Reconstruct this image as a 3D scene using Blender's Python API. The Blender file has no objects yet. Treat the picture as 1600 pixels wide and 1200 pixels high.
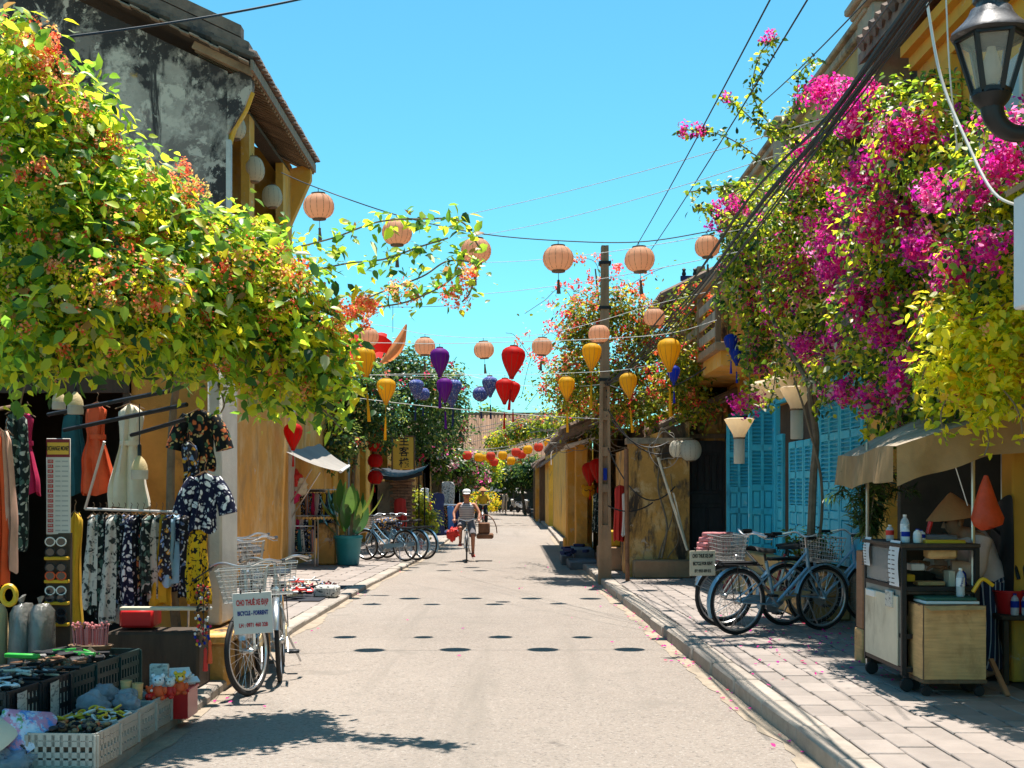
import bpy, bmesh, math, random
import numpy as np
from mathutils import Vector, Matrix, Euler, noise as mnoise
R = math.radians
PI = math.pi
SC = bpy.context.scene
COL = SC.collection
# ---------------------------------------------------------------- camera
CAMZ = 1.55
cam = bpy.data.cameras.new('camera'); cam.lens = 45; cam.sensor_width = 36
cam.shift_y = 169 / 1600; cam.clip_start = 0.1; cam.clip_end = 3000
camo = bpy.data.objects.new('camera', cam); COL.objects.link(camo)
camo.location = (0, 0, CAMZ); camo.rotation_euler = (R(90), 0, 0)
SC.camera = camo
# ---------------------------------------------------------------- sky and sun
SUN_DIR = Vector((0.045, 0.20, 1.0)).normalized()          # towards the sun
sun_el = math.asin(SUN_DIR.z); sun_az = math.atan2(SUN_DIR.x, SUN_DIR.y)
w = bpy.data.worlds.new('World'); SC.world = w; w.use_nodes = True
wn = w.node_tree.nodes; wl = w.node_tree.links; wn.clear()
sky = wn.new('ShaderNodeTexSky'); sky.sky_type = 'NISHITA'; sky.sun_disc = False
sky.sun_elevation = sun_el; sky.sun_rotation = sun_az
sky.air_density = 1.0; sky.dust_density = 0.2; sky.ozone_density = 2.0; sky.altitude = 0
tint = wn.new('ShaderNodeMix'); tint.data_type = 'RGBA'; tint.blend_type = 'MULTIPLY'
tint.inputs[0].default_value = 1.0; tint.inputs[7].default_value = (0.40, 0.93, 0.90, 1)
bg = wn.new('ShaderNodeBackground'); bg.inputs[1].default_value = 0.11
wo = wn.new('ShaderNodeOutputWorld')
wl.new(sky.outputs[0], tint.inputs[6]); wl.new(tint.outputs[2], bg.inputs[0]); wl.new(bg.outputs[0], wo.inputs[0])
sl = bpy.data.lights.new('sun', 'SUN'); sl.energy = 5.0; sl.angle = R(0.5); sl.color = (1.0, 0.94, 0.86)
so = bpy.data.objects.new('sun', sl); COL.objects.link(so); so.location = (0, 0, 40)
so.rotation_euler = SUN_DIR.to_track_quat('Z', 'Y').to_euler()
SC.view_settings.view_transform = 'Standard'; SC.view_settings.look = 'None'
SC.view_settings.exposure = 1.0; SC.view_settings.gamma = 1; SC.view_settings.use_curve_mapping = False
SC.cycles.max_bounces = 8; SC.cycles.diffuse_bounces = 4; SC.cycles.transparent_max_bounces = 12
SC.cycles.transmission_bounces = 6; SC.cycles.caustics_reflective = False; SC.cycles.caustics_refractive = False

def at(px, py, Y):
    """point of the place that lies Y metres ahead and shows at pixel (px, py) of the 1600 px photograph"""
    return Vector(((px - 800) * Y / 2000, Y, CAMZ - (py - 769) * Y / 2000))

# ---------------------------------------------------------------- mesh helpers
WORLD = {}
class MB:
    def __init__(s): s.v = []; s.f = []; s.mi = []; s.M = None; s.m = 0; s.hard = False
    def add(s, vs, fs):
        o = len(s.v)
        if s.M is not None: vs = [s.M @ Vector(v) for v in vs]
        s.v += [tuple(v) for v in vs]; s.f += [[i + o for i in f] for f in fs]; s.mi += [s.m] * len(fs)
        return s
    def box(s, x0, x1, y0, y1, z0, z1):
        return s.add([(x0,y0,z0),(x1,y0,z0),(x1,y1,z0),(x0,y1,z0),(x0,y0,z1),(x1,y0,z1),(x1,y1,z1),(x0,y1,z1)],
              [(0,3,2,1),(4,5,6,7),(0,1,5,4),(1,2,6,5),(2,3,7,6),(3,0,4,7)])
    def cbox(s, x0, x1, y0, y1, z0, z1, b=.006):
        """box with chamfered edges"""
        c = [(x0+x1)/2, (y0+y1)/2, (z0+z1)/2]; h = [abs(x1-x0)/2, abs(y1-y0)/2, abs(z1-z0)/2]
        b = min(b, .45*min(h)); vs = []; idx = {}
        for sx in (-1,1):
            for sy in (-1,1):
                for sz in (-1,1):
                    sg = (sx,sy,sz)
                    for a in range(3):
                        p = [c[k] + sg[k]*(h[k] - (0 if k == a else b)) for k in range(3)]
                        idx[(sg,a)] = len(vs); vs.append(tuple(p))
        fs = []
        for a in range(3):
            u, w_ = [k for k in range(3) if k != a]
            for sg in (-1,1):
                q = []
                for (p1,p2) in ((-1,-1),(1,-1),(1,1),(-1,1)):
                    t = [0,0,0]; t[a]=sg; t[u]=p1; t[w_]=p2; q.append(idx[(tuple(t),a)])
                if (sg == 1) != (a != 1): q.reverse()
                fs.append(q)
        for a in range(3):
            u, w_ = [k for k in range(3) if k != a]
            for s1 in (-1,1):
                for s2 in (-1,1):
                    t0=[0,0,0]; t1=[0,0,0]; t0[a]=-1; t1[a]=1
                    for t in (t0,t1): t[u]=s1; t[w_]=s2
                    q = [idx[(tuple(t0),u)], idx[(tuple(t1),u)], idx[(tuple(t1),w_)], idx[(tuple(t0),w_)]]
                    if (s1*s2 == 1) == (a != 1): q.reverse()
                    fs.append(q)
        for sx in (-1,1):
            for sy in (-1,1):
                for sz in (-1,1):
                    q = [idx[((sx,sy,sz),a)] for a in range(3)]
                    if sx*sy*sz < 0: q.reverse()
                    fs.append(q)
        return s.add(vs, fs)
    def bar(s, a, b, w_, h_=None, up=(0,0,1)):
        """rectangular bar between two points"""
        a = Vector(a); b = Vector(b); d = (b-a).normalized(); h_ = h_ or w_
        up = Vector(up)
        if abs(d.dot(up)) > .95: up = Vector((1,0,0))
        x = d.cross(up).normalized()*w_/2; y = x.cross(d).normalized()*h_/2
        vs = [p+i*x+j*y for p in (a,b) for i,j in ((-1,-1),(1,-1),(1,1),(-1,1))]
        return s.add(vs, [(0,1,2,3),(7,6,5,4),(0,4,5,1),(1,5,6,2),(2,6,7,3),(3,7,4,0)])
    def tube(s, pts, r, n=8, cap=True, closed=False):
        pts = [Vector(p) for p in pts]; k = len(pts); rs = r if hasattr(r,'__len__') else [r]*k
        vs = []; ref = None
        for i,p in enumerate(pts):
            if closed: t = pts[(i+1)%k]-pts[i-1]
            else: t = pts[min(i+1,k-1)]-pts[max(i-1,0)]
            t.normalize()
            if ref is None:
                ref = t.orthogonal().normalized()
            u = ref - t*ref.dot(t)
            u = u.normalized() if u.length > 1e-6 else t.orthogonal().normalized()
            ref = u; w_ = t.cross(u)
            for j in range(n):
                a = 2*PI*j/n; vs.append(p + (u*math.cos(a)+w_*math.sin(a))*rs[i])
        fs = []
        for i in range(k if closed else k-1):
            for j in range(n):
                i2=(i+1)%k; fs.append((i*n+j, i*n+(j+1)%n, i2*n+(j+1)%n, i2*n+j))
        if cap and not closed:
            fs.append(tuple(range(n-1,-1,-1))); fs.append(tuple((k-1)*n+j for j in range(n)))
        return s.add(vs, fs)
    def lathe(s, prof, n=16, c=(0,0,0), axis='z', mod=None, sx=1, sy=1):
        """profile [(r,z)...]; mod(angle index, r) may pinch it"""
        vs = []; c = Vector(c)
        for (r,z) in prof:
            for j in range(n):
                a = 2*PI*j/n; rr = r*(mod(j) if mod else 1)
                p = (rr*math.cos(a)*sx, rr*math.sin(a)*sy, z)
                if axis == 'x': p = (p[2], p[0], p[1])
                if axis == 'y': p = (p[1], p[2], p[0])
                vs.append(c+Vector(p))
        fs = []; k = len(prof)
        for i in range(k-1):
            for j in range(n): fs.append((i*n+j, i*n+(j+1)%n, (i+1)*n+(j+1)%n, (i+1)*n+j))
        if prof[0][0] > 1e-4: fs.append(tuple(range(n-1,-1,-1)))
        if prof[-1][0] > 1e-4: fs.append(tuple((k-1)*n+j for j in range(n)))
        return s.add(vs, fs)
    def ball(s, c, rx, ry=None, rz=None, n=12, k=8):
        ry = ry or rx; rz = rz or rx
        return s.lathe([(max(1e-5, math.sin(PI*i/k)*rx), -math.cos(PI*i/k)*rz) for i in range(k+1)], n, c, sy=ry/rx)
    def prism(s, poly, a, b, plane='xz'):
        """2-D outline extruded from a to b along the axis that is missing from plane"""
        def P(p, t): return {'xz':(p[0],t,p[1]), 'yz':(t,p[0],p[1]), 'xy':(p[0],p[1],t)}[plane]
        n = len(poly); vs = [P(p,a) for p in poly]+[P(p,b) for p in poly]
        return s.add(vs, [tuple(range(n)), tuple(range(2*n-1,n-1,-1))]+[(i,i+n,(i+1)%n+n,(i+1)%n) for i in range(n)])
    def grid(s, fn, nu, nv):
        vs = [fn(i/nu, j/nv) for j in range(nv+1) for i in range(nu+1)]
        return s.add(vs, [(j*(nu+1)+i, j*(nu+1)+i+1, (j+1)*(nu+1)+i+1, (j+1)*(nu+1)+i) for j in range(nv) for i in range(nu)])
    def quad(s, a, b, c, d): return s.add([a,b,c,d], [(0,1,2,3)])
    def mesh(s, name, mats, angle=38, org=None, fix=True):
        me = bpy.data.meshes.new(name)
        vs = s.v
        if org is not None: vs = [(v[0]-org[0], v[1]-org[1], v[2]-org[2]) for v in vs]
        me.from_pydata(vs, [], s.f)
        for m in (mats if isinstance(mats,(list,tuple)) else [mats]): me.materials.append(m)
        me.polygons.foreach_set('material_index', s.mi)
        if fix:
            bm = bmesh.new(); bm.from_mesh(me); bmesh.ops.recalc_face_normals(bm, faces=bm.faces); bm.to_mesh(me); bm.free()
        me.polygons.foreach_set('use_smooth', [True]*len(s.f))
        me.set_sharp_from_angle(angle=R(angle)); me.update()
        return me
    def build(s, name, mats, parent=None, label=None, kind=None, angle=38, loc=None, fix=True):
        org = loc
        if parent is not None: org = root_org(parent)
        me = s.mesh(name, mats, angle, org, fix)
        o = bpy.data.objects.new(name, me); COL.objects.link(o)
        if parent is not None: o.parent = parent
        elif loc is not None: o.location = loc
        if label: o['label'] = label
        if kind: o['kind'] = kind
        return o
def root_org(o):
    while o.parent is not None: o = o.parent
    return WORLD.get(o.name)
def thing(name, label, cat, loc=(0,0,0), group=None, world=False, rz=0):
    """an Empty at the base of a thing; world=True: its parts are given in world coordinates"""
    o = bpy.data.objects.new(name, None); COL.objects.link(o); o.location = loc; o.rotation_euler = (0,0,rz)
    o.empty_display_size = .1; tag(o, label, cat, group)
    if world: WORLD[o.name] = Vector(loc)
    return o
def tag(o, label, cat, group=None):
    o['label'] = label; o['category'] = cat
    if group: o['group'] = group
    return o
def one(mb, name, mats, label, cat, loc, group=None, **k):
    """a thing that is one mesh (given in world coordinates)"""
    return tag(mb.build(name, mats, loc=loc, **k), label, cat, group)
def struct(mb, name, mats, loc=(0,0,0), **k): return mb.build(name, mats, loc=loc, kind='structure', **k)
def piece(name, me, parent, M, label=None):
    """one of many alike pieces that share a mesh; M in the coordinates of the root"""
    o = bpy.data.objects.new(name, me); COL.objects.link(o); o.parent = parent
    og = root_org(parent)
    o.matrix_local = (Matrix.Translation(-og) @ M) if og is not None else M
    return o
def dup(o, loc=None, rz=None, label=None, group=None, par=None):
    c = o.copy(); COL.objects.link(c)
    if par is not None: c.parent = par
    else:
        if loc is not None: c.location = loc
        if rz is not None: c.rotation_euler = (0,0,rz)
        if label: c['label'] = label
        if group: c['group'] = group
    for ch in list(o.children): dup(ch, par=c)
    return c
T3 = Matrix.Translation
def frame_m(p, x, y, z, sc=1):
    M = Matrix.Identity(4)
    for i in range(3): M[i][0]=x[i]*sc; M[i][1]=y[i]*sc; M[i][2]=z[i]*sc; M[i][3]=p[i]
    return M
def RZ(a): return Matrix.Rotation(a,4,'Z')
def RX(a): return Matrix.Rotation(a,4,'X')
def RY(a): return Matrix.Rotation(a,4,'Y')
def sag(a, b, drop, n=16):
    a = Vector(a); b = Vector(b)
    return [a.lerp(b, i/n) - Vector((0,0,drop*4*(i/n)*(1-i/n))) for i in range(n+1)]
def smoothpath(pts, n=6):
    """Catmull-Rom through points"""
    pts = [Vector(p) for p in pts]; P = [pts[0]*2-pts[1]]+pts+[pts[-1]*2-pts[-2]]; out = []
    for i in range(1, len(P)-2):
        for k in range(n):
            t = k/n; a,b,c,d = P[i-1:i+3]
            out.append(.5*((2*b)+(c-a)*t+(2*a-5*b+4*c-d)*t*t+(3*b-a-3*c+d)*t**3))
    out.append(pts[-1]); return out
def text(body, size, mat, parent, M, name='lettering', ext=.0015, align='CENTER', sx=1, bold=0):
    cu = bpy.data.curves.new(name, 'FONT'); cu.body = body; cu.size = size; cu.extrude = ext; cu.align_x = align; cu.align_y = 'CENTER'
    cu.resolution_u = 3; cu.offset = bold
    tmp = bpy.data.objects.new(name, cu); COL.objects.link(tmp)
    dg = bpy.context.evaluated_depsgraph_get(); me = bpy.data.meshes.new_from_object(tmp.evaluated_get(dg))
    bpy.data.objects.remove(tmp); me.materials.clear(); me.materials.append(mat)
    if sx != 1:
        me.transform(Matrix.Diagonal((sx,1,1,1)))
    o = bpy.data.objects.new(name, me); COL.objects.link(o); o.parent = parent
    og = root_org(parent); o.matrix_local = (T3(-og) @ M) if og is not None else M
    return o

# ---------------------------------------------------------------- materials
def newmat(name):
    m = bpy.data.materials.new(name); m.use_nodes = True; n = m.node_tree.nodes
    return m, n, m.node_tree.links, n['Principled BSDF']
def c4(c): return (c[0], c[1], c[2], 1)
def _noise(n, l, vec, scale, detail=4, rough=.6, dist=0, dim4=None):
    t = n.new('ShaderNodeTexNoise'); t.inputs['Scale'].default_value = scale; t.inputs['Detail'].default_value = detail
    t.inputs['Roughness'].default_value = rough; t.inputs['Distortion'].default_value = dist
    if dim4 is not None:
        t.noise_dimensions = '4D'; l.new(dim4, t.inputs['W'])
    l.new(vec, t.inputs['Vector']); return t.outputs['Fac']
def _coords(n, l, stretch=(1,1,1), kind='Object'):
    tc = n.new('ShaderNodeTexCoord'); mp = n.new('ShaderNodeMapping'); mp.inputs['Scale'].default_value = stretch
    l.new(tc.outputs[kind], mp.inputs['Vector']); return mp.outputs[0]
def _ramp(n, l, fac, lo, hi):
    r = n.new('ShaderNodeMapRange'); r.inputs['From Min'].default_value = lo; r.inputs['From Max'].default_value = hi
    l.new(fac, r.inputs['Value']); return r.outputs[0]
def _mix(n, l, fac, a, b, mode='MIX'):
    x = n.new('ShaderNodeMix'); x.data_type = 'RGBA'; x.blend_type = mode
    if isinstance(fac,(int,float)): x.inputs[0].default_value = fac
    else: l.new(fac, x.inputs[0])
    for k,c in ((6,a),(7,b)):
        if isinstance(c,(tuple,list)): x.inputs[k].default_value = c4(c)
        else: l.new(c, x.inputs[k])
    return x.outputs[2]
def mat(name, col, rough=.75, var=.18, scale=5, bump=.0, bscale=40, metal=0, patches=(), stretch=(1,1,1), spec=.4, transl=0, alpha=None, sheen=0, objvar=0):
    """base colour with noise, then patches (colour, scale, lo, hi, stretch)"""
    m, n, l, b = newmat(name)
    oi = n.new('ShaderNodeObjectInfo'); w4 = n.new('ShaderNodeMath'); w4.operation='MULTIPLY'; w4.inputs[1].default_value = 13
    l.new(oi.outputs['Random'], w4.inputs[0])
    vec = _coords(n, l, stretch)
    f = _noise(n, l, vec, scale, 5, .65, 0, w4.outputs[0])
    d = tuple(max(0,c*(1-var*1.3)) for c in col); u = tuple(min(1,c*(1+var)) for c in col)
    out = _mix(n, l, _ramp(n, l, f, .3, .7), d, u)
    for (pc, ps, lo, hi, st) in patches:
        pv = _coords(n, l, st); pf = _noise(n, l, pv, ps, 8, .68, .4, w4.outputs[0])
        out = _mix(n, l, _ramp(n, l, pf, lo, hi), out, pc)
    if objvar:
        hv = n.new('ShaderNodeHueSaturation'); mr = n.new('ShaderNodeMapRange')
        mr.inputs['To Min'].default_value = 1-objvar; mr.inputs['To Max'].default_value = 1+objvar
        l.new(oi.outputs['Random'], mr.inputs['Value']); l.new(mr.outputs[0], hv.inputs['Value']); l.new(out, hv.inputs['Color']); out = hv.outputs[0]
    l.new(out, b.inputs['Base Color'])
    b.inputs['Roughness'].default_value = rough; b.inputs['Metallic'].default_value = metal
    b.inputs['Specular IOR Level'].default_value = spec
    if sheen: b.inputs['Sheen Weight'].default_value = sheen
    if bump:
        bn = n.new('ShaderNodeBump'); bn.inputs['Strength'].default_value = bump; bn.inputs['Distance'].default_value = .02
        l.new(_noise(n, l, vec, bscale, 6, .7), bn.inputs['Height']); l.new(bn.outputs[0], b.inputs['Normal'])
    if transl:
        tr = n.new('ShaderNodeBsdfTranslucent'); l.new(out, tr.inputs['Color'])
        ms = n.new('ShaderNodeMixShader'); ms.inputs[0].default_value = transl
        l.new(b.outputs[0], ms.inputs[1]); l.new(tr.outputs[0], ms.inputs[2]); l.new(ms.outputs[0], n['Material Output'].inputs[0])
    if alpha is not None: b.inputs['Alpha'].default_value = alpha
    return m
def leafmat(name, transl=.55, rough=.38, spec=.5):
    m, n, l, b = newmat(name)
    a = n.new('ShaderNodeAttribute'); a.attribute_name = 'Col'
    l.new(a.outputs['Color'], b.inputs['Base Color']); b.inputs['Roughness'].default_value = rough; b.inputs['Specular IOR Level'].default_value = spec
    tr = n.new('ShaderNodeBsdfTranslucent')
    hs = n.new('ShaderNodeHueSaturation'); hs.inputs['Hue'].default_value = .50; hs.inputs['Saturation'].default_value = 1.0; hs.inputs['Value'].default_value = 1.9
    l.new(a.outputs['Color'], hs.inputs['Color']); l.new(hs.outputs[0], tr.inputs['Color'])
    ms = n.new('ShaderNodeMixShader'); ms.inputs[0].default_value = transl
    l.new(b.outputs[0], ms.inputs[1]); l.new(tr.outputs[0], ms.inputs[2]); l.new(ms.outputs[0], n['Material Output'].inputs[0])
    return m
def printmat(name, bgc, blobs, rough=.85, transl=.1):
    """printed cloth: blobs = [(colour, scale, size, randomness)] voronoi spots over the ground colour"""
    m, n, l, b = newmat(name); vec = _coords(n, l); oi = n.new('ShaderNodeObjectInfo')
    add = n.new('ShaderNodeVectorMath'); add.operation = 'ADD'; l.new(vec, add.inputs[0])
    sc = n.new('ShaderNodeVectorMath'); sc.operation='SCALE'; sc.inputs['Scale'].default_value = 7; sc.inputs[0].default_value=(1,1.3,.7)
    l.new(oi.outputs['Random'], sc.inputs['Scale']); l.new(sc.outputs[0], add.inputs[1])
    nz = n.new('ShaderNodeTexNoise'); nz.inputs['Scale'].default_value = 9; l.new(add.outputs[0], nz.inputs['Vector'])
    wv = n.new('ShaderNodeMixRGB'); wv.inputs[0].default_value = .12; l.new(add.outputs[0], wv.inputs[1]); l.new(nz.outputs['Color'], wv.inputs[2])
    out = bgc
    for i,(c, s, size, rn) in enumerate(blobs):
        v = n.new('ShaderNodeTexVoronoi'); v.inputs['Scale'].default_value = s; v.inputs['Randomness'].default_value = rn
        mp = n.new('ShaderNodeMapping'); mp.inputs['Location'].default_value = (i*3.7, i*1.3, i*2.1); l.new(wv.outputs[0], mp.inputs[0]); l.new(mp.outputs[0], v.inputs['Vector'])
        out = _mix(n, l, _ramp(n, l, v.outputs['Distance'], size+.04, size-.04), out, c)
    if isinstance(out, tuple): b.inputs['Base Color'].default_value = c4(out)
    else: l.new(out, b.inputs['Base Color'])
    b.inputs['Roughness'].default_value = rough; b.inputs['Specular IOR Level'].default_value = .2
    return m
def stripemat(name, cols, period, axis=2, rough=.85):
    m, n, l, b = newmat(name); tc = n.new('ShaderNodeTexCoord'); sp = n.new('ShaderNodeSeparateXYZ'); l.new(tc.outputs['Object'], sp.inputs[0])
    mo = n.new('ShaderNodeMath'); mo.operation = 'DIVIDE'; mo.inputs[1].default_value = period; l.new(sp.outputs[axis], mo.inputs[0])
    fr = n.new('ShaderNodeMath'); fr.operation = 'FRACT'; l.new(mo.outputs[0], fr.inputs[0])
    cr = n.new('ShaderNodeValToRGB'); cr.color_ramp.interpolation = 'CONSTANT'; el = cr.color_ramp.elements
    for i,(p,c) in enumerate(cols):
        e = el[i] if i < 2 else el.new(p)
        e.position = p; e.color = c4(c)
    l.new(fr.outputs[0], cr.inputs[0]); l.new(cr.outputs[0], b.inputs['Base Color']); b.inputs['Roughness'].default_value = rough
    return m
def glassmat(name, col=(.9,.95,.95), rough=.05, alpha=.25):
    m, n, l, b = newmat(name); b.inputs['Base Color'].default_value = c4(col); b.inputs['Roughness'].default_value = rough
    b.inputs['Alpha'].default_value = alpha; b.inputs['Specular IOR Level'].default_value = .8
    return m

M = {}
def S(k, *a, **kw): M[k] = mat(k, *a, **kw)
MOULD = (.045,.043,.045)
S('asphalt', (.238,.197,.163), .9, .08, 1.3, .6, 60, patches=[((.29,.243,.203),.25,.42,.66,(1,.35,1)),((.125,.105,.09),38,.52,.66,(1,1,1)),((.38,.335,.29),55,.53,.64,(1,1,1)),((.20,.17,.14),.9,.54,.72,(1.6,.10,1)),((.21,.18,.15),1.6,.56,.68,(1,1,1)),((.13,.11,.095),.55,.66,.70,(1,1,1))])
S('dust', (.33,.265,.195), .95, .2, 6, .5, 60, patches=[((.16,.13,.10),3,.56,.72,(1,.3,1))])
S('earth', (.22,.18,.13), .95, .2, 2, .3)
S('paving', (.27,.228,.2), .85, .12, 4, .3, 50, objvar=.13, patches=[((.22,.20,.18),6,.6,.8,(1,1,1))])
S('joint', (.10,.085,.07), .95, .2, 6)
S('kerb', (.34,.29,.24), .85, .18, 5, .35, 40, objvar=.12, patches=[((.12,.11,.10),5,.58,.75,(1,1,.4))])
S('mouldwall', (.46,.37,.29), .95, .25, 2.5, .6, 22, patches=[((.64,.52,.40),2.0,.52,.56,(1,1,1)),((.62,.34,.08),1.3,.60,.64,(1,1,1)),((.05,.040,.036),.55,.46,.51,(1,1,.8)),((.24,.185,.15),1.6,.50,.56,(1,1,.8)),((.62,.50,.39),1.9,.58,.61,(1,1,1)),((.52,.42,.33),2.4,.575,.60,(1,1,.9)),((.06,.048,.042),1.1,.55,.61,(1.8,1,.3)),((.36,.29,.23),5,.60,.63,(1,1,1))])
S('ochre', (.70,.32,.045), .9, .14, 1.6, .25, 30, patches=[((.74,.46,.18),1.4,.50,.66,(1,1,.6)),((.44,.23,.07),1.6,.54,.70,(1,1,.7)),((.60,.49,.36),3.2,.62,.68,(1,1,1)),((.24,.15,.08),.8,.60,.74,(1,1,.6))])
S('ochre_dirty', (.56,.29,.075), .95, .2, 2.2, .5, 30, patches=[((.66,.42,.18),2.1,.50,.58,(1,1,.8)),((.06,.042,.030),1.2,.50,.58,(1.6,1,.5)),((.14,.095,.06),4,.54,.62,(1.5,1,.5)),((.50,.38,.27),5,.60,.64,(1,1,1)),((.035,.028,.022),2.3,.60,.66,(1.8,1,.35))])
S('ochre_bright', (.76,.38,.04), .9, .1, 1.6, .2, 30, patches=[((.12,.085,.05),.9,.56,.66,(1,1,.45)),((.82,.52,.16),2.2,.55,.64,(1,1,.6)),((.30,.20,.09),3.5,.58,.66,(1.4,1,.5))])
S('stucco_white', (.58,.54,.47), .9, .14, 3, .3, 40, patches=[((.25,.21,.17),2.5,.6,.76,(1,1,.4))])
S('stone_trim', (.40,.31,.22), .9, .2, 4, .4, 40, patches=[((.06,.055,.05),2.2,.52,.68,(1,1,.4)),((.56,.42,.20),2.8,.62,.72,(1,1,1))])
S('concrete', (.34,.205,.115), .9, .16, 4, .4, 50, patches=[((.13,.12,.11),3,.58,.74,(1,1,.25)),((.42,.38,.33),5,.64,.74,(1,1,1))])
S('tile_roof', (.20,.135,.10), .9, .25, 5, .4, 40, objvar=.25, patches=[((.055,.05,.05),3,.5,.66,(1,1,1)),((.30,.25,.20),5,.64,.74,(1,1,1))])
S('tile_far', (.21,.115,.065), .9, .2, 2, .3, 30, objvar=.22, patches=[((.14,.10,.08),1.2,.54,.7,(1,1,1))])
S('wood_dark', (.055,.036,.022), .7, .3, 3, .3, 30, stretch=(6,6,1))
S('wood_grey', (.27,.19,.13), .85, .25, 3, .4, 30, stretch=(6,6,1), objvar=.2)
S('wood_brown', (.20,.12,.065), .75, .3, 3, .3, 30, stretch=(6,6,1), objvar=.2)
S('soffit', (.30,.19,.11), .85, .3, 3, .3, 30, objvar=.25)
S('black_paint', (.012,.012,.014), .45, .2, 8, .1)
S('blackdoor', (.04,.035,.045), .5, .3, 4, .2, stretch=(5,5,1), patches=[((.13,.12,.13),5,.62,.74,(4,4,.6))])
S('blue_door', (.045,.46,.62), .55, .12, 3, .2, 40, objvar=.06, patches=[((.30,.52,.58),9,.60,.66,(1,1,.5)),((.02,.20,.32),3,.56,.70,(1,1,.4)),((.10,.50,.60),1.5,.5,.7,(1,1,1))])
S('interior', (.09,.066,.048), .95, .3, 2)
S('iron', (.02,.018,.018), .5, .25, 10, .15, metal=.3)
S('steel', (.55,.55,.55), .3, .1, 8, metal=.9)
S('wire_silver', (.50,.49,.47), .4, .1, 8, metal=.5)
S('rust', (.22,.10,.05), .8, .3, 12, .2)
S('rubber', (.014,.014,.015), .7, .2, 10)
S('white_rag', (.72,.70,.66), .9, .08, 5)
S('white_paint', (.76,.74,.70), .6, .06, 5)
S('cable', (.018,.018,.02), .55, .2, 8)
S('cable_white', (.70,.68,.64), .7, .1, 8)
S('tarp_brown', (.36,.22,.095), .75, .18, 3, .25, 20, transl=.12)
S('tarp_grey', (.33,.30,.265), .6, .12, 3, .2, 20, transl=.15)
S('tarp_black', (.018,.018,.022), .6, .2, 4, .2, 15)
S('cardboard', (.62,.37,.155), .85, .16, 7, .2, 40, stretch=(.6,.6,9), patches=[((.38,.21,.085),2.2,.54,.66,(1,1,1)),((.24,.13,.06),8,.66,.71,(1,1,1))])
S('red', (.62,.03,.02), .6, .12, 5); S('red_gloss', (.60,.02,.02), .3, .08, 5)
S('crimson', (.55,.015,.09), .8, .2, 6); S('orange_red', (.72,.10,.025), .7, .15, 6)
S('cream', (.74,.64,.47), .85, .08, 6, sheen=.2); S('teal_cloth', (.02,.12,.13), .85, .2, 6); S('mustard', (.62,.36,.02), .85, .15, 6)
S('beige', (.56,.45,.32), .9, .1, 6); S('navy', (.02,.03,.10), .85, .2, 6); S('pinkcloth', (.62,.22,.22), .85, .15, 6)
S('skin', (.40,.19,.11), .55, .12, 9); S('skin_tan', (.48,.20,.11), .55, .12, 9); S('hair', (.02,.016,.014), .6, .2, 20)
S('grey_cloth', (.17,.16,.17), .9, .2, 6, .2); S('lilac_cloth', (.62,.48,.44), .9, .12, 6, .2); S('dark_cloth', (.02,.022,.03), .9, .2, 6)
S('straw', (.62,.47,.25), .8, .1, 6, .3, 60); S('straw_brown', (.50,.22,.085), .8, .12, 6, .3, 60)
S('crate_white', (.44,.40,.34), .6, .12, 4, patches=[((.28,.24,.19),5,.56,.7,(1,1,.6))]); S('crate_green', (.012,.045,.042), .55, .2, 4); S('crate_black', (.015,.016,.018), .5, .2, 4)
S('newsprint', (.56,.53,.47), .9, .05, 6, patches=[((.20,.19,.18),22,.52,.60,(1,1,3))])
S('plastic_wrap', (.20,.19,.17), .18, .2, 6, .7, 14, spec=.8); S('bag_clear', (.45,.50,.55), .15, .3, 9, .9, 18, spec=.8, transl=.25, alpha=.55)
S('teal_pot', (.015,.21,.24), .4, .12, 4); S('yellow_plastic', (.72,.42,.02), .4, .1, 5); S('green_plastic', (.05,.42,.06), .4, .1, 5)
S('bluebike', (.20,.36,.48), .3, .1, 5, metal=.3); S('silverbike', (.50,.50,.47), .3, .1, 5, metal=.5); S('paleblue', (.30,.46,.60), .35, .1, 5); S('redbike', (.42,.03,.03), .35, .1, 5)
S('terracotta', (.42,.20,.10), .85, .15, 5); S('brick', (.36,.20,.12), .9, .2, 6, .4, 40, objvar=.25); S('trunk', (.15,.11,.08), .9, .25, 10, .6, 30, stretch=(1,1,.25))
S('vine', (.20,.15,.10), .9, .25, 10, .3); S('twig_grey', (.36,.32,.28), .9, .25, 8)
S('pot_plastic', (.02,.03,.05), .5, .1, 5); S('paper', (.66,.70,.73), .85, .05, 5); S('text_red', (.55,.02,.02), .6, .05, 5); S('text_blue', (.02,.03,.20), .6, .05, 5); S('text_black', (.012,.012,.012), .6, .05, 5)
S('sign_cream', (.64,.56,.42), .8, .10, 4, .1, 30, patches=[((.36,.29,.20),3,.56,.70,(1,1,.5)),((.20,.16,.12),7,.66,.72,(1,1,.6))]); S('sign_white', (.66,.62,.57), .7, .05, 4, patches=[((.50,.44,.38),3,.6,.74,(1,1,1))]); S('sign_yellow', (.72,.42,.05), .7, .08, 5); S('sign_maroon', (.22,.015,.02), .6, .1, 5)
def lanternmat(k, col, transl=.55): S(k, col, .6, .06, 6, .05, 60, transl=transl, spec=.25)
lanternmat('l_peach', (.95,.60,.40), .68); lanternmat('l_yellow', (.90,.52,.02)); lanternmat('l_red', (.75,.018,.010)); lanternmat('l_purple', (.25,.02,.33))
lanternmat('l_white', (.76,.72,.62)); lanternmat('l_beige', (.86,.72,.52)); lanternmat('l_blue', (.015,.06,.50)); lanternmat('l_coral', (.78,.12,.06))
M['l_print'] = printmat('l_print', (.06,.09,.28), [((.50,.52,.62),38,.30,1),((.30,.16,.36),25,.22,1)])
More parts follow.
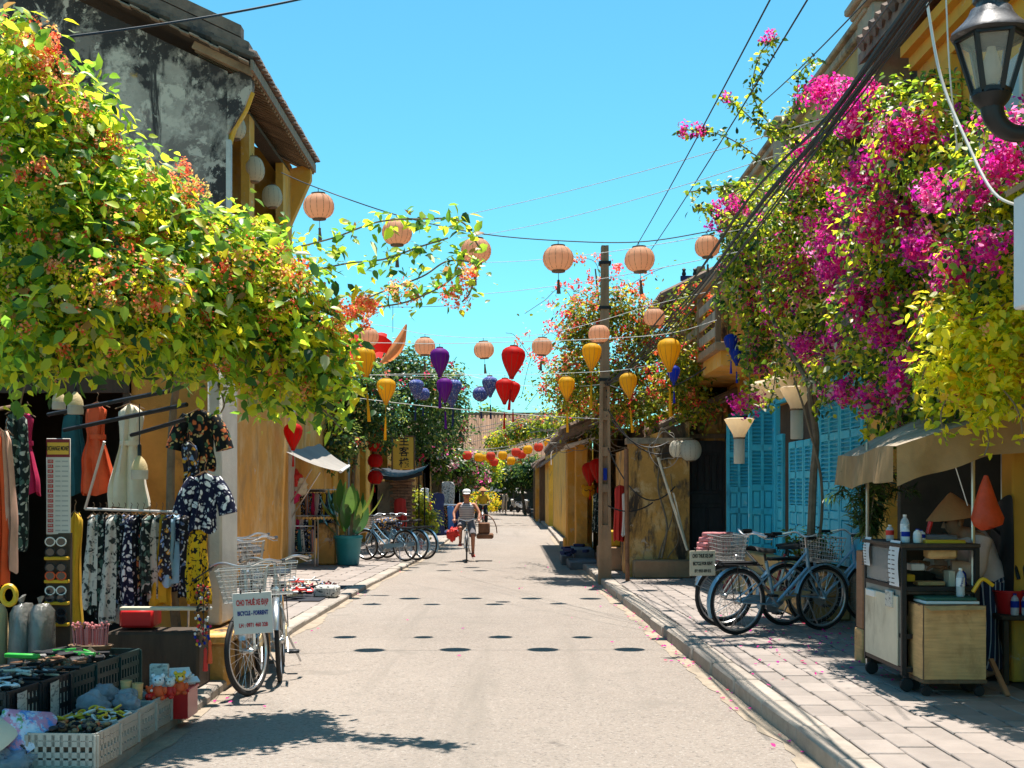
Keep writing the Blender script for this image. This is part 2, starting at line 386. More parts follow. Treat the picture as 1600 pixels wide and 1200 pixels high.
M['leaf'] = leafmat('leaf'); M['leaf_thick'] = leafmat('leaf_thick', .25, .3); M['petal'] = leafmat('petal', .45, .6, .2)
M['glass'] = glassmat('glass'); M['lampglass'] = glassmat('lampglass', (.85,.82,.74), .12, .22); M['bottle'] = glassmat('bottle', (.75,.85,.92), .08, .4)
M['f_navy'] = printmat('f_navy', (.008,.010,.035), [((.72,.72,.76),22,.36,1),((.30,.32,.40),33,.22,1)])
M['f_yellow'] = printmat('f_yellow', (.012,.012,.012), [((.70,.40,.015),38,.62,.9),((.02,.018,.015),29,.16,1)])
M['f_dark'] = printmat('f_dark', (.008,.010,.012), [((.55,.14,.05),17,.34,1),((.60,.42,.18),22,.28,1),((.05,.12,.07),14,.3,1)])
M['f_white'] = printmat('f_white', (.52,.50,.45), [((.04,.05,.05),23,.36,1),((.30,.30,.28),35,.3,1)])
M['f_green'] = printmat('f_green', (.012,.02,.02), [((.42,.44,.40),26,.35,1),((.06,.12,.10),17,.36,1)])
M['f_black'] = printmat('f_black', (.008,.009,.014), [((.48,.47,.46),29,.30,1),((.10,.14,.26),20,.26,1)])
M['f_multi'] = printmat('f_multi', (.02,.02,.03), [((.62,.30,.03),19,.34,1),((.20,.30,.55),22,.28,1),((.6,.58,.52),30,.24,1)])
M['stripe'] = stripemat('stripe', [(0,(.62,.58,.55)),(.42,(.10,.11,.16)),(.75,(.62,.58,.55))], .045)
M['trouser'] = stripemat('trouser', [(0,(.02,.025,.06)),(.62,(.55,.55,.58)),(.8,(.02,.025,.06))], .035, 0)
S('hat_painted', (.55,.62,.72), .7, .06, 5, .2, 60, patches=[((.10,.24,.55),5,.48,.52,(1,1,1)),((.62,.25,.36),4.2,.52,.55,(1,1,1)),((.10,.30,.08),6,.56,.59,(1,1,1)),((.02,.02,.02),7,.61,.63,(1,1,1))])
S('ochre_dirty2', (.62,.28,.06), .95, .25, 1.6, .4, 30, patches=[((.22,.12,.05),.9,.54,.70,(1,1,.6)),((.05,.04,.035),2.0,.62,.76,(1,1,.5))])
S('ochre_bright2', (.70,.36,.05), .9, .12, 1.6, .2, 30, patches=[((.42,.24,.08),2.2,.54,.68,(1,1,.4)),((.60,.48,.32),3.4,.62,.67,(1,1,1))]); S('paledoor', (.42,.52,.56), .7, .1, 3)
S('ochre_step', (.55,.34,.13), .9, .15, 3, .2, patches=[((.35,.30,.25),3,.5,.7,(1,1,1))])
S('ochre_par', (.46,.30,.12), .9, .2, 2, .3, 30, patches=[((.10,.085,.07),1.6,.52,.7,(1,1,.35)),((.40,.36,.30),2.6,.6,.72,(1,1,.6))])
S('pier', (.16,.14,.12), .95, .25, 3, .4, 30, patches=[((.05,.045,.04),2.2,.5,.66,(1,1,.4)),((.36,.31,.24),3,.62,.74,(1,1,1))])
S('blackwall', (.075,.068,.06), .95, .3, 3, .4, 30, patches=[((.40,.24,.07),1.7,.60,.7,(1,1,.7)),((.20,.18,.16),3,.58,.7,(1,1,.5))])
S('lamp_roof', (.05,.05,.055), .45, .3, 10, .15, metal=.2, patches=[((.22,.23,.24),9,.55,.7,(1,1,.3))])
S('paper_grey', (.44,.43,.42), .9, .05, 5)
S('black_gloss', (.012,.012,.014), .08, .1, 5, spec=.8)
S('bluestone', (.12,.14,.16), .8, .2, 5, .3)
S('paneldirty', (.26,.25,.22), .8, .2, 4, .2)
S('tarp_top_sunlit', (.36,.29,.21), .8, .2, 3, .4, 14, patches=[((.22,.17,.11),2.2,.52,.66,(1,1,1)),((.58,.56,.52),6,.6,.7,(1,3,1))], transl=.08)  # paler copy of the brown tarpaulin, sunlight on the top put into the colour
S('bag_red', (.70,.09,.03), .35, .2, 6, .5, 12, transl=.3)
S('terra_box', (.30,.15,.08), .85, .15, 5, stretch=(1,1,6))
S('pinkbeige', (.62,.36,.27), .9, .15, 6)
# ---------------------------------------------------------------- foliage
NPR = np.random.default_rng(5)
def unit(a): return a/np.maximum(np.linalg.norm(a, axis=1, keepdims=True), 1e-6)
def leaf_arrays(P, N, T, L, W, fold=.12, droop=.12):
    N = unit(N); T = unit(T - N*np.sum(N*T,axis=1,keepdims=True)); Sd = np.cross(T,N)
    L = L[:,None]; W = W[:,None]
    f = N*W*fold; d = N*L*droop
    v = np.stack([P, P+T*L*.22+Sd*W*.40+f*.8-d*.05, P+T*L*.30-d*.08, P+T*L*.22-Sd*W*.40+f*.8-d*.05, P+T*L*.56+Sd*W*.42+f-d*.3, P+T*L*.62-d*.36, P+T*L*.56-Sd*W*.42+f-d*.3, P+T*L-d], axis=1)
    return v.reshape(-1,3)
LF = np.array([(0,2,1),(0,3,2),(1,2,4),(2,5,4),(2,3,5),(3,6,5),(4,5,7),(5,6,7)])
QF = np.array([(0,1,2),(0,2,3)])
def tri_mesh(name, V, F, C, m, org=None):
    """V vertices, F triangles, C colour for each vertex"""
    me = bpy.data.meshes.new(name)
    if org is not None: V = V - np.array(org)
    me.vertices.add(len(V)); me.vertices.foreach_set('co', V.astype(np.float32).ravel())
    me.loops.add(F.size); me.loops.foreach_set('vertex_index', F.astype(np.int32).ravel())
    me.polygons.add(len(F)); me.polygons.foreach_set('loop_start', np.arange(0,F.size,3,dtype=np.int32)); me.polygons.foreach_set('loop_total', np.full(len(F),3,dtype=np.int32))
    me.update(calc_edges=True)
    ca = me.color_attributes.new('Col','FLOAT_COLOR','POINT')
    ca.data.foreach_set('color', np.concatenate([C, np.ones((len(C),1))],axis=1).astype(np.float32).ravel())
    me.materials.append(m); return me
def leaves_mesh(name, P, N, T, L, W, C, m, org=None, fold=.12, droop=.12, petal=False):
    n = len(P)
    if petal:
        N = unit(N); T = unit(T - N*np.sum(N*T,axis=1,keepdims=True)); Sd = np.cross(T,N)
        V = np.stack([P, P+T*L[:,None]*.5+Sd*W[:,None]*.5+N*L[:,None]*.12, P+T*L[:,None], P+T*L[:,None]*.5-Sd*W[:,None]*.5+N*L[:,None]*.12],axis=1).reshape(-1,3)
        F = (QF[None]+(np.arange(n)*4)[:,None,None]).reshape(-1,3)
        return tri_mesh(name, V, F, np.repeat(C,4,axis=0), m, org)
    V = leaf_arrays(P,N,T,L,W,fold,droop)
    F = (LF[None]+(np.arange(n)*8)[:,None,None]).reshape(-1,3)
    return tri_mesh(name, V, F, np.repeat(C,8,axis=0), m, org)
def sample_blobs(blobs, n, shell=.45):
    """points and outward normals in the outer part of a set of ellipsoids (x,y,z,rx,ry,rz[,weight])"""
    B = np.array([b[:6] for b in blobs]); wt = np.array([(b[6] if len(b) > 6 else 1)*(b[3]*b[5]+b[3]*b[4]+b[4]*b[5]) for b in blobs]); wt = wt/wt.sum()
    out = [[],[],[]]; got = 0
    for it in range(8):                      # points that lie deep inside another ellipsoid are dropped, so the outer leaves stay dense
        k = NPR.choice(len(B), n, p=wt); d = unit(NPR.normal(size=(n,3)))
        r = 1-shell*NPR.random(n)**1.6
        P = B[k,:3]+d*B[k,3:6]*r[:,None]; N = unit(d/B[k,3:6])
        q = np.linalg.norm((P[:,None]-B[None,:,:3])/B[None,:,3:6],axis=2); q[np.arange(n),k] = 9
        ok = (q.min(axis=1) > (1-shell)*.85+.05) if len(B) > 1 else np.ones(n,bool)
        for o,v in zip(out,(P,N,r)): o.append(v[ok])
        got += ok.sum()
        if got >= n: break
    return tuple(np.concatenate(o)[:n] for o in out)
def pick_cols(cols, n):
    c = np.array([x[:3] for x in cols]); wts = np.array([x[3] for x in cols]); wts = wts/wts.sum()
    return c[NPR.choice(len(c), n, p=wts)]
def clumped(blobs, nclump, k, spread, shell=.45):
    Pc, Nc, r = sample_blobs(blobs, nclump, shell)
    nclump = len(Pc); idx = np.repeat(np.arange(nclump), k); n = len(idx)
    P = Pc[idx]+NPR.normal(size=(n,3))*spread
    return P, Nc[idx], idx, Pc, Nc
def plant(name, label, cat, base, blobs, nclump=400, k=9, spread=.09, L=(.07,.12), wl=.62, cols=(), shell=.45, upb=.7, hang=.45,
          flowers=(), strands=(), stems=(), stem_r=.02, group=None, singles=0, leaf_m='leaf', droop=.14, strand_step=.05, stem_mat='vine'):
    root = thing(name, label, cat, base, group, world=True)
    Ps, Ns, Ts, Ls, Cs = [], [], [], [], []
    def push(P, N, L_, C):
        n = len(P)
        nn = unit(N*.55+np.array([0,0,upb])+NPR.normal(size=(n,3))*.45)
        tt = NPR.normal(size=(n,3))*.7+N*.5-np.array([0,0,hang])
        Ps.append(P); Ns.append(nn); Ts.append(tt); Ls.append(L_); Cs.append(C)
    if blobs and nclump:
        P, N, idx, Pc, Nc = clumped(blobs, nclump, k, spread, shell)
        cc = pick_cols(cols, len(Pc))[idx]; n = len(P)
        cc = cc*(1+NPR.normal(size=(n,1))*.18); alt = pick_cols(cols, n); m_ = NPR.random(n) < .3; cc[m_] = alt[m_]
        push(P, N, NPR.uniform(L[0], L[1], n), np.clip(cc,.003,.9))
    sm = MB()
    for st in strands:
        pts = np.array([tuple(p) for p in smoothpath(st['p'], 8)]); sm.tube([Vector(p) for p in pts], st.get('r',.006), 5)
        seg = np.linalg.norm(np.diff(pts,axis=0),axis=1); s = np.concatenate([[0],np.cumsum(seg)])
        nn = max(2,int(s[-1]/st.get('step',strand_step))); u = np.sort(NPR.random(nn*st.get('n',3)))*s[-1]
        u = u[u > st.get('start',0)*s[-1]]
        P = np.stack([np.interp(u, s, pts[:,i]) for i in range(3)],axis=1)+NPR.normal(size=(len(u),3))*st.get('spread',.03)
        N = unit(NPR.normal(size=(len(u),3))*np.array([1,1,.4])+np.array([0,0,.4]))
        push(P, N, NPR.uniform(L[0],L[1],len(u))*st.get('ls',1), np.clip(pick_cols(st.get('cols',cols),len(u))*(1+NPR.normal(size=(len(u),1))*.15),.003,.9))
    for st in stems:
        r = st[1] if isinstance(st,tuple) else stem_r; pp = st[0] if isinstance(st,tuple) else st
        pts = smoothpath(pp, 5); sm.tube(pts, [r*(1-.55*i/len(pts)) for i in range(len(pts))], 7)
    if sm.v: sm.build('trunk' if stems else 'stem', M[stem_mat], root)
    if Ps:
        P = np.concatenate(Ps); N = np.concatenate(Ns); T = np.concatenate(Ts); Lz = np.concatenate(Ls); C = np.concatenate(Cs)
        W = Lz*wl*NPR.uniform(.6,1.2,len(Lz))
        keep = np.ones(len(P),bool)
        if singles:
            cam_ = np.array([0,0,CAMZ]); d = np.linalg.norm(P-cam_,axis=1)
            px = 800+2000*P[:,0]/P[:,1]; py = 769-2000*(P[:,2]-CAMZ)/P[:,1]
            # the largest-showing leaves of the outer layer: nearest in each small pixel cell
            cell = (px//26).astype(int)*1000+(py//26).astype(int); inside = (px>0)&(px<1600)&(py>0)&(py<1200)
            order = np.argsort(d); seen=set(); pick=[]
            for i in order:
                if inside[i] and cell[i] not in seen: seen.add(cell[i]); pick.append(i)
            pick = sorted(pick, key=lambda i: -Lz[i]/d[i])[:singles]; keep[pick] = False
            var = [leaves_mesh('leaf_blade', np.zeros((1,3)), np.array([[0,0,1.]]), np.array([[0,1.,0]]), np.ones(1), np.array([wl]), np.array([c[:3]]), M[leaf_m], None, .12, droop) for c in cols]
            cw = np.array([c[:3] for c in cols])
            for i in pick:
                z = Vector(unit(N[i:i+1])[0]); y = Vector(T[i]); y = (y-z*y.dot(z)).normalized(); x = y.cross(z)
                j = int(np.argmin(np.sum((cw-C[i])**2,axis=1)))
                piece('leaf', var[j], root, frame_m(P[i], x, y, z, Lz[i]))
        q = keep
        me = leaves_mesh('leaves', P[q],N[q],T[q],Lz[q],W[q],C[q],M[leaf_m],root_org(root),.12,droop)
        o = bpy.data.objects.new('leaves', me); COL.objects.link(o); o.parent = root; o['kind']='stuff'
    if flowers:
        FP,FN,FT,FL,FC = [],[],[],[],[]
        for fl in flowers:
            if 'at' in fl: c = np.array([tuple(p) for p in fl['at']]); nrm = unit(c*0+np.array([0,-.6,.6]))
            else:
                c, nrm, _ = sample_blobs(fl.get('blobs',blobs), fl['n'], fl.get('shell',.12))
                if fl.get('front'):
                    g = nrm[:,1] < .25; c = c[g]; nrm = nrm[g]
            kk = fl['k']; idx = np.repeat(np.arange(len(c)),kk); n = len(idx)
            d = unit(NPR.normal(size=(n,3))+nrm[idx]*.5)
            rr = fl['r']*(1 if np.isscalar(fl['r']) else 1)*NPR.uniform(.35,1,n)[:,None]*NPR.uniform(.6,1.35,len(c))[idx][:,None]
            FP.append(c[idx]+d*rr*np.array(fl.get('sq',(1,1,1)))); FN.append(d+NPR.normal(size=(n,3))*.5); FT.append(NPR.normal(size=(n,3)))
            FL.append(NPR.uniform(*fl['L'],n)); cc = pick_cols(fl['cols'],len(c))[idx]; al = pick_cols(fl['cols'],n); m_ = NPR.random(n)<.4; cc[m_]=al[m_]
            FC.append(np.clip(cc*(1+NPR.normal(size=(n,1))*.15),.003,.95))
        P=np.concatenate(FP);L_=np.concatenate(FL)
        me = leaves_mesh('flowers', P,np.concatenate(FN),np.concatenate(FT),L_,L_*.75,np.concatenate(FC),M['petal'],root_org(root),.2,.05,True)
        o = bpy.data.objects.new('flowers', me); COL.objects.link(o); o.parent = root; o['kind']='stuff'
    return root
G_YEL = [(.44,.42,.014,4),(.30,.34,.014,4),(.14,.22,.014,3),(.05,.11,.012,2),(.52,.42,.02,1.5)]
G_MID = [(.05,.10,.014,3),(.09,.14,.016,3),(.16,.20,.016,2),(.03,.06,.012,2)]
G_DARK = [(.022,.05,.014,3),(.04,.085,.018,3),(.07,.12,.02,2),(.14,.18,.03,1)]
PINK = [(.56,.014,.25,4),(.64,.04,.28,3),(.40,.012,.28,2),(.74,.06,.16,1.2),(.76,.24,.46,1.6)]
CORAL = [(.66,.10,.05,3),(.72,.22,.12,3),(.70,.35,.20,2),(.74,.50,.16,2)]
REDORANGE = [(.70,.06,.05,4),(.75,.16,.05,3),(.66,.03,.10,2),(.78,.30,.16,2)]
# ================================================================ THE SETTING
def interp(tab, y):
    for (a,b) in zip(tab, tab[1:]):
        if a[0] <= y <= b[0]: return a[1]+(b[1]-a[1])*(y-a[0])/(b[0]-a[0])
    return tab[0][1] if y < tab[0][0] else tab[-1][1]
KL = [(-6,-2.25),(9.5,-2.22),(14.3,-2.40),(21,-2.32),(31,-2.02),(63,-2.05),(140,-2.05)]
KR = [(-6,1.76),(7.6,1.74),(11.5,1.66),(19.4,1.50),(31,1.36),(55,1.50),(90,1.25),(140,1.25)]
ZL, ZR = .07, .12
g = MB(); g.box(-400,400,-60,1500,-.6,-.03); struct(g,'ground',M['earth'])
ys = [-6+i*1.0 for i in range(0,60)]+[54+i*4 for i in range(0,20)]
r_ = MB()
for a,b in zip(ys,ys[1:]):
    r_.quad((interp(KL,a),a,0),(interp(KR,a),a,0),(interp(KR,b),b,0),(interp(KL,b),b,0))
r_.quad((-8,130,0),(12,130,0),(12,138,0),(-8,138,0))
struct(r_,'road',M['asphalt'],fix=False)
d_ = MB()
def dustw(y, k): return .13+.09*mnoise.noise((y*.7,k,0))+.05*mnoise.noise((y*3.1,k,5))+.03*mnoise.noise((y*9,k,2))
for i in range(420):
    a = 3+i*.1; b = a+.1
    wa,wb = max(.01,dustw(a,3)),max(.01,dustw(b,3))
    d_.quad((interp(KR,a)-wa,a,.004),(interp(KR,a)+.02,a,.004),(interp(KR,b)+.02,b,.004),(interp(KR,b)-wb,b,.004))
    wa,wb = max(.01,dustw(a,9)-.04),max(.01,dustw(b,9)-.04)
    d_.quad((interp(KL,a)-.02,a,.004),(interp(KL,a)+wa,a,.004),(interp(KL,b)+wb,b,.004),(interp(KL,b)-.02,b,.004))
struct(d_,'gutter_dust',M['dust'],fix=False)
def sidewalk(tab, sgn, z, xo, tw, td, y0, y1, kl, rowfn, seed):
    rg = random.Random(seed); mb = MB()
    for a,b in zip(ys,ys[1:]):
        ka = interp(tab,a)+sgn*.10; kb = interp(tab,b)+sgn*.10
        mb.add([(ka,a,z-.012),(xo,a,z-.012),(xo,b,z-.012),(kb,b,z-.012),(ka,a,-.02),(kb,b,-.02)],[(0,1,2,3),(0,3,5,4)])
    root = struct(mb,'pavement',M['joint'],fix=False)
    tl = MB(); tl.cbox(-tw/2+.006,tw/2-.006,-td/2+.006,td/2-.006,-.03,0,.008); tm = tl.mesh('paving_stone',M['paving'])
    cnt = 0; rest = MB()
    y = y0
    while y < y1:
        k = interp(tab,y)+sgn*.20; nrow = int(abs(xo-k)/tw)
        for i in range(nrow):
            x = k+sgn*(i+.5)*tw; yy = y+(td*.5 if i%2 else 0)
            Mx = T3((x,yy,z+rg.uniform(-.004,.004)))@RZ(rg.uniform(-.012,.012)-sgn*.01)@RX(rg.uniform(-.006,.006))
            if cnt < 290: piece('paving_stone',tm,root,Mx)
            else: rest.M = Mx; rest.cbox(-tw/2+.006,tw/2-.006,-td/2+.006,td/2-.006,-.03,0,.008); rest.M = None
            cnt += 1
        y += td
    if rest.v: rest.build('paving',M['paving'],root,kind='stuff')
    kb_ = MB(); kb_.cbox(-.10,.10,-kl/2+.006,kl/2-.006,-.10,z+.004,.018); km = kb_.mesh('kerb_stone',M['kerb'])
    y = 5.4; n = 0
    while y < 70:
        if not (sgn > 0 and 7.75 < y < 8.0):
            x = interp(tab,y)+sgn*.10; ang = math.atan2(interp(tab,y+.5)-interp(tab,y-.5),1)
            piece('kerb_stone',km,root,T3((x+rg.uniform(-.012,.012),y,rg.uniform(-.012,.006)))@RZ(-ang+rg.uniform(-.015,.015))@RX(rg.uniform(-.01,.01)))
        y += kl; n += 1
    return root
sidewalk(KR, 1, ZR, 3.9, .225, .40, 5.6, 30, .98, None, 3)
sidewalk(KL,-1, ZL, -4.5, .30, .60, 6.0, 44, .90, None, 4)
g = MB(); g.box(-14,-4.4,5,130,-.02,ZL-.02); g.box(3.8,14,5,130,-.02,ZR-.02); struct(g,'building_plots',M['earth'])

# ---------------------------------------------------------------- left: tall gable house
def gable_house():
    Y0, Y1, XF = 19.8, 25.6, -4.4
    rt = thing('gable_house','tall old house with black mould on its gable wall and an ochre street front','house',(-6.5,22.7,0),world=True)
    ex = -4.0; ez = 8.12; sl_ = .47
    w_ = MB(); prof = [(-11.5,0),(XF,0),(XF,ez+sl_*(ex-XF)-.22),(-9.0,ez+sl_*5-.22),(-11.5,ez+sl_*2.5-.22)]
    w_.prism([(-11.5,0),(XF,0),(XF,ez-.06),(-9.0,ez+sl_*5-.22),(-11.5,ez+sl_*2.5-.22)],Y0,Y0+.3,'xz')
    w_.build('gable_wall',M['mouldwall'],rt)
    w_ = MB(); w_.prism([(-11.5,0),(XF,0),(XF,ez-.06),(-9.0,ez+sl_*5-.22),(-11.5,ez+sl_*2.5-.22)],Y1-.3,Y1,'xz'); w_.build('far_gable_wall',M['ochre'],rt)
    f = MB(); f.box(XF-.25,XF+.002,Y0+.3,Y1-.3,0,4.35); f.build('front_wall',M['ochre'],rt); f = MB(); f.box(XF-.25,XF+.002,Y0+.3,Y1-.3,7.85,ez-.2); f.build('upper_wall',M['wood_dark'],rt)
    p = MB(); p.box(XF-.04,XF+.06,Y1-.42,Y1+.05,0,4.3); p.build('corner_strip',M['stucco_white'],rt)
    p = MB(); p.box(XF-.02,XF+.05,Y0-.02,Y0+.10,4.0,7.0); p.build('corner_bead',M['stucco_white'],rt)
    for y,wd in ((21.55,.42),(24.9,.85)):
        q = MB(); q.box(XF-.12,XF+.02,y-wd/2,y+wd/2,4.35,7.85); q.build('pillar',M['ochre'],rt)
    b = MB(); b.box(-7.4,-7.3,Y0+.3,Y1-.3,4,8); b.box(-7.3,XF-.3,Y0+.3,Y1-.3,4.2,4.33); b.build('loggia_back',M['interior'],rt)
    q = MB(); q.box(XF-2.0,XF-1.9,Y0+.3,Y1-.3,4.35,7.9); q.build('loggia_shade_sheet',M['interior'],rt)  # dark sheet standing in for the shade deep inside the loggia
    # roof slab, rafters, tile rows
    a = math.atan(sl_); r = MB()
    def rp(x, y, off): return (x, y, ez+sl_*(ex-x)+off)
    r.add([rp(ex,Y0-.28,0),rp(ex,Y1+.2,0),rp(-9,Y1+.2,0),rp(-9,Y0-.28,0),rp(ex,Y0-.28,-.05),rp(ex,Y1+.2,-.05),rp(-9,Y1+.2,-.05),rp(-9,Y0-.28,-.05)],[(0,1,2,3),(4,7,6,5),(0,4,5,1),(1,5,6,2),(2,6,7,3),(3,7,4,0)])
    r.add([(-9,Y0-.28,ez+sl_*5),(-9,Y1+.2,ez+sl_*5),(-13,Y1+.2,ez+sl_*1),(-13,Y0-.28,ez+sl_*1)],[(0,1,2,3)])
    r.build('roof_boards',M['wood_dark'],rt)
    tm_ = MB(); L_ = 5.1/math.cos(a)
    tm_.M = None
    prf = []
    n = 16
    for i in range(n+1):
        x = ex+.06-5.05*i/n
        for zz in ((.02,.085) if i<n else (.02,)):
            prf.append((x,0,ez+sl_*(ex-x)+(.10 if zz==.02 else .13)))
    tm_.tube(prf,.085,8)
    tme = tm_.mesh('tile_row',M['tile_roof'],org=(0,0,0))
    y = Y0-.18
    while y < Y1+.2:
        piece('tile_row',tme,rt,T3((0,y,random.Random(int(y*100)).uniform(-.015,.015)))); y += .205
    rm = MB(); rm.bar(rp(ex+.02,0,-.11),rp(-4.9,0,-.11),.075,.11); rme = rm.mesh('rafter',M['soffit'])
    y = Y0-.1
    while y < Y1+.2: piece('rafter',rme,rt,T3((0,y,0))); y += .19
    fb = MB(); fb.bar(rp(ex+.03,Y0-.28,-.04),rp(ex+.03,Y1+.2,-.04),.04,.16); fb.build('fascia',M['wood_grey'],rt)
    # raised verge of the gable with two stepped courses and a stone end
    for k,(o1,o2,wd) in enumerate(((.10,.30,.30),(.32,.50,.22))):
        v = MB()
        A = ex-.02-.12*k
        v.add([rp(A,Y0-.25,o1),rp(A,Y0-.25+wd,o1),rp(-9,Y0-.25+wd,o1),rp(-9,Y0-.25,o1),rp(A,Y0-.25,o2),rp(A,Y0-.25+wd,o2),rp(-9,Y0-.25+wd,o2),rp(-9,Y0-.25,o2)],[(0,3,2,1),(4,5,6,7),(0,1,5,4),(1,2,6,5),(2,3,7,6),(3,0,4,7)])
        v.build('verge_course',M['tile_roof'],rt)
    for i in range(34):
        x = ex-.08-i*.15; e = MB(); e.cbox(-.085,.085,-.05,.10,-.03,.0,.008)
        piece('verge_tile',EM['vt'] if 'vt' in EM else EM.setdefault('vt',e.mesh('verge_tile',M['wood_grey'])),rt,T3(Vector(rp(x,Y0-.30,-.02+.012*(i%3))))@RY(a))
    # corbel bracket under the verge
    c = MB(); c.prism([(XF,ez-.12),(-4.02,ez-.02),(-4.05,ez-.35),(-4.15,ez-.62),(-4.3,ez-.88),(XF,ez-1.02)],Y0-.02,Y0+.28,'xz'); c.build('corbel',M['mouldwall'],rt)
    c = MB(); c.tube(smoothpath([(-4.05,Y0+.12,ez-.35),(-4.16,Y0+.12,ez-.64),(-4.32,Y0+.12,ez-.90),(-4.40,Y0+.12,ez-1.15)],4),.05,7); c.build('corbel_moulding',M['ochre_bright'],rt)
    c = MB(); c.prism([(XF,ez-.15),(-4.0,ez-.06),(-4.0,ez-.35),(XF,ez-1.25)],Y1-.2,Y1+.02,'xz'); c.build('far_corbel',M['ochre'],rt)
    return rt
EM = {}
gable_house()

# ---------------------------------------------------------------- left: near souvenir shop
def near_shop():
    rt = thing('souvenir_shop','open souvenir shop with grimy ochre wall and dark doorway at the near left kerb','shop',(-4,11,ZL),world=True)
    YF = 11.0
    w_ = MB(); w_.box(-3.27,-2.52,YF,YF+.22,0,2.9); w_.box(-7.5,-4.75,YF,YF+.22,0,2.9); w_.box(-4.75,-3.27,YF,YF+.22,2.48,2.9)
    w_.build('front_wall',M['ochre_dirty2'],rt)
    f = MB(); f.box(-3.33,-3.27,YF-.05,YF+.24,ZL,2.48); f.box(-4.81,-4.75,YF-.05,YF+.24,ZL,2.48); f.box(-4.81,-3.27,YF-.06,YF-.002,2.40,2.54); f.build('door_frame',M['wood_dark'],rt)
    p = MB(); p.cbox(-2.52,-2.40,YF-.42,YF+.2,.45,2.75,.02); p.build('pillar',M['stucco_white'],rt)
    p = MB(); p.cbox(-2.50,-2.24,10.05,11.9,0,.36,.03); p.cbox(-2.54,-2.21,10.0,11.95,.36,.43,.015); p.build('plinth',M['ochre_dirty'],rt)
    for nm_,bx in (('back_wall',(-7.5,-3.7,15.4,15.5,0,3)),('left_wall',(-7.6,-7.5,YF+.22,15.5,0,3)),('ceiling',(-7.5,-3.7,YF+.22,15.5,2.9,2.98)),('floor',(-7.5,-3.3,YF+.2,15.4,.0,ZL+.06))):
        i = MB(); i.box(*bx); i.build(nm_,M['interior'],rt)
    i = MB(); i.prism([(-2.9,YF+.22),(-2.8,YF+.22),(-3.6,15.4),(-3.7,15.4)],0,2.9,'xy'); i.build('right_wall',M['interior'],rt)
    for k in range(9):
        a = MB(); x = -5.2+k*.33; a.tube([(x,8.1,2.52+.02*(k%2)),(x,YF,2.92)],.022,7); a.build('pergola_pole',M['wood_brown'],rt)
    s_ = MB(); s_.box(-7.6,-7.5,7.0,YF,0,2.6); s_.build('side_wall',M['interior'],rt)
    for (p0,p1) in ((at(75,648,9.6),at(268,610,9.0)),(at(100,672,9.7),at(292,632,8.9)),(at(205,680,9.9),at(290,655,9.3))):
        q = MB(); q.tube([p0,p1],.016,6); q.build('awning_bar',M['black_paint'],rt)
    return rt
near_shop()

# ---------------------------------------------------------------- left: terrace of shophouses further on
def louvre_leaf(rt, hinge, ang, wd, z0, z1, mt, name='shutter_door', split=.56, cols=2, slatn=20, slats=True):
    """a shutter leaf: local x along the leaf from the hinge, front at -y; slats and panels are its sub-parts"""
    Mx = T3((hinge[0],hinge[1],0))@RZ(ang); mb = MB(); mb.M = Mx; st = .055; t = .022
    zs = z0+(z1-z0)*(1-split)
    mb.cbox(0,st,-t,t,z0,z1,.004); mb.cbox(wd-st,wd,-t,t,z0,z1,.004)
    rails = [z0+.04, z0+(zs-z0)*.62, zs, z0+(z1-z0)*(1-split*.5), z1-.04]
    for z in rails: mb.cbox(st,wd-st,-t,t,z-.045,z+.045,.004)
    inner = wd-2*st; cw = (inner-(cols-1)*.045)/cols
    for c in range(1,cols): mb.cbox(st+c*(cw+.045)-.045,st+c*(cw+.045),-t,t,z0,z1,.004)
    mb.box(st,wd-st,t*.4,t*.7,z0,zs)
    mb.box(st,wd-st,t*.75,t*.95,zs,z1)
    leaf = mb.build(name,M[mt],rt)
    pm_ = MB(); pm_.cbox(0,1,-.011,.011,0,1,.012); 
    for (a,b) in ((rails[0],rails[1]),(rails[1],rails[2])):
        for c in range(cols):
            q = MB(); q.M = Mx; x0 = st+c*(cw+.045)+.02; q.cbox(x0,x0+cw-.04,-.014,.008,a+.06,b-.06,.01); q.build('panel',M[mt],leaf)
    if slats:
        key = ('sl',round(cw,3),mt)
        if key not in EM:
            q = MB(); q.M = RX(R(38)); q.box(0,cw,-.024,.024,-.004,.004); EM[key] = q.mesh('slat',M[mt])
        for (a,b) in ((rails[2],rails[3]),(rails[3],rails[4])):
            nn = max(4,int((b-a-.09)/.05))
            for i in range(nn):
                for c in range(cols):
                    piece('slat',EM[key],leaf,Mx@T3((st+c*(cw+.045),-.002,a+.05+(i+.5)*(b-a-.10)/nn)))
    return leaf
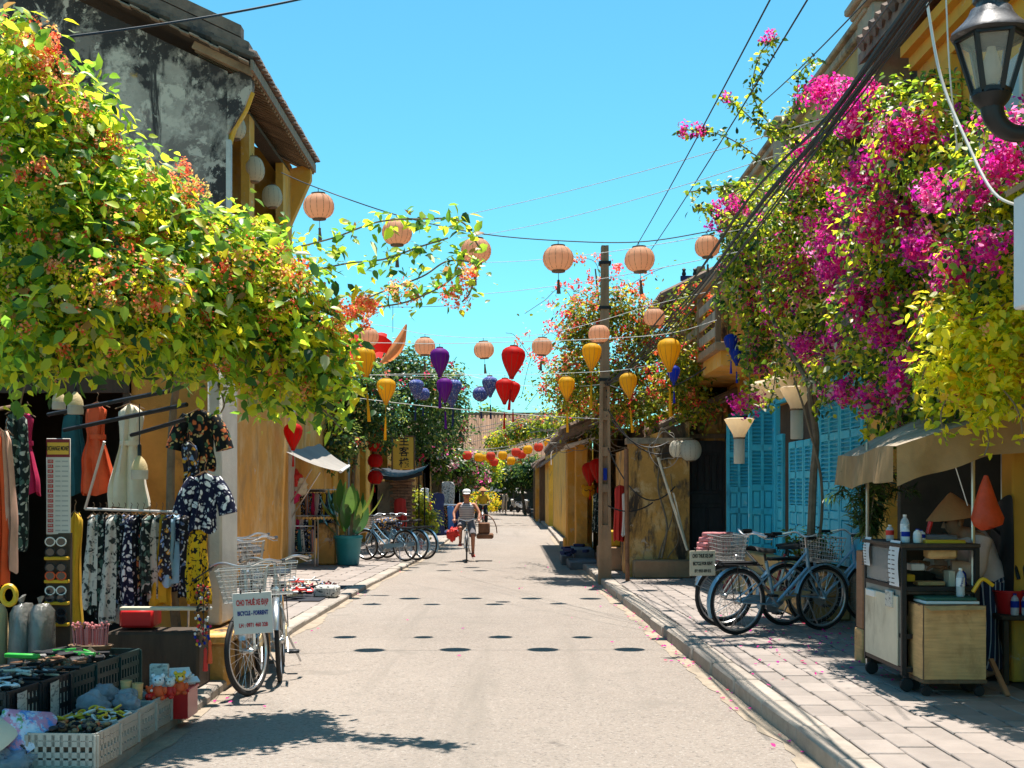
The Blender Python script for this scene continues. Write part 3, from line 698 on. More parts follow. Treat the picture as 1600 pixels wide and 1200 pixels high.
def left_terrace():
    XF = -4.4
    rt = thing('yellow_shophouse','ochre shophouse with pale blue door behind the green flowering vine','house',(-6,33,ZL),world=True)
    w_ = MB(); w_.box(XF-.25,XF,25.9,31.2,0,4.2); w_.box(XF-.25,XF,31.2,41,2.9,4.2); w_.build('front_wall',M['ochre'],rt)
    for y,wd in ((31.6,.8),(33.6,.6),(36.0,1.0),(38.6,1.0)):
        q = MB(); q.cbox(XF-.25,XF+.06,y-wd/2,y+wd/2,0,2.9,.03); q.build('pillar',M['ochre_bright2'],rt)
    q = MB(); q.box(XF-.2,XF-.12,31.9,33.4,0,2.9); q.build('plank_door',M['wood_dark'],rt)
    q = MB(); q.box(XF-.2,XF-.1,33.9,35.5,ZL,2.7); q.box(XF-.1,XF-.08,34.0,34.65,ZL+.1,2.6); q.box(XF-.1,XF-.08,34.75,35.4,ZL+.1,2.6); q.build('door',M['paledoor'],rt)
    q = MB(); q.box(XF-.2,XF-.14,36.5,41,0,2.9); q.build('opening_shade_sheet',M['interior'],rt)  # dark slab closes the bay in place of the shade inside it
    q = MB(); q.add([(XF+.5,25.7,4.1),(XF+.5,41,4.1),(-9,41,6.2),(-9,25.7,6.2),(XF+.5,25.7,4.02),(XF+.5,41,4.02),(-9,41,6.1),(-9,25.7,6.1)],[(0,1,2,3),(4,7,6,5),(0,4,5,1),(1,5,6,2),(2,6,7,3),(3,7,4,0)]); q.build('roof',M['tile_roof'],rt)
    # flat-tiled low houses beyond
    for (y0,y1,x,h,mt,lab) in ((41,56,-4.2,3.6,'ochre','low ochre house behind the clothes racks half way up the street'),(56,80,-3.6,3.8,'ochre_dirty','weathered low house under pink flowers towards the end of the street'),(80,109,-3.3,4.0,'stucco_white','farthest low house on the left before the tiled roof')):
        h_ = thing('low_house',lab,'house',(x-2,(y0+y1)/2,0),world=True)
        q = MB(); q.box(x-.3,x,y0,y1,2.5,h); q.box(x-.3,x,y0,y0+1.2,0,2.5); q.box(x-.3,x,y1-1.2,y1,0,2.5); q.box(x-.3,x,(y0+y1)/2-.6,(y0+y1)/2+.6,0,2.5); q.box(x-5,x,y0,y0+.2,0,h); q.build('wall',M[mt],h_)
        q = MB(); q.box(x-1.5,x-1.4,y0+.2,y1,0,2.6); q.build('shop_opening',M['interior'],h_)
        q = MB(); q.add([(x+.6,y0-.3,h-.1),(x+.6,y1,h-.1),(x-5,y1,h+2),(x-5,y0-.3,h+2),(x+.6,y0-.3,h-.18),(x+.6,y1,h-.18),(x-5,y1,h+1.9),(x-5,y0-.3,h+1.9)],[(0,1,2,3),(4,7,6,5),(0,4,5,1),(1,5,6,2),(2,6,7,3),(3,7,4,0)]); q.build('roof',M['tile_roof'],h_)
left_terrace()
# end of the street: tiled roofs across the road
def end_house():
    rt = thing('tiled_roof_house','house with a broad red brown tiled roof closing the end of the street','house',(-2,114,0),world=True)
    q = MB(); q.box(-9,6.5,112,112.3,2.6,4.6); q.box(-9,-6,112,112.3,0,2.6); q.box(4.5,6.5,112,112.3,0,2.6); q.build('wall',M['ochre'],rt)
    q = MB(); q.box(-6,4.5,115,115.1,0,2.7); q.box(-6,4.5,112,115,2.6,2.7); q.build('shop_opening',M['interior'],rt)
    q = MB(); q.add([(-9.5,111.2,4.3),(7,111.2,4.3),(7,119,8.6),(-9.5,119,8.6)],[(0,1,2,3)]); q.build('roof_boards',M['soffit'],rt)
    t = MB(); 
    prf = [(0,111.1+7.9*i/18,4.36+4.3*i/18+(.06 if i%2 else 0)) for i in range(19)]
    t.tube(prf,.15,7); tm = t.mesh('tile_row',M['tile_far'])
    for i in range(48): piece('tile_row',tm,rt,T3((-9.4+i*.345,0,0)))
    q = MB(); q.box(-9.6,7.1,118.8,119.2,8.5,8.95); q.build('ridge',M['tile_far'],rt)
end_house()
def side_roof_house():
    rt = thing('grey_roof_house','low house with a weathered grey tiled roof slope at the far right bend','house',(5,80,0),world=True)
    q = MB(); q.box(1.9,2.2,60,108,0,3.0); q.box(1.9,7,60,60.3,0,3.0); q.build('wall',M['ochre_dirty'],rt)
    for k in range(3):
        y0 = 59.5+k*16; q = MB(); z0 = 2.9+.25*k
        q.add([(1.3,y0,z0),(1.3,y0+15.6,z0),(7,y0+15.6,z0+3.3),(7,y0,z0+3.3),(1.3,y0,z0-.1),(1.3,y0+15.6,z0-.1),(7,y0+15.6,z0+3.2),(7,y0,z0+3.2)],[(0,1,2,3),(4,7,6,5),(0,4,5,1),(1,5,6,2),(2,6,7,3),(3,7,4,0)]); rf = q.build('roof',M['tile_roof'],rt)
        t = MB(); t.tube([(1.25,0,z0+.05),(7,0,z0+3.35)],.10,6); tm = t.mesh('tile_row',M['tile_roof'])
        for i in range(46): piece('tile_row',tm,rf,T3((0,y0+.2+i*.335,0)))
side_roof_house()

# ---------------------------------------------------------------- right side, far to near
def right_far():
    rt = thing('mustard_house','mustard yellow house corner with black mould streaks beyond the pillared house','house',(3,56,0),world=True)
    q = MB(); q.box(1.55,4.5,54,54.3,0,3.4); q.box(1.55,1.85,54.3,60,0,3.4); q.build('wall',M['ochre_bright'],rt)
    q = MB(); q.prism([(1.3,2.7),(2.6,3.5),(2.6,3.62),(1.3,2.82)],53.6,60,'xz'); q.build('roof',M['tile_roof'],rt)
    for (y,x,h,mt) in ((64,1.55,3.0,'wood_brown'),(68,1.42,3.2,'ochre'),(74,1.42,3.1,'wood_brown')):
        q = MB(); q.box(x-.18,x+.18,y-.2,y+.2,0,h); one(q,'wooden_post',M[mt],{64:'nearest weathered brown post outside the far right houses',68:'ochre post between two brown posts at the far right',74:'farthest brown post at the far right houses'}[y],'post',(x,y,0))
    rt = thing('pillared_house','ochre house with square pillars and a vine tangled roof behind the concrete pole','house',(3,30,0),world=True)
    q = MB(); q.cbox(1.30,1.62,30.6,31.1,0,2.75,.02); q.cbox(1.24,1.66,30.5,31.2,0,.45,.03); q.build('pillar',M['ochre'],rt)
    q = MB(); q.cbox(1.42,1.70,28.6,29.0,0,2.62,.02); q.cbox(1.38,1.76,28.5,29.1,0,.4,.03); q.build('pillar',M['ochre'],rt)
    q = MB(); q.box(2.1,6,33,33.2,0,3.2); q.build('wall',M['ochre_dirty'],rt); q = MB(); q.box(1.7,1.95,31.1,53,0,3.0); q.build('side_wall',M['ochre_bright'],rt)
    q = MB(); q.box(2.9,3.0,24,33,0,3.1); q.build('shop_back',M['interior'],rt)
    q = MB(); zz = [(1.0,2.60),(2.2,3.05),(4.2,4.2)]
    q.prism([(1.0,2.60),(4.4,4.0),(4.4,4.12),(1.0,2.72)],24.5,38,'xz'); q.build('roof',M['tile_roof'],rt)
    t = MB(); t.tube([(.95,0,2.74),(4.4,0,4.16)],.075,6); tm = t.mesh('tile_row',M['tile_roof'])
    for i in range(56): piece('tile_row',tm,rt,T3((0,24.6+i*.24,0)))
    q = MB(); q.prism([(1.15,2.52),(1.75,2.68),(1.75,2.72),(1.15,2.56)],27.0,30.3,'xz'); q.build('tin_sheet',M['white_paint'],rt)
    # yellow post above that roof
    q = MB(); q.box(1.30,1.52,29.9,30.1,0,4.05); one(q,'tall_post',M['ochre'],'slim ochre post rising above the vine tangled roof','post',(1.4,30,0))
right_far()
def mould_house():
    rt = thing('mouldy_cottage','low cottage with a blackened ochre end wall, dark plank door and sagging tiled eave','house',(3,22,0),world=True)
    q = MB(); q.prism([(1.96,0),(2.98,0),(2.98,2.75),(1.96,2.38)],21.5,21.75,'xz'); q.box(1.98,2.2,21.75,24.4,0,2.3); q.box(3.0,4.5,22.6,22.8,2.45,3.6); q.box(2.75,3.12,22.6,22.8,0,2.6); q.box(3.76,4.5,22.6,22.8,0,2.6); q.build('end_wall',M['ochre_dirty'],rt)
    q = MB(); q.cbox(2.02,2.98,21.2,21.5,ZR,.42,.02); q.build('plinth',M['concrete'],rt)
    q = MB(); q.box(1.92,3.02,21.42,21.8,2.36,2.46); q.build('coping',M['stone_trim'],rt)
    d = MB(); d.box(3.12,3.76,22.62,22.68,.5,2.5)
    dd = d.build('door',M['blackdoor'],rt)
    for (x0,x1,z0,z1) in ((3.16,3.42,.58,1.28),(3.46,3.72,.58,1.28),(3.16,3.72,1.34,1.52),(3.16,3.25,1.58,2.2),(3.28,3.37,1.58,2.2),(3.40,3.49,1.58,2.2),(3.52,3.61,1.58,2.2),(3.64,3.72,1.58,2.2),(3.16,3.72,2.25,2.46)):
        q = MB(); q.cbox(x0,x1,22.59,22.62,z0,z1,.008); q.build('panel',M['blackdoor'],dd)
    q = MB(); q.box(3.06,3.12,22.56,22.7,.3,2.55); q.box(3.76,3.8,22.56,22.7,.3,2.55); q.box(3.06,3.8,22.56,22.7,2.5,2.58); q.build('door_frame',M['wood_grey'],rt)
    q = MB(); q.box(2.9,3.8,21.9,22.6,ZR,.48); q.build('step',M['concrete'],rt)
    def rz(x): return 2.42+(x-2.2)*.46
    q = MB(); q.prism([(2.55,rz(2.55)),(4.0,rz(4.0)),(4.0,rz(4.0)+.05),(2.55,rz(2.55)+.05)],21.6,24.5,'xz'); q.build('roof_boards',M['wood_dark'],rt)
    t = MB(); t.tube([(2.50,0,rz(2.5)+.10),(4.0,0,rz(4.0)+.10)],.075,7); tm = t.mesh('tile_row',M['tile_roof'])
    for i in range(15): piece('tile_row',tm,rt,T3((0,21.62+i*.19,0)))
    for k in range(3):
        q = MB(); q.bar((2.5,21.55+k*.06,rz(2.5)+.03+.05*k),(4.0,21.55+k*.06,rz(4.0)+.03+.05*k),.05,.04); q.build('verge_board',M['wood_grey'],rt)
mould_house()
def blue_house():
    XF = 3.8
    rt = thing('blue_shutter_house','two storey ochre house with turquoise louvred doors under a magenta bougainvillea','house',(5,17.5,0),world=True)
    w_ = MB(); w_.box(XF,XF+.3,13.0,22.5,2.85,5.5); w_.box(XF,XF+.3,13.0,13.7,0,2.85); w_.box(XF,XF+.3,22.2,22.6,0,2.85); w_.box(XF,10,22.4,22.6,0,6.3); w_.box(XF,10,13,13.2,2.8,5.8)
    w_.build('front_wall',M['ochre'],rt)
    q = MB(); q.box(XF-.04,XF+.34,13.0,22.6,0,.66); q.build('base',M['stone_trim'],rt)
    q = MB(); q.cbox(3.25,3.76,14.2,19.8,ZR,.38,.02); q.cbox(3.5,3.76,14.2,19.8,.38,.66,.02); q.build('step',M['ochre_step'],rt)
    q = MB(); q.box(XF+.25,XF+.3,13.7,22.2,.66,2.85); q.build('backing',M['interior'],rt)
    # leaves hang just in front of the wall line; local x runs towards the camera (-y)
    for (y0,wd,z0,z1,c) in ((22.1,.86,.70,2.72,2),(21.2,.86,.70,2.72,2),(18.15,.40,.62,2.36,1),(17.35,.86,.64,2.22,2),(16.45,.80,.64,2.22,2),(15.6,.92,.72,2.78,2),(14.65,.92,.72,2.78,2)):
        louvre_leaf(rt,(XF-.03,y0),R(-90),wd,z0,z1,'blue_door',cols=c)
    louvre_leaf(rt,(XF-.42,18.3),R(3),.40,.72,2.76,'blue_door',cols=2)
    louvre_leaf(rt,(XF-.40,20.3),R(-6),.40,.72,2.70,'blue_door',cols=2)
    for y in (22.2,20.25,18.25,15.62,13.72):
        q = MB(); q.cbox(XF-.06,XF+.02,y-.045,y+.045,.66,2.85,.006); q.build('door_post',M['blue_door'],rt)
    q = MB(); q.cbox(XF-.06,XF+.02,13.68,22.24,2.80,2.90,.006); q.build('lintel',M['blue_door'],rt)
    # balcony with horizontal slats
    q = MB(); q.cbox(2.95,3.8,18.6,24.2,3.62,3.74,.01); q.build('balcony_floor',M['concrete'],rt)
    q = MB(); q.box(3.05,3.8,18.7,24.1,3.40,3.62); q.build('balcony_beam',M['ochre'],rt)
    for y in (18.7,20.5,22.3,24.1):
        q = MB(); q.cbox(2.97,3.05,y-.05,y+.05,3.74,4.66,.006); q.build('baluster_post',M['wood_brown'],rt)
    sm_ = MB(); sm_.cbox(-.015,.015,-.85,.85,-.07,.07,.006); sme = sm_.mesh('balcony_slat',M['stone_trim'])
    for y in (19.6,21.4,23.2):
        for z in (3.92,4.16,4.40): piece('balcony_slat',sme,rt,T3((3.0,y,z)))
    q = MB(); q.cbox(2.94,3.08,18.6,24.2,4.66,4.80,.01); q.build('hand_rail',M['concrete'],rt)
    q = MB(); q.box(3.3,3.8,22.6,27,3.2,3.6); q.box(3.5,3.8,22.6,27.5,3.6,5.2); q.build('side_wing',M['ochre_dirty'],rt)
    q = MB(); q.prism([(2.7,4.9),(6,6.5),(6,6.6),(2.7,5.0)],22.6,28,'xz'); q.build('wing_roof',M['tile_roof'],rt)
    t = MB(); t.tube([(2.65,0,5.03),(6,0,6.65)],.075,7); tm = t.mesh('wing_tile_row',M['tile_roof'])
    for i in range(26): piece('tile_row',tm,rt,T3((0,22.7+i*.2,0)))
    # cornice and parapet
    for (z0,z1,x0) in ((5.18,5.30,3.66),(5.30,5.40,3.58),(5.40,5.52,3.50),(5.52,5.60,3.56)):
        q = MB(); q.box(x0,XF+.3,12.9,21.4,z0,z1); q.build('cornice',M['stone_trim'],rt)
    q = MB(); q.box(3.68,3.98,13.0,21.2,5.60,6.30); q.build('parapet',M['ochre_par'],rt)
    q = MB(); q.cbox(3.60,4.05,12.9,21.3,6.30,6.40,.02); q.cbox(3.55,4.1,12.9,21.3,6.40,6.46,.02); q.build('parapet_cap',M['stone_trim'],rt)
    for (y,z1) in ((13.0,6.56),(17.3,6.5),(21.2,6.56)):
        q = MB(); q.cbox(3.58,4.1,y-.28,y+.28,5.6,z1-.12,.02); q.cbox(3.52,4.16,y-.34,y+.34,z1-.12,z1-.05,.02); q.cbox(3.47,4.2,y-.39,y+.39,z1-.05,z1+.03,.02); q.build('pilaster',M['stone_trim'],rt)
    q = MB(); q.cbox(3.35,3.8,12.55,13.3,3.2,5.0,.02); q.cbox(3.25,3.85,12.45,13.4,5.0,5.12,.02); q.cbox(3.18,3.9,12.38,13.48,5.12,5.26,.03); q.add([(3.18,12.38,5.26),(3.9,12.38,5.26),(3.9,13.48,5.26),(3.18,13.48,5.26),(3.55,12.9,5.44)],[(0,1,4),(1,2,4),(2,3,4),(3,0,4)]); q.build('capped_pier',M['pier'],rt)
blue_house()
def yellow_house():
    XF = 3.9
    rt = thing('yellow_corner_house','bright yellow upper house wall with a black stained end behind the street lamp','house',(5.5,10.5,0),world=True)
    q = MB(); q.box(XF,XF+.3,4.0,12.3,2.5,6.0); q.box(XF,XF+.3,4.0,9.5,0,2.5); q.build('front_wall',M['ochre_bright'],rt)
    q = MB(); q.box(XF+.02,8,12.3,12.6,2.5,5.9); q.build('end_wall',M['blackwall'],rt)
    for i,(z0,z1,x0) in enumerate(((5.35,5.5,3.80),(5.5,5.62,3.72),(5.62,5.72,3.64))):
        q = MB(); q.box(x0,XF+.3,4.0,12.0,z0,z1); q.build('moulding',M['ochre_bright2'],rt)
    q = MB(); q.prism([(3.45,5.80),(7.5,7.6),(7.5,7.7),(3.45,5.9)],4.0,12.75,'xz'); q.build('roof',M['tile_roof'],rt)
    t = MB(); t.tube([(3.40,0,5.93),(7.5,0,7.75)],.08,7); tm = t.mesh('tile_row',M['tile_roof'])
    for i in range(42): piece('tile_row',tm,rt,T3((0,4.1+i*.205,0)))
    for y in (9.2,11.2):
        q = MB(); q.cbox(3.78,3.9,y-.13,y+.13,2.5,5.35,.015); q.build('pilaster',M['ochre_bright2'],rt)
    w_ = MB(); w_.box(3.86,3.898,9.6,10.7,3.5,4.9); wi = w_.build('window',M['paledoor'],rt)
    for y in (9.62,10.15,10.66):
        q = MB(); q.cbox(3.82,3.86,y-.03,y+.03,3.5,4.9,.005); q.build('frame',M['stucco_white'],wi)
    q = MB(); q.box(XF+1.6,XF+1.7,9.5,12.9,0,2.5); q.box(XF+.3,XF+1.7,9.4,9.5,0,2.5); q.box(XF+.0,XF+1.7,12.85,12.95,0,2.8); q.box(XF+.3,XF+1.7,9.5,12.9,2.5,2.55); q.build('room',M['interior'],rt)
    q = MB(); q.cbox(3.76,3.94,9.62,9.84,ZR,2.5,.015); q.build('pillar',M['ochre_bright2'],rt)
    q = MB(); q.tube([(3.76,8.9,2.6),(3.76,8.9,5.3)],.05,8); q.build('downpipe',M['paledoor'],rt)
yellow_house()
# ================================================================ STREET FURNITURE, LANTERNS, WIRES
def wire(name, pts, r, m, lab, cat='wire', group=None):
    q = MB(); q.tube(pts,r,5); return one(q,name,M[m],lab,cat,tuple(pts[0]),group)
def utility_pole():
    rt = thing('utility_pole','square concrete utility pole with recessed slots at the right kerb','pole',(1.55,21.4,ZR),world=True)
    m = MB(); X,Y = 1.55,21.4
    for (z0,z1,w0,w1) in ((ZR-.1,1.1,.20,.19),):
        pass
    zs = [ZR-.1,.95,1.05,1.55,1.65,2.05,2.15,5.66]; wd = lambda z: .215-.017*z
    # four corner rails with webs between leave the recessed slots open
    for sx in (-1,1):
        m.prism([(X+sx*wd(0)/2,ZR-.1),(X+sx*wd(5.66)/2,5.66),(X+sx*(wd(5.66)/2-.045),5.66),(X+sx*(wd(0)/2-.05),ZR-.1)],Y-.1,Y+.1,'xz')
    for (a,b) in ((ZR-.1,1.0),(1.55,1.68),(2.15,2.3),(2.75,2.9),(3.3,5.66)):
        m.box(X-wd(a)/2+.045,X+wd(a)/2-.045,Y-.09,Y+.09,a,b)
    m.box(X-.05,X+.05,Y-.03,Y+.05,ZR,5.6)
    m.build('post',M['concrete'],rt)
    for z in (5.35,4.6,3.4):
        q = MB(); q.box(X-.10,X+.10,Y-.11,Y+.11,z,z+.05); q.build('steel_band',M['iron'],rt)
    q = MB(); q.box(X-.03,X+.03,Y-.13,Y-.10,1.75,1.95); q.build('meter_tag',M['l_blue'],rt)
    # crossarm pole behind it
    p = MB(); p.box(3.9,4.06,26.9,27.1,0,6.3)
    rt2 = thing('crossarm_pole','old pole top with a blue crossarm and two insulators above the balcony','pole',(3.98,27,0),world=True)
    p.build('post',M['concrete'],rt2)
    q = MB(); q.box(3.55,4.25,26.9,27.0,6.0,6.1); c = q.build('crossarm',M['navy'],rt2)
    for x in (3.62,3.85):
        q = MB(); q.lathe([(.03,6.1),(.05,6.14),(.03,6.2),(.045,6.24),(.0001,6.28)],10,(x,26.95,0)); q.build('insulator',M['iron'],rt2)
utility_pole()
q = MB(); q.tube([(1.86,20.6,ZR-.02),(1.84,20.6,2.25)],.035,8); one(q,'iron_post',M['rust'],'thin dark iron post right of the concrete utility pole','post',(1.86,20.6,ZR))
q = MB(); q.tube([at(1028,715,20.9),at(1074,860,20.7)],.022,6); q.tube([at(1052,770,20.85),at(1073,855,20.72)],.014,6); one(q,'bamboo_prop',M['sign_cream'],'pale bamboo pole leaning against the mouldy end wall','pole',(2.6,20.8,ZR))

# lanterns -------------------------------------------------------
def lantern_proto(shape, w, h, mname, tassel=.35, ribs=20, tmat=None):
    """hangs from its origin"""
    rt = thing('paper_lantern','-','lantern',(0,0,0)); top = -.06
    m = MB(); k = 14; n = ribs*2; prof = []
    for i in range(k+1):
        t = i/k
        if shape == 'round': r = math.sin(PI*(.10+.80*t))**.75; z = -math.cos(PI*(.10+.80*t))
        elif shape == 'drop':
            r = (math.sin(PI*(.05+.95*(1-t)**1.0*.0+.0)) if False else 0); u = 1-t
            r = [(.30,0),(.72,.07),(.95,.16),(1.0,.27),(.93,.42),(.78,.57),(.58,.72),(.38,.85),(.22,.95),(.18,1)]
            rr = 0
            for a,b in zip(r,r[1:]):
                if a[1] <= u <= b[1]: rr = a[0]+(b[0]-a[0])*(u-a[1])/(b[1]-a[1])
            prof.append((rr*w/2, top-h*u)); continue
        elif shape == 'cone': r = .22+.78*t if False else 1-.72*(1-t)
        prof.append((max(.02,r)*w/2, top-h/2+ z*h/2*1.05 if shape=='round' else top-h*(1-t)))
    m.lathe(prof, n, mod=lambda j: 1.0 if j%2==0 else .965); m.build('shade',M[mname],rt,angle=70,fix=True)
    f = MB()
    for j in range(0,n,2):
        a = 2*PI*j/n; f.tube([(r*1.004*math.cos(a),r*1.004*math.sin(a),z) for r,z in prof[::2]],.0022,3,cap=False)
    f.build('wire_frame',M['wood_brown'],rt)
    c = MB(); r0 = prof[-1][0]; c.lathe([(r0+.006,top-.012),(r0+.008,top+.012),(r0*.5,top+.016),(.012,top+.02)],14); c.build('top_ring',M['wood_brown'],rt)
    c = MB(); rb = prof[0][0]; zb = prof[0][1]; c.lathe([(.01,zb-.02),(rb+.004,zb-.014),(rb+.005,zb+.01)],14); c.build('bottom_ring',M['wood_brown' if shape=='round' else mname],rt)
    c = MB(); c.tube([(0,0,0),(0,0,top+.02)],.004,5); c.build('hanger',M['iron'],rt)
    if tassel:
        t_ = MB(); t_.tube([(0,0,zb-.02),(0,0,zb-.02-tassel*.35)],.003,4); t_.lathe([(.004,zb-.02-tassel*.33),(.016,zb-.02-tassel*.36),(.013,zb-.02-tassel*.46),(.016,zb-.02-tassel*.6),(.024,zb-.02-tassel)],10,mod=lambda j: 1 if j%2 else .7); t_.build('tassel',M[tmat or mname],rt)
    return rt
def hang(proto, spots, labels, group, used=[]):
    for (p,s,lab) in zip(spots,labels['scale'],labels['label']):
        o = proto if proto.name not in used else dup(proto); used.append(proto.name)
        o.location = p; o.scale = (s,s,s); o.rotation_euler = (R(random.Random(int(p[0]*100)).uniform(-4,4)),R(random.Random(int(p[0]*77)).uniform(-4,4)),random.Random(int(p[0]*55)).uniform(0,3)); o['label']=lab; o['group']=group
lrg = random.Random(2)
pr = lantern_proto('round',.32,.255,'l_peach',.22,14,'wood_brown')
rowA = [(497,294,48,'peach round lantern leftmost of the upper string, beside the old tiled eave'),(620,336,47,'peach round lantern behind green creeper leaves on the upper string'),(745,364,47,'peach round lantern at the leafy tip of the long creeper sprays'),(872,376,48,'peach round lantern in mid street on the upper string, fourth from left'),(998,378,47,'peach round lantern right of the concrete pole top on the upper string'),(1105,362,40,'peach round lantern half hidden by bougainvillea at the right end of the upper string')]
A_pts = [at(a,b,13.4) for a,b,_,_ in rowA]
hang(pr,A_pts,{'scale':[d*13.4/2000/.32 for _,_,d,_ in rowA],'label':[l for *_,l in rowA]},'peach lanterns on the upper string')
rowB = [(577,507,33,'small peach lantern above the leftmost yellow drop lantern'),(664,522,33,'small peach lantern just left of the upper purple lantern'),(755,528,32,'small peach lantern between the purple and the red lanterns'),(848,522,33,'small peach lantern just right of the large red lantern'),(935,502,34,'small peach lantern beside the pole, above a yellow drop lantern'),(1022,476,33,'small peach lantern highest of its string, right of the pole')]
B_pts = [at(a,b,19.4) for a,b,_,_ in rowB]
hang(pr,B_pts,{'scale':[d*19.4/2000/.32 for _,_,d,_ in rowB],'label':[l for *_,l in rowB]},'peach lanterns on the second string')
py_ = lantern_proto('drop',.30,.40,'l_yellow',.55,12)
yl = [(568,536,36,14.3,'yellow drop lantern with long tassel against the left creeper'),(604,585,30,18.3,'small yellow drop lantern in front of the dark green vine on the left'),(925,530,32,14.3,'yellow drop lantern hanging in front of the concrete pole'),(1045,521,38,14.1,'largest yellow drop lantern, left of the slatted balcony'),(885,583,27,18.4,'small yellow drop lantern left of the concrete pole'),(980,577,29,18.4,'small yellow drop lantern right of the concrete pole, before orange flowers')]
C_pts = {}
hang(py_,[at(a,b,Y) for a,b,_,Y,_ in yl],{'scale':[d*Y/2000/.30 for _,_,d,Y,_ in yl],'label':[l for *_,l in yl]},'yellow drop lanterns over the street')
pp = lantern_proto('drop',.27,.385,'l_purple',.42,12)
pl_ = [(687,537,31,14.3,'upper of the two purple drop lanterns'),(694,585,26,18.3,'lower and smaller of the two purple drop lanterns')]
hang(pp,[at(a,b,Y) for a,b,_,Y,_ in pl_],{'scale':[d*Y/2000/.27 for _,_,d,Y,_ in pl_],'label':[l for *_,l in pl_]},'purple drop lanterns over the street')
pr2 = lantern_proto('drop',.33,.43,'l_red',.42,12)
rl = [(804,534,38,14.3,'larger red drop lantern, the upper of the pair in mid street'),(789,586,30,18.3,'smaller red drop lantern below the larger one'),(801,592,24,18.7,'red drop lantern tucked behind the smaller red one')]
hang(pr2,[at(a,b,Y) for a,b,_,Y,_ in rl],{'scale':[d*Y/2000/.33 for _,_,d,Y,_ in rl],'label':[l for *_,l in rl]},'red drop lanterns over the street')
pb = lantern_proto('drop',.30,.38,'l_print',.40,10,'navy')
bl = [(651,588,24,26,'blue patterned drop lantern leftmost over the dark vine'),(710,588,25,26,'blue patterned drop lantern right of the lower purple lantern'),(705,606,21,28,'blue patterned lantern half behind the lower purple lantern'),(765,583,25,26,'blue patterned drop lantern just left of the red pair')]
hang(pb,[at(a,b,Y) for a,b,_,Y,_ in bl],{'scale':[d*Y/2000/.30 for _,_,d,Y,_ in bl],'label':[l for *_,l in bl]},'blue patterned lanterns over the street')
pb2 = lantern_proto('round',.30,.25,'l_print',.32,10,'navy')
bl2 = [(661,602,22,27,'blue patterned round lantern low over the dark vine'),(750,600,25,27,'blue patterned round lantern against the open sky')]
hang(pb2,[at(a,b,Y) for a,b,_,Y,_ in bl2],{'scale':[d*Y/2000/.30 for _,_,d,Y,_ in bl2],'label':[l for *_,l in bl2]},'blue patterned lanterns over the street')
pk = lantern_proto('drop',.26,.36,'l_blue',.35,9)
kl_ = [(1052,566,21,16,'royal blue drop lantern below the largest yellow one'),(1142,517,22,15,'royal blue lantern with a bow among magenta flowers, upper of two'),(1150,538,20,15,'royal blue lantern at the magenta flowers, lower of two')]
hang(pk,[at(a,b,Y) for a,b,_,Y,_ in kl_],{'scale':[d*Y/2000/.26 for _,_,d,Y,_ in kl_],'label':[l for *_,l in kl_]},'royal blue lanterns on the right')
pw = lantern_proto('round',.40,.38,'l_white',0,12)
wl_ = [(1078,682,34,21,'white ribbed lantern under the cottage eave, right of two'),(1060,684,28,21.2,'white ribbed lantern under the cottage eave, left and behind')]
hang(pw,[at(a,b,Y) for a,b,_,Y,_ in wl_],{'scale':[d*Y/2000/.40 for _,_,d,Y,_ in wl_],'label':[l for *_,l in wl_]},'white lanterns at the cottage')
pg = lantern_proto('round',.36,.38,'l_beige',0,12)
gl = [(364,176,34,20.1,'cream lantern under the tall gable eave, topmost of three'),(388,240,36,21.5,'cream lantern under the gable eave, middle of three'),(420,285,32,23.2,'cream lantern under the gable eave, lowest of three')]
hang(pg,[Vector((max(at(a,b,Y)[0],-4.36),Y,at(a,b,Y)[2])) for a,b,_,Y,_ in gl],{'scale':[d*Y/2000/.36 for _,_,d,Y,_ in gl],'label':[l for *_,l in gl]},'cream lanterns under the gable eave')
pf = lantern_proto('round',.46,.40,'l_coral',.3,8,'l_yellow')
pfy = lantern_proto('round',.46,.40,'l_yellow',.3,8)
far = [(692,706,'c'),(711,709,'y'),(730,711,'c'),(749,714,'y'),(767,712,'c'),(786,711,'y'),(806,706,'c'),(824,702,'y'),(842,698,'c'),(858,692,'y'),(760,716,'y'),(772,722,'c'),(799,720,'y'),(815,710,'c'),(862,714,'y')]
nm = ['first','second','third','fourth','fifth','sixth','seventh','eighth','ninth','tenth']
for col,proto,word in (('c',pf,'coral'),('y',pfy,'yellow')):
    ss = [(a,b) for a,b,c in far if c == col]
    hang(proto,[at(a,b-8,60+ (4 if i>4 else 0)) for i,(a,b) in enumerate(ss)],{'scale':[1]*len(ss),'label':['small round %s lantern, %s of its colour from the left on the far string'%(word,nm[i]) for i in range(len(ss))]},'red and yellow lanterns on the far string')
rr_ = [(645,662,26,33),(640,686,26,33),(643,704,26,33),(646,721,26,33),(640,754,26,33),(622,668,26,34)]
pq = lantern_proto('round',.40,.34,'l_red',.2,9)
hang(pq,[at(x-30,y+6,Y) for x,y,_,Y in [(620,654,0,33),(617,676,0,33),(617,700,0,33),(617,726,0,33)]],{'scale':[1]*4,'label':['red lantern beside the ochre shophouse pillars, %s of the hanging column'%k for k in ('topmost','second','third','lowest')]},'red lanterns at the ochre shophouse')
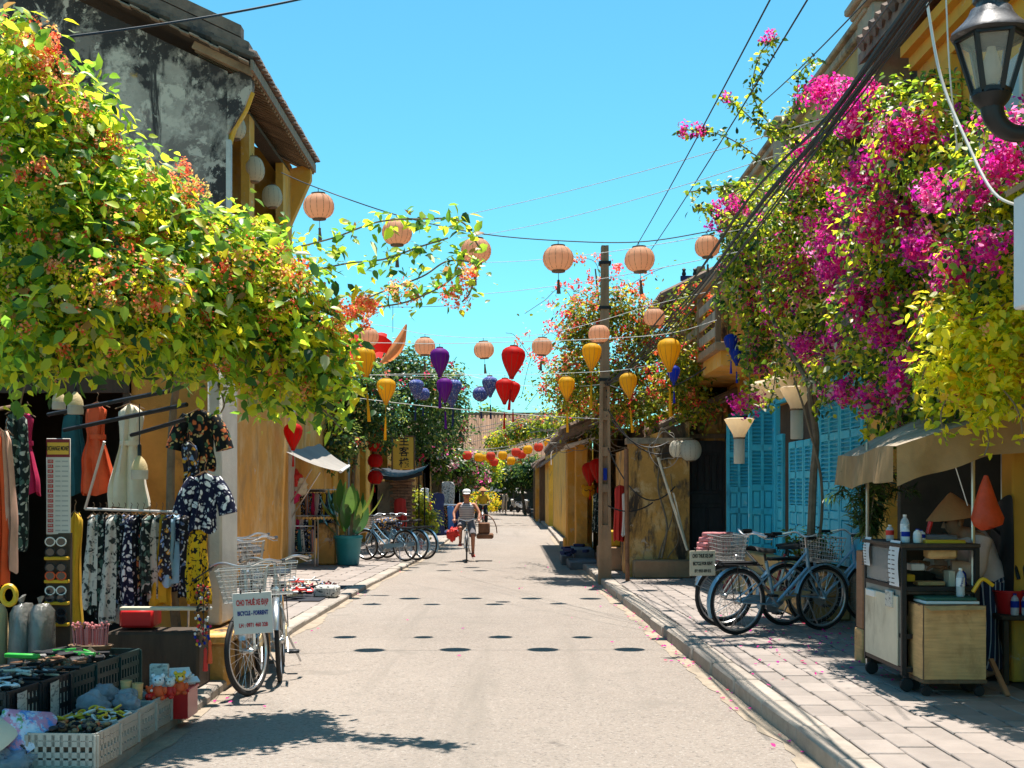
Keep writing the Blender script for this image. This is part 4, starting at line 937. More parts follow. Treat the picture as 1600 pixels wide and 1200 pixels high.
# big red lanterns at the pillared house, and the near left one
pR = lantern_proto('drop',.36,.5,'l_red',.3,10)
for i,(a,b,Y,lab) in enumerate(((922,718,28,'bright red silk lantern left of the concrete pole under the tangled roof'),(934,712,27.5,'red silk lantern half hidden behind the concrete pole'),(458,656,24,'red drop lantern under the creeper above the grey awning'))):
    o = pR if i == 0 else dup(pR)
    o.location = at(a,b,Y); o['label']=lab; o['group']='red silk lanterns by the walls'
q = MB(); q.ball((0,0,-.14),.15,.12,.13,12,8); q.ball((-.11,0,-.03),.04,.03,.05,8,6); q.ball((.11,0,-.03),.04,.03,.05,8,6)
sm_l = thing('face_lantern','yellow lantern with a smiling cat face beside the ochre pillar','lantern',tuple(at(919,758,28.4)))
q.build('shade',M['l_yellow'],sm_l); q = MB(); q.tube([(-.10,-.115,-.10),(-.05,-.125,-.13),(0,-.115,-.10),(.05,-.125,-.13),(.10,-.115,-.10)],.008,5); q.build('face',M['text_black'],sm_l)
# tapered two-tier silk lanterns by the blue doors
def tier_lantern(p, s, lab):
    rt = thing('tiered_lantern',lab,'lantern',tuple(p),'beige two tier lanterns over the blue doors')
    m = MB(); m.lathe([(.12,-.42),(.14,-.34),(.30,-.06),(.33,0),(.28,.02)],24,mod=lambda j: 1 if j%2 else .96); m.build('cone_shade',M['l_beige'],rt,angle=70)
    m = MB(); m.lathe([(.11,-.98),(.12,-.97),(.12,-.44),(.09,-.42)],20,mod=lambda j: 1 if j%2 else .96); m.build('tube_shade',M['l_white'],rt,angle=70)
    m = MB(); m.lathe([(.13,-.43),(.135,-.41),(.12,-.40)],16); m.build('ring',M['wood_brown'],rt)
    m = MB(); m.tube([(0,0,.0),(0,0,.3)],.004,5); m.build('hanger',M['iron'],rt); rt.scale=(s,s,s)
tier_lantern(at(1155,655,17.5),.62,'beige two tier lantern left of the turquoise doors, below the balcony')
tier_lantern(at(1245,606,15.2),.62,'large beige two tier lantern hanging over the turquoise doors')
for (a,b,Y,s,lab) in ((1195,600,16.5,.55,'wide beige silk shade left of the large tiered lantern'),(1218,592,16.0,.5,'wide beige silk shade nearest the large tiered lantern'),(1288,600,14.6,.42,'beige silk shade right of the large tiered lantern, in the vine')):
    rt = thing('silk_shade',lab,'lantern',tuple(at(a,b,Y)),'beige silk shades above the doors'); m = MB()
    m.lathe([(.08,-.5),(.25,-.40),(.48,-.12),(.5,-.05),(.30,.05),(.05,.09)],20,mod=lambda j: 1 if j%2 else .97,sy=.5); m.build('shade',M['l_beige'],rt,angle=70)
    m = MB(); m.tube([(0,0,.09),(0,0,.5)],.005,5); m.build('hanger',M['iron'],rt); rt.scale=(s,s,s); rt.rotation_euler=(0,0,R(40))
# three glass and bamboo pendants of the shop
for i,(a,b,Y,s,lab) in enumerate(((118,612,9.4,1,'pendant lamp with bamboo top and white band over the doorway'),(92,610,10.0,.9,'dim pendant lamp at the left of the doorway'),(218,712,8.9,1,'pendant lamp with bamboo top hanging in front of the cream dress'))):
    rt = thing('pendant_lamp',lab,'lamp',tuple(at(a,b,Y)),'pendant lamps of the souvenir shop')
    m = MB(); m.lathe([(.057,-.10),(.052,-.065),(.036,-.03),(.016,-.008),(.012,0)],16); m.build('bamboo_top',M['straw'],rt)
    m = MB(); m.lathe([(.0555,-.165),(.058,-.15),(.058,-.10)],16); m.build('white_band',M['l_white'],rt)
    m = MB(); m.tube([(0,0,0),(0,0,.16 if i < 2 else .36)],.004,5); m.lathe([(.014,0),(.014,.07),(.006,.08)],8); m.build('cord',M['black_paint'],rt); rt.scale=(s,)*3
# red crescent lantern on the left roof line
CRS=.72
rt = thing('crescent_lantern','large orange crescent shaped fabric lantern with a red back behind the creeper','lantern',tuple(at(606,540,20)))
m = MB()
def cres(u,v):
    L_ = Vector((-.16+.54*u,0,-.34+.80*u)); R_ = Vector((-.10+.42*math.sin(PI*.5*min(1,u*1.35))+.10*u,0,-.40+.86*u**1.5))
    p = L_.lerp(R_,v); return (p.x,-.16*math.sin(PI*v)*math.sin(PI*min(1,u*.9+.08)),p.z)
m.grid(cres,18,12); m.build('orange_sail',M['l_coral2'] if 'l_coral2' in M else M.setdefault('l_coral2',mat('l_coral2',(.78,.30,.10),.6,.08,6,transl=.4)),rt)
m = MB(); m.grid(lambda u,v:(-.42+.5*v,.1-.16*math.sin(PI*v),-.26+.36*u+.12*math.sin(PI*v)),10,8); m.build('red_back',M['l_red'],rt); rt.scale=(CRS,)*3
m = MB(); m.tube([(.1,.1,.3),(.1,.1,.92)],.006,5); m.build('hanger',M['iron'],rt)
wire('lantern_string',sag(at(430,470,20),at(700,478,20),.05),.004,'cable','dark string that carries the crescent lantern','string')
q = MB(); a_ = at(530,520,21); q.grid(lambda u,v:(a_.x+.02+.75*u,21-.9*v+.2*u,a_.z-.02+.05*math.sin(u*9)-.62*v+.12*v*v),16,8); one(q,'red_awning',M['l_red'],'dark red cloth awning under the left roof edge behind the creeper','awning',(a_.x,20.6,a_.z-.5))

# strings and cables --------------------------------------------
def through(pts, ends): return smoothpath([ends[0]]+pts+[ends[1]],8)
wire('lantern_string',through(A_pts,(Vector((-4.0,19.9,8.0-.9)) if False else at(440,270,16),at(1180,345,13.2))),.006,'cable','dark string carrying the upper row of peach lanterns','string')
wire('lantern_string',through(B_pts,(at(430,512,19.4),at(1110,455,19.4))),.0045,'cable_white','pale string carrying the second row of peach lanterns','string')
for (p,Y,lab) in (([(500,545),(568,536),(687,537),(804,534),(925,530),(1045,521),(1120,500)],14.3,'string carrying the nearer row of coloured drop lanterns'),([(520,590),(604,585),(694,585),(789,586),(885,583),(980,577),(1060,560)],18.35,'string carrying the farther row of coloured drop lanterns'),([(560,585),(651,588),(710,588),(765,583),(900,560)],26,'string carrying the blue patterned lanterns'),([(680,700),(730,704),(786,704),(842,690),(880,672)],60,'sagging string of the far red and yellow lanterns')):
    wire('lantern_string',smoothpath([at(a,b,Y) for a,b in p],5),.004 if Y<30 else .01,'cable_white',lab,'string')
for i,(p0,p1,d,lab) in enumerate(((at(640,352,24),at(1330,172,12),.1,'white wire rising from the left roofs to the right, topmost of four'),(at(720,372,24),at(1262,226,12.5),.12,'white wire rising to the right, second of four'),(at(742,410,25),at(1190,352,13),.1,'white wire rising to the right, third of four'),(at(700,462,25),at(1160,392,14),.1,'white wire rising to the right, lowest of four'),(at(560,622,25),at(950,655,21.5),.05,'white wire crossing low in front of the left vine'),(at(700,575,30),at(945,600,21.5),.2,'grey wire reaching the pole from the far left'))):
    wire('overhead_wire',sag(p0,p1,d),.0045 if p1[1]<18 else .006,'cable_white',lab)
wire('overhead_wire',sag(at(-30,72,10),at(500,-8,13.5),.05),.012,'cable','dark wire crossing before the mouldy gable')
for (a,b,lab) in (((1207,-8),(985,400),'left of two thin black wires slanting across the sky'),((1266,-8),(1012,398),'right of two thin black wires slanting across the sky')):
    wire('overhead_wire',sag(at(a[0],a[1],9),at(b[0],b[1],24),.05),.007,'cable',lab)
for (a,b,lab) in (((1362,-8),(1180,170),'short black wire left of the thick cable bundle'),((1400,-8),(1290,130),'thin black wire close to the thick cable bundle')):
    wire('overhead_wire',sag(at(a[0],a[1],9),at(b[0],b[1],15),.03),.006,'cable',lab)
q = MB(); rg = random.Random(4); base = [at(1490,-70,5.5),at(1395,62,6.5),at(1300,190,7.8),at(1205,315,9.6),at(1110,440,12.6),at(1050,510,15.6),at(985,575,19),at(948,600,21.3)]
for k in range(10):
    o = Vector((rg.uniform(-.045,.045),0,rg.uniform(-.045,.045))); o2 = Vector((rg.uniform(-.12,.12),0,rg.uniform(-.12,.12)))
    pts = [p+o+(o2*(math.sin(PI*i/7)*(1 if i<5 else 1.6)) if i > 2 else Vector()) for i,p in enumerate(base)]
    q.tube(smoothpath(pts,6),rg.choice([.007,.010,.005]),6)
one(q,'cable_bundle',M['cable'],'thick bundle of black cables running from the upper right to the concrete pole','cables',tuple(base[-1]))
rg = random.Random(9)
for k,(a,b,Y0,Y1,d) in enumerate((((948,600),(1120,560),21.3,20,.3),((950,640),(1060,700),21.3,21.4,.35),((955,655),(1045,690),21.2,21.3,.25),((948,610),(860,650),21.3,32,.3),((948,620),(860,690),21.3,40,.3),((948,650),(880,670),21.3,31,.1),((950,700),(1055,760),21.2,21.3,.5),((950,790),(1020,785),21.2,21.4,.12))):
    wire('loose_cable',sag(at(a[0],a[1],Y0),at(b[0],b[1],Y1),d),.012,'cable','black cable looping off the concrete pole '+['to the balcony slats','to the coil above the mouldy wall','just below the coil','towards the far left roofs','farthest down the street','to the tangled vine','lowest on its right, sagging before the crimson cloth','straight to the pale bamboo prop'][k],'cable','tangled cables at the pole')
q = MB(); rgc = random.Random(3)
for k in range(2):
    c = at(1040,695,21.0); q.tube(smoothpath([c+Vector(((.20+rgc.uniform(-.05,.05))*math.cos(t*2*PI/9+k)*(1.2 if k==1 else .9),-.02*k,(.27+rgc.uniform(-.07,.07))*math.sin(t*2*PI/9+k)-.06*k)) for t in range(10)],4),.006,5)
one(q,'cable_coil',M['twig_grey'],'pale coil of spare cable hung above the mouldy end wall','cable',tuple(at(1034,720,21.0)))
q = MB(); q.tube(smoothpath([at(1446,-10,7),at(1470,120,6.9),at(1510,220,6.7),at(1552,300,6.5),at(1600,325,6.4)],6),.008,6); one(q,'white_cable',M['cable_white'],'white cable drooping past the street lamp to the grey box','cable',tuple(at(1600,325,6.4)))
q = MB(); q.tube(smoothpath([at(1478,-10,7.2),at(1484,110,7.2),at(1496,235,7.3)],6),.005,5); one(q,'white_cable',M['cable_white'],'thin white cable hanging straight down left of the lamp','cable',tuple(at(1496,235,7.3)))
q = MB()
rg = random.Random(14)
for k in range(46):
    a = at(rg.uniform(858,950),rg.uniform(640,705),rg.uniform(26,31)); b = a+Vector((rg.uniform(-.9,.9),rg.uniform(-.8,.5),rg.uniform(-.45,.25))); c = a.lerp(b,.5)+Vector((rg.uniform(-.2,.2),0,rg.uniform(-.2,.25)))
    q.tube(smoothpath([a,c,b],4),.011,4)
one(q,'dry_vine',M['twig_grey'],'tangle of dry grey vine stems over the pillared house eave','vine',tuple(at(900,700,29)),kind=None)
for k in range(9):
    y = 45+k*6; wire('overhead_wire',sag((-3.6,y+4,3.9+.02*k+.1*(k%3)),(1.5,y-8,4.1+.25*(k%4)),.25),.012,'twig_grey','wire in the web of wires over the far street','wire','wires over the far street')

# street lamp ------------------------------------------------------
def street_lamp():
    X,Y = 2.36,6.3; rt = thing('street_lamp','black cast iron hexagonal lantern on a curled arm in the upper right corner','street lamp',(2.75,Y,ZR),world=True)
    zt = 3.965; z_up = .275
    n = 6; ro = .165; rb = .085
    def hexp(r, z, k): a = PI/3*k+PI/6+.25; return Vector((X+r*math.cos(a),Y+r*math.sin(a),z))
    zc = 3.785; z0 = 3.515
    f = MB()
    for k in range(6):
        f.bar(hexp(ro,zc,k),hexp(rb,z0,k),.022,.022); f.bar(hexp(ro,zc,k),hexp(ro,zc,k+1),.026,.03); f.bar(hexp(rb,z0,k),hexp(rb,z0,k+1),.022,.03)
    f.build('frame',M['black_paint'],rt)
    for k in range(6):
        p = MB(); p.quad(hexp(ro*.97,zc,k),hexp(ro*.97,zc,k+1),hexp(rb*.97,z0,k+1),hexp(rb*.97,z0,k)); p.build('pane',M['lampglass'],rt,fix=False)
    r = MB(); r.lathe([(.18,zc),(.195,zc+.01),(.19,zc+.022),(.165,zc+.045),(.135,zc+.075),(.112,zc+.105),(.10,zc+.135),(.09,zc+.145)],24,(X,Y,0),mod=lambda j: 1+.03*math.cos(j*PI/2)); r.lathe([(.085,zc+.145),(.075,zc+.15),(.072,zc+.175),(.088,zc+.18),(.088,zc+.20),(.05,zc+.215),(.03,zc+.25),(.0001,zc+.27)],20,(X,Y,0)); r.build('roof',M['lamp_roof'],rt)
    b = MB(); b.lathe([(.0001,3.55),(.028,3.555),(.045,3.59),(.05,3.625),(.04,3.67),(.026,3.71),(.02,3.74),(.0001,3.745)],14,(X,Y,0)); b.build('bulb',M['l_white'],rt)
    b = MB(); b.lathe([(.022,3.50),(.022,3.56)],10,(X,Y,0)); b.build('socket',M['iron'],rt)
    a = MB(); a.lathe([(.08,3.52),(.095,3.50),(.085,3.475),(.055,3.44)],16,(X,Y,0)); a.tube(smoothpath([(X,Y,3.46),(X+.012,Y,3.40),(X+.05,Y,3.345),(X+.12,Y,3.315),(X+.22,Y,3.33),(X+.39,Y,3.40)],5),[.058-.001*i for i in range(26)],10); a.build('arm',M['black_paint'],rt)
    p = MB(); p.tube([(2.75,Y,ZR),(2.75,Y,4.2)],.05,12); p.build('post',M['black_paint'],rt)
    e = thing('meter_box','pale grey metal box with a sloped lid below the street lamp at the right edge','box',(2.62,6.25,2.4),world=True)
    q = MB(); q.cbox(2.505,2.70,6.15,6.40,2.46,3.02,.01); q.build('body',M['paper'],e); q = MB(); q.prism([(2.48,3.03),(2.72,3.16),(2.72,3.19),(2.48,3.06)],6.12,6.43,'xz'); q.build('lid',M['concrete'],e)
street_lamp()
# ================================================================ BICYCLES AND OTHER VEHICLES
WR = .335
def wheel_meshes():
    t = MB(); n = 40
    def tor(mb, Rr, r, k=8, sx=1):
        vs=[];fs=[]
        for i in range(n):
            a = 2*PI*i/n
            for j in range(k):
                b = 2*PI*j/k; rr = Rr+r*math.cos(b); vs.append((rr*math.cos(a), r*sx*math.sin(b), rr*math.sin(a)))
        for i in range(n):
            for j in range(k): fs.append((i*k+j,((i+1)%n)*k+j,((i+1)%n)*k+(j+1)%k,i*k+(j+1)%k))
        mb.add(vs,fs)
    tor(t,WR-.019,.019); tyre = t.mesh('tyre',M['rubber'])
    r = MB(); tor(r,WR-.045,.012,6,1.1); rim = r.mesh('rim',M['steel'])
    s = MB()
    for i in range(28):
        a = 2*PI*i/28; sd = 1 if i%2 else -1; b = a+(.35 if (i//2)%2 else -.35)
        s.tube([(.022*math.cos(b),sd*.028,.022*math.sin(b)),((WR-.05)*math.cos(a),0,(WR-.05)*math.sin(a))],.0016,3,cap=False)
    s.lathe([(.012,-.05),(.028,-.03),(.028,-.024),(.016,-.02),(.016,.02),(.028,.024),(.028,.03),(.012,.05)],12,axis='y'); sp = s.mesh('spokes',M['steel'])
    return tyre, rim, sp
WM = wheel_meshes()
def bicycle(label, loc, rz, fm='bluebike', lean=0, basket=True, group=None, fender='steel', tyre_rim=None, rack=True, scale=1, saddle='black_paint', steer=0):
    rt = thing('bicycle',label,'bicycle',loc,group); rt.rotation_euler = (R(lean),0,rz); rt.scale=(scale,)*3
    rx, fx = -.53, .53; bb = (-.07,0,.29); seat = (-.22,0,.80); hd0 = Vector((.34,0,.62)); hd1 = Vector((.30,0,.86))
    for i,x in enumerate((rx,fx)):
        o = bpy.data.objects.new('wheel',WM[0]); COL.objects.link(o); o.parent = rt; o.location = (x,0,WR)
        if i and steer: o.rotation_euler=(0,0,R(steer))
        for nm_,me in (('rim',WM[1]),('spokes',WM[2])):
            c = bpy.data.objects.new(nm_,me); COL.objects.link(c); c.parent = o
            if nm_ == 'spokes': c['kind']='stuff'
    f = MB()
    f.tube([hd0,hd1],.021,10); f.tube([hd0+Vector((-.005,0,.04)),(-.02,0,.33),bb],.018,9); f.tube([hd1+Vector((.005,0,-.05)),(.05,0,.56),(-.12,0,.44)],.015,9)
    f.tube([bb,(-.20,0,.74)],.017,9); f.lathe([(.025,-.04),(.025,.04)],12,bb,axis='y')
    for s in (-1,1):
        f.tube([(bb[0],s*.03,bb[2]),(rx,s*.06,WR)],.009,7); f.tube([(-.165,s*.02,.60),(rx,s*.06,WR)],.008,7)
    f.build('frame',M[fm],rt)
    k = MB()
    for s in (-1,1): k.tube(smoothpath([(.345,s*.03,.60),(.42,s*.05,.50),(.49,s*.052,.40),(fx,s*.052,WR)],4),.011,7)
    k.tube([(.345,-.035,.61),(.345,.035,.61)],.016,8); k.build('fork',M[fm],rt)
    h = MB(); h.tube([hd1,(.285,0,.97)],.012,8); h.tube(smoothpath([(.10,.29,.985),(.20,.275,.985),(.29,.17,1.01),(.30,.05,.975),(.30,-.05,.975),(.29,-.17,1.01),(.20,-.275,.985),(.10,-.29,.985)],5),.011,7); hb = h.build('handlebar',M['steel'],rt)
    for s in (-1,1):
        g = MB(); g.tube([(.08,s*.292,.985),(.19,s*.278,.985)],.017,8); g.build('grip',M['black_paint'],hb)
        g = MB(); g.tube([(.26,s*.21,.99),(.20,s*.27,.955),(.13,s*.30,.955)],.006,5); g.build('brake_lever',M['steel'],hb)
    s_ = MB()
    def sad(u,v):
        x = -.14+.29*u; wv = (.105*(1-u)**.6+.022) if u>.05 else .10; a = PI*v; return (seat[0]+x-.02, wv*math.cos(a)*1, seat[2]+.02+.055*math.sin(a)*(1-.35*u)+.02*(1-u)**2)
    s_.grid(sad,10,10); s_.tube([(-.20,0,.72),(-.22,0,.81)],.013,8); s_.build('saddle',M[saddle],rt)
    for (cx,a0,a1) in ((rx,25,205),(fx,20,170)):
        d = MB(); vs = []
        for i in range(19):
            a = R(a0+(a1-a0)*i/18)
            for j in range(5):
                b = PI*j/4; rr = WR+.012+.012*math.sin(b); vs.append((cx+rr*math.cos(a),.03*math.cos(b),WR+rr*math.sin(a)))
        d.add(vs,[(i*5+j,(i+1)*5+j,(i+1)*5+j+1,i*5+j+1) for i in range(18) for j in range(4)])
        ae = R(a1 if cx<0 else a0)
        d.tube([(cx+(WR+.02)*math.cos(ae),.03,WR+(WR+.02)*math.sin(ae)),(cx,.06,WR)],.003,4); d.build('mudguard',M[fender],rt)
    if rack:
        c = MB()
        for y in (-.06,0,.06): c.tube([(-.28,y,.70),(-.76,y,.715)],.006,6)
        for x in (-.32,-.46,-.60,-.76): c.tube([(x,-.06,.71),(x,.06,.71)],.005,5)
        for s in (-1,1): c.tube([(rx,s*.065,WR),(rx-.06,s*.06,.71)],.005,5)
        c.box(-.74,-.34,-.055,.055,.718,.735)
        c.build('rear_rack',M['black_paint'],rt)
    c = MB(); c.lathe([(.0001,.035),(.085,.035),(.09,.04),(.085,.045),(.0001,.045)],20,bb,axis='y')
    c.tube([(bb[0],.06,bb[2]),(bb[0]+.12,.065,bb[2]-.11)],.008,6); c.tube([(bb[0],-.06,bb[2]),(bb[0]-.12,-.065,bb[2]+.11)],.008,6); cr = c.build('crank',M['steel'],rt)
    for s in (1,-1):
        p = MB(); x = bb[0]+s*.12; z = bb[2]-s*.11; p.cbox(x-.045,x+.045,s*.07,s*.07+s*.09,z-.012,z+.012,.004); p.build('pedal',M['black_paint'],cr)
    g = MB(); g.prism([(bb[0]+.06,.24),(bb[0]+.09,.29),(bb[0]+.06,.37),(-.30,.39),(-.46,.365),(-.46,.345),(-.25,.30)],.05,.058,'xz'); g.build('chain_guard',M[fm if fm!='silverbike' else 'straw'],rt)
    g = MB(); g.tube([(-.42,.05,.30),(-.50,.16,.02)],.009,6); g.build('kickstand',M['steel'],rt)
    g = MB(); g.lathe([(.0001,0),(.02,.0),(.032,.05),(.030,.055),(.0001,.06)],12,(.36,0,.74),axis='x'); g.build('headlight',M['steel'],rt)
    if basket:
        b = MB(); x0,x1 = .36,.62; z0,z1 = .72,.97; wt,wb = .19,.14
        def rect(t,z):
            w_ = wb+(wt-wb)*t; e = .03*t; return [(x0-e*.4,-w_,z),(x1+e,-w_,z),(x1+e,w_,z),(x0-e*.4,w_,z)]
        for i in range(7):
            t = i/6; b.tube(rect(t,z0+(z1-z0)*t),.0045 if i in (0,6) else .0028,4,closed=True)
        for q_ in range(4):
            A0,A1 = Vector(rect(0,z0)[q_]),Vector(rect(0,z0)[(q_+1)%4]); B0,B1 = Vector(rect(1,z1)[q_]),Vector(rect(1,z1)[(q_+1)%4])
            for i in range(9): b.tube([A0.lerp(A1,i/8),B0.lerp(B1,i/8)],.0025,4)
        for i in range(7): b.tube([(x0+(x1-x0)*i/6,-wb,z0),(x0+(x1-x0)*i/6,wb,z0)],.0025,4)
        b.build('basket',M['wire_silver'],rt)
    return rt
GR = 'rental bicycles by the blue doors'; GL = 'bicycles at the left kerb'; GF = 'bicycles parked beyond the planter'
b1 = bicycle('blue bicycle nearest in the row before the turquoise doors, both wheels in view',(2.73,13.05,ZR),R(25),'bluebike',3,True,GR,'bluebike')
b2 = bicycle('bicycle facing left with the cream lettered board on its basket',(2.75,13.72,ZR),R(196),'silverbike',-3,True,GR)
b3 = bicycle('bicycle facing left behind the one with the cream board, pink cloth in its basket',(2.84,14.25,ZR),R(194),'redbike',-3,True,GR,'steel')
b4 = bicycle('pale blue bicycle half hidden by the food cart at the end of the row',(3.42,13.9,ZR),R(20),'paleblue',3,False,GR,'paleblue')
q = MB(); rg = random.Random(3)
for k in range(4): q.M = T3((2.2+.02*k,14.08,ZR+.80+.055*k))@RZ(.3*k); q.cbox(-.16,.16,-.11,.11,-.026,.026,.02)
q.M = None; one(q,'folded_cloth',M['pinkcloth'],'folded pink cloths lying in a bicycle basket','cloth',(2.2,14.08,ZR+.76))
n1 = bicycle('bicycle nearest the camera at the left kerb, red lettered sign on its basket',(-2.06,10.30,0),R(-83),'silverbike',4,True,GL,steer=-24)
n2 = bicycle('bicycle behind the red lettered sign, a wire basket over its front wheel',(-1.98,11.0,0),R(-81),'silverbike',3,True,GL)
n3 = bicycle('bicycle leaning before the ochre gable house front, mostly hidden',(-3.0,14.6,ZL),R(-80),'silverbike',4,True,GL)
n4 = bicycle('bicycle second back on the left pavement with a chrome handlebar',(-2.72,13.6,ZL),R(-84),'silverbike',4,True,GL)
f0 = bicycle('teal framed bicycle in front of three beside the planter',(-2.72,27.6,ZL),R(148),'bluebike',-3,True,GF,'bluebike')
for i,(dx,dy,lab) in enumerate(((.20,.42,'second of three bicycles beyond the planter'),(.36,.85,'rearmost of three bicycles beyond the planter'))):
    dup(f0,(-2.72+dx,27.6+dy,ZL),R(148),lab,GF)
q = MB(); q.ball((-2.75,28.1,.86),.35,.22,.14,14,8); one(q,'cloth_bundle',M['f_multi'],'bright printed cloth bundle on the parked bicycles','bundle',(-2.75,28.1,.75))
# signs on the bicycles
def signboard(lines, w_, h_, label, M4, bgm, parent_loc):
    rt = thing('rental_sign',label,'sign',(0,0,0)); rt.matrix_world = M4
    b = MB(); b.cbox(-w_/2,w_/2,0,.012,-h_/2,h_/2,.003); b.build('board',M[bgm],rt)
    for (s,z,sz,mt,sx,bd) in lines: text(s,sz,M[mt],rt,T3((0,-.002,z))@RX(R(90)),sx=sx,bold=bd)
    for x in (-w_*.28,w_*.22):
        c = MB(); c.tube([(x,.006,h_/2-.01),(x,-.006,h_/2+.02),(x,.03,h_/2+.03)],.006,5); c.build('clip',M['black_paint'],rt)
    return rt
p = at(395,958,9.45); signboard([('CHO THUÊ XE ĐẠP',.078,.058,'text_red',.46,.0018),('BICYCLE - FORRENT',.0,.044,'text_blue',.56,.0018),('LH : 0971 460 328',-.088,.042,'text_red',.66,.001)],.285,.305,'white sign lettered CHO THUÊ XE ĐẠP in red, hung on the nearest bicycle',T3(p)@RZ(R(8))@RY(R(-3)),'sign_white',None)
p = at(1098,880,13.35); signboard([('CHO THUE XE DAP',.075,.055,'text_black',.48,.0016),('BICYCLE FOR RENT',-.005,.050,'text_black',.50,.0016),('ĐT: 0935 009 012',-.082,.044,'text_black',.56,.001)],.285,.262,'cream board lettered BICYCLE FOR RENT on the bicycle basket at right',T3(p)@RZ(R(14)),'sign_cream',None)

def motorbike(label, loc, rz, col, group=None):
    rt = thing('motorbike',label,'motorbike',loc,group,rz=rz)
    for x in (-.62,.62):
        w_ = MB(); w_.lathe([(.0001,-.02),(.16,-.03),(.20,-.045),(.27,-.04),(.285,0),(.27,.04),(.20,.045),(.16,.03),(.0001,.02)],20,(x,0,.285),axis='y'); w_.build('wheel',M['rubber'],rt)
    b = MB(); b.prism([(-.75,.62),(-.35,.45),(.05,.36),(.28,.42),(.40,.75),(.44,.98),(.36,1.0),(.26,.62),(.05,.55),(-.25,.72),(-.78,.78)],-.13,.13,'xz'); b.build('body',M[col],rt)
    b = MB(); b.cbox(-.72,-.02,-.13,.13,.74,.82,.03); b.build('seat',M['black_paint'],rt)
    b = MB(); b.tube([(.42,-.3,1.05),(.46,0,1.02),(.42,.3,1.05)],.018,6); b.tube([(.42,0,.98),(.62,.08,.285)],.025,6); b.build('handlebar',M['iron'],rt)
    b = MB(); b.ball((.50,0,.92),.09,.12,.09,10,8); b.build('headlight',M['white_paint'],rt)
    return rt
m1 = motorbike('white and black motorbike parked at the far right of the street',(.75,96,0),R(-60),'white_paint','far parked motorbikes')
dup(m1,(1.0,92,0),R(-75),'motorbike parked nearest at the far right posts','far parked motorbikes')
dup(m1,(.25,101,0),R(-120),'motorbike beside the standing people at the end of the street','far parked motorbikes')
# ================================================================ PEOPLE
def skin_mesh(J, E, root, sub=2):
    bm = bmesh.new(); lay = bm.verts.layers.skin.verify(); V = {}
    for k,(p,r) in J.items():
        v = bm.verts.new(p); V[k] = v
        rr = r if isinstance(r,tuple) else (r,r); v[lay].radius = rr; v[lay].use_root = (k == root)
    for a,b in E: bm.edges.new((V[a],V[b]))
    me = bpy.data.meshes.new('skin'); bm.to_mesh(me); bm.free()
    o = bpy.data.objects.new('skin',me); COL.objects.link(o)
    s = o.modifiers.new('skin','SKIN'); s.use_smooth_shade = True
    m = o.modifiers.new('sub','SUBSURF'); m.levels = sub; m.render_levels = sub
    dg = bpy.context.evaluated_depsgraph_get(); r = bpy.data.meshes.new_from_object(o.evaluated_get(dg))
    bpy.data.objects.remove(o)
    vs = [tuple(v.co) for v in r.vertices]; fs = [list(p.vertices) for p in r.polygons]; bpy.data.meshes.remove(r)
    return vs, fs
def loft(mb, rings, n=16, cap=True):
    vs = []
    for (c,u,v) in rings:
        c = Vector(c); u = Vector(u); v = Vector(v)
        for j in range(n):
            a = 2*PI*j/n; vs.append(c+u*math.cos(a)+v*math.sin(a))
    k = len(rings); fs = [(i*n+j,i*n+(j+1)%n,(i+1)*n+(j+1)%n,(i+1)*n+j) for i in range(k-1) for j in range(n)]
    if cap: fs += [tuple(range(n-1,-1,-1)), tuple((k-1)*n+j for j in range(n))]
    mb.add(vs,fs)
def hand_mesh(mb, wr, d, palm_n, side, curl=.6, s=1):
    """palm and five fingers; d along the forearm, palm_n out of the palm, side = thumb direction"""
    d = Vector(d).normalized(); n_ = Vector(palm_n); n_ = (n_-d*n_.dot(d)).normalized(); t = d.cross(n_)*side
    J = {'w':(wr,.022*s)}; E = []
    p1 = Vector(wr)+d*.05*s; J['p'] = (p1,(.030*s,.016*s)); E.append(('w','p'))
    p2 = p1+d*.035*s; J['k'] = (p2,(.034*s,.013*s)); E.append(('p','k'))
    for i,(off,L) in enumerate(((.028,.072),(.009,.080),(-.010,.074),(-.028,.058))):
        q = p2+t*off*s; dirv = d.copy()
        prev = 'k'
        for j in range(3):
            dirv = (dirv*math.cos(curl*.75)+n_*math.sin(curl*.75)).normalized() if j or curl>.9 else dirv
            q = q+dirv*L*s/3+ (Vector() if j else d*.012*s); J['f%d%d'%(i,j)] = (q.copy(),(.0085-.001*j)*s); E.append((prev,'f%d%d'%(i,j))); prev='f%d%d'%(i,j)
    q = p1-d*.02*s+t*.03*s; J['t0']=(q.copy(),.010*s); E.append(('p','t0'))
    q = q+(d*.6+t*.5+n_*.4).normalized()*.032*s; J['t1']=(q.copy(),.009*s); E.append(('t0','t1'))
    q = q+(d*.8+n_*.6).normalized()*.026*s; J['t2']=(q.copy(),.008*s); E.append(('t1','t2'))
    mb.add(*skin_mesh(J,E,'w',1))
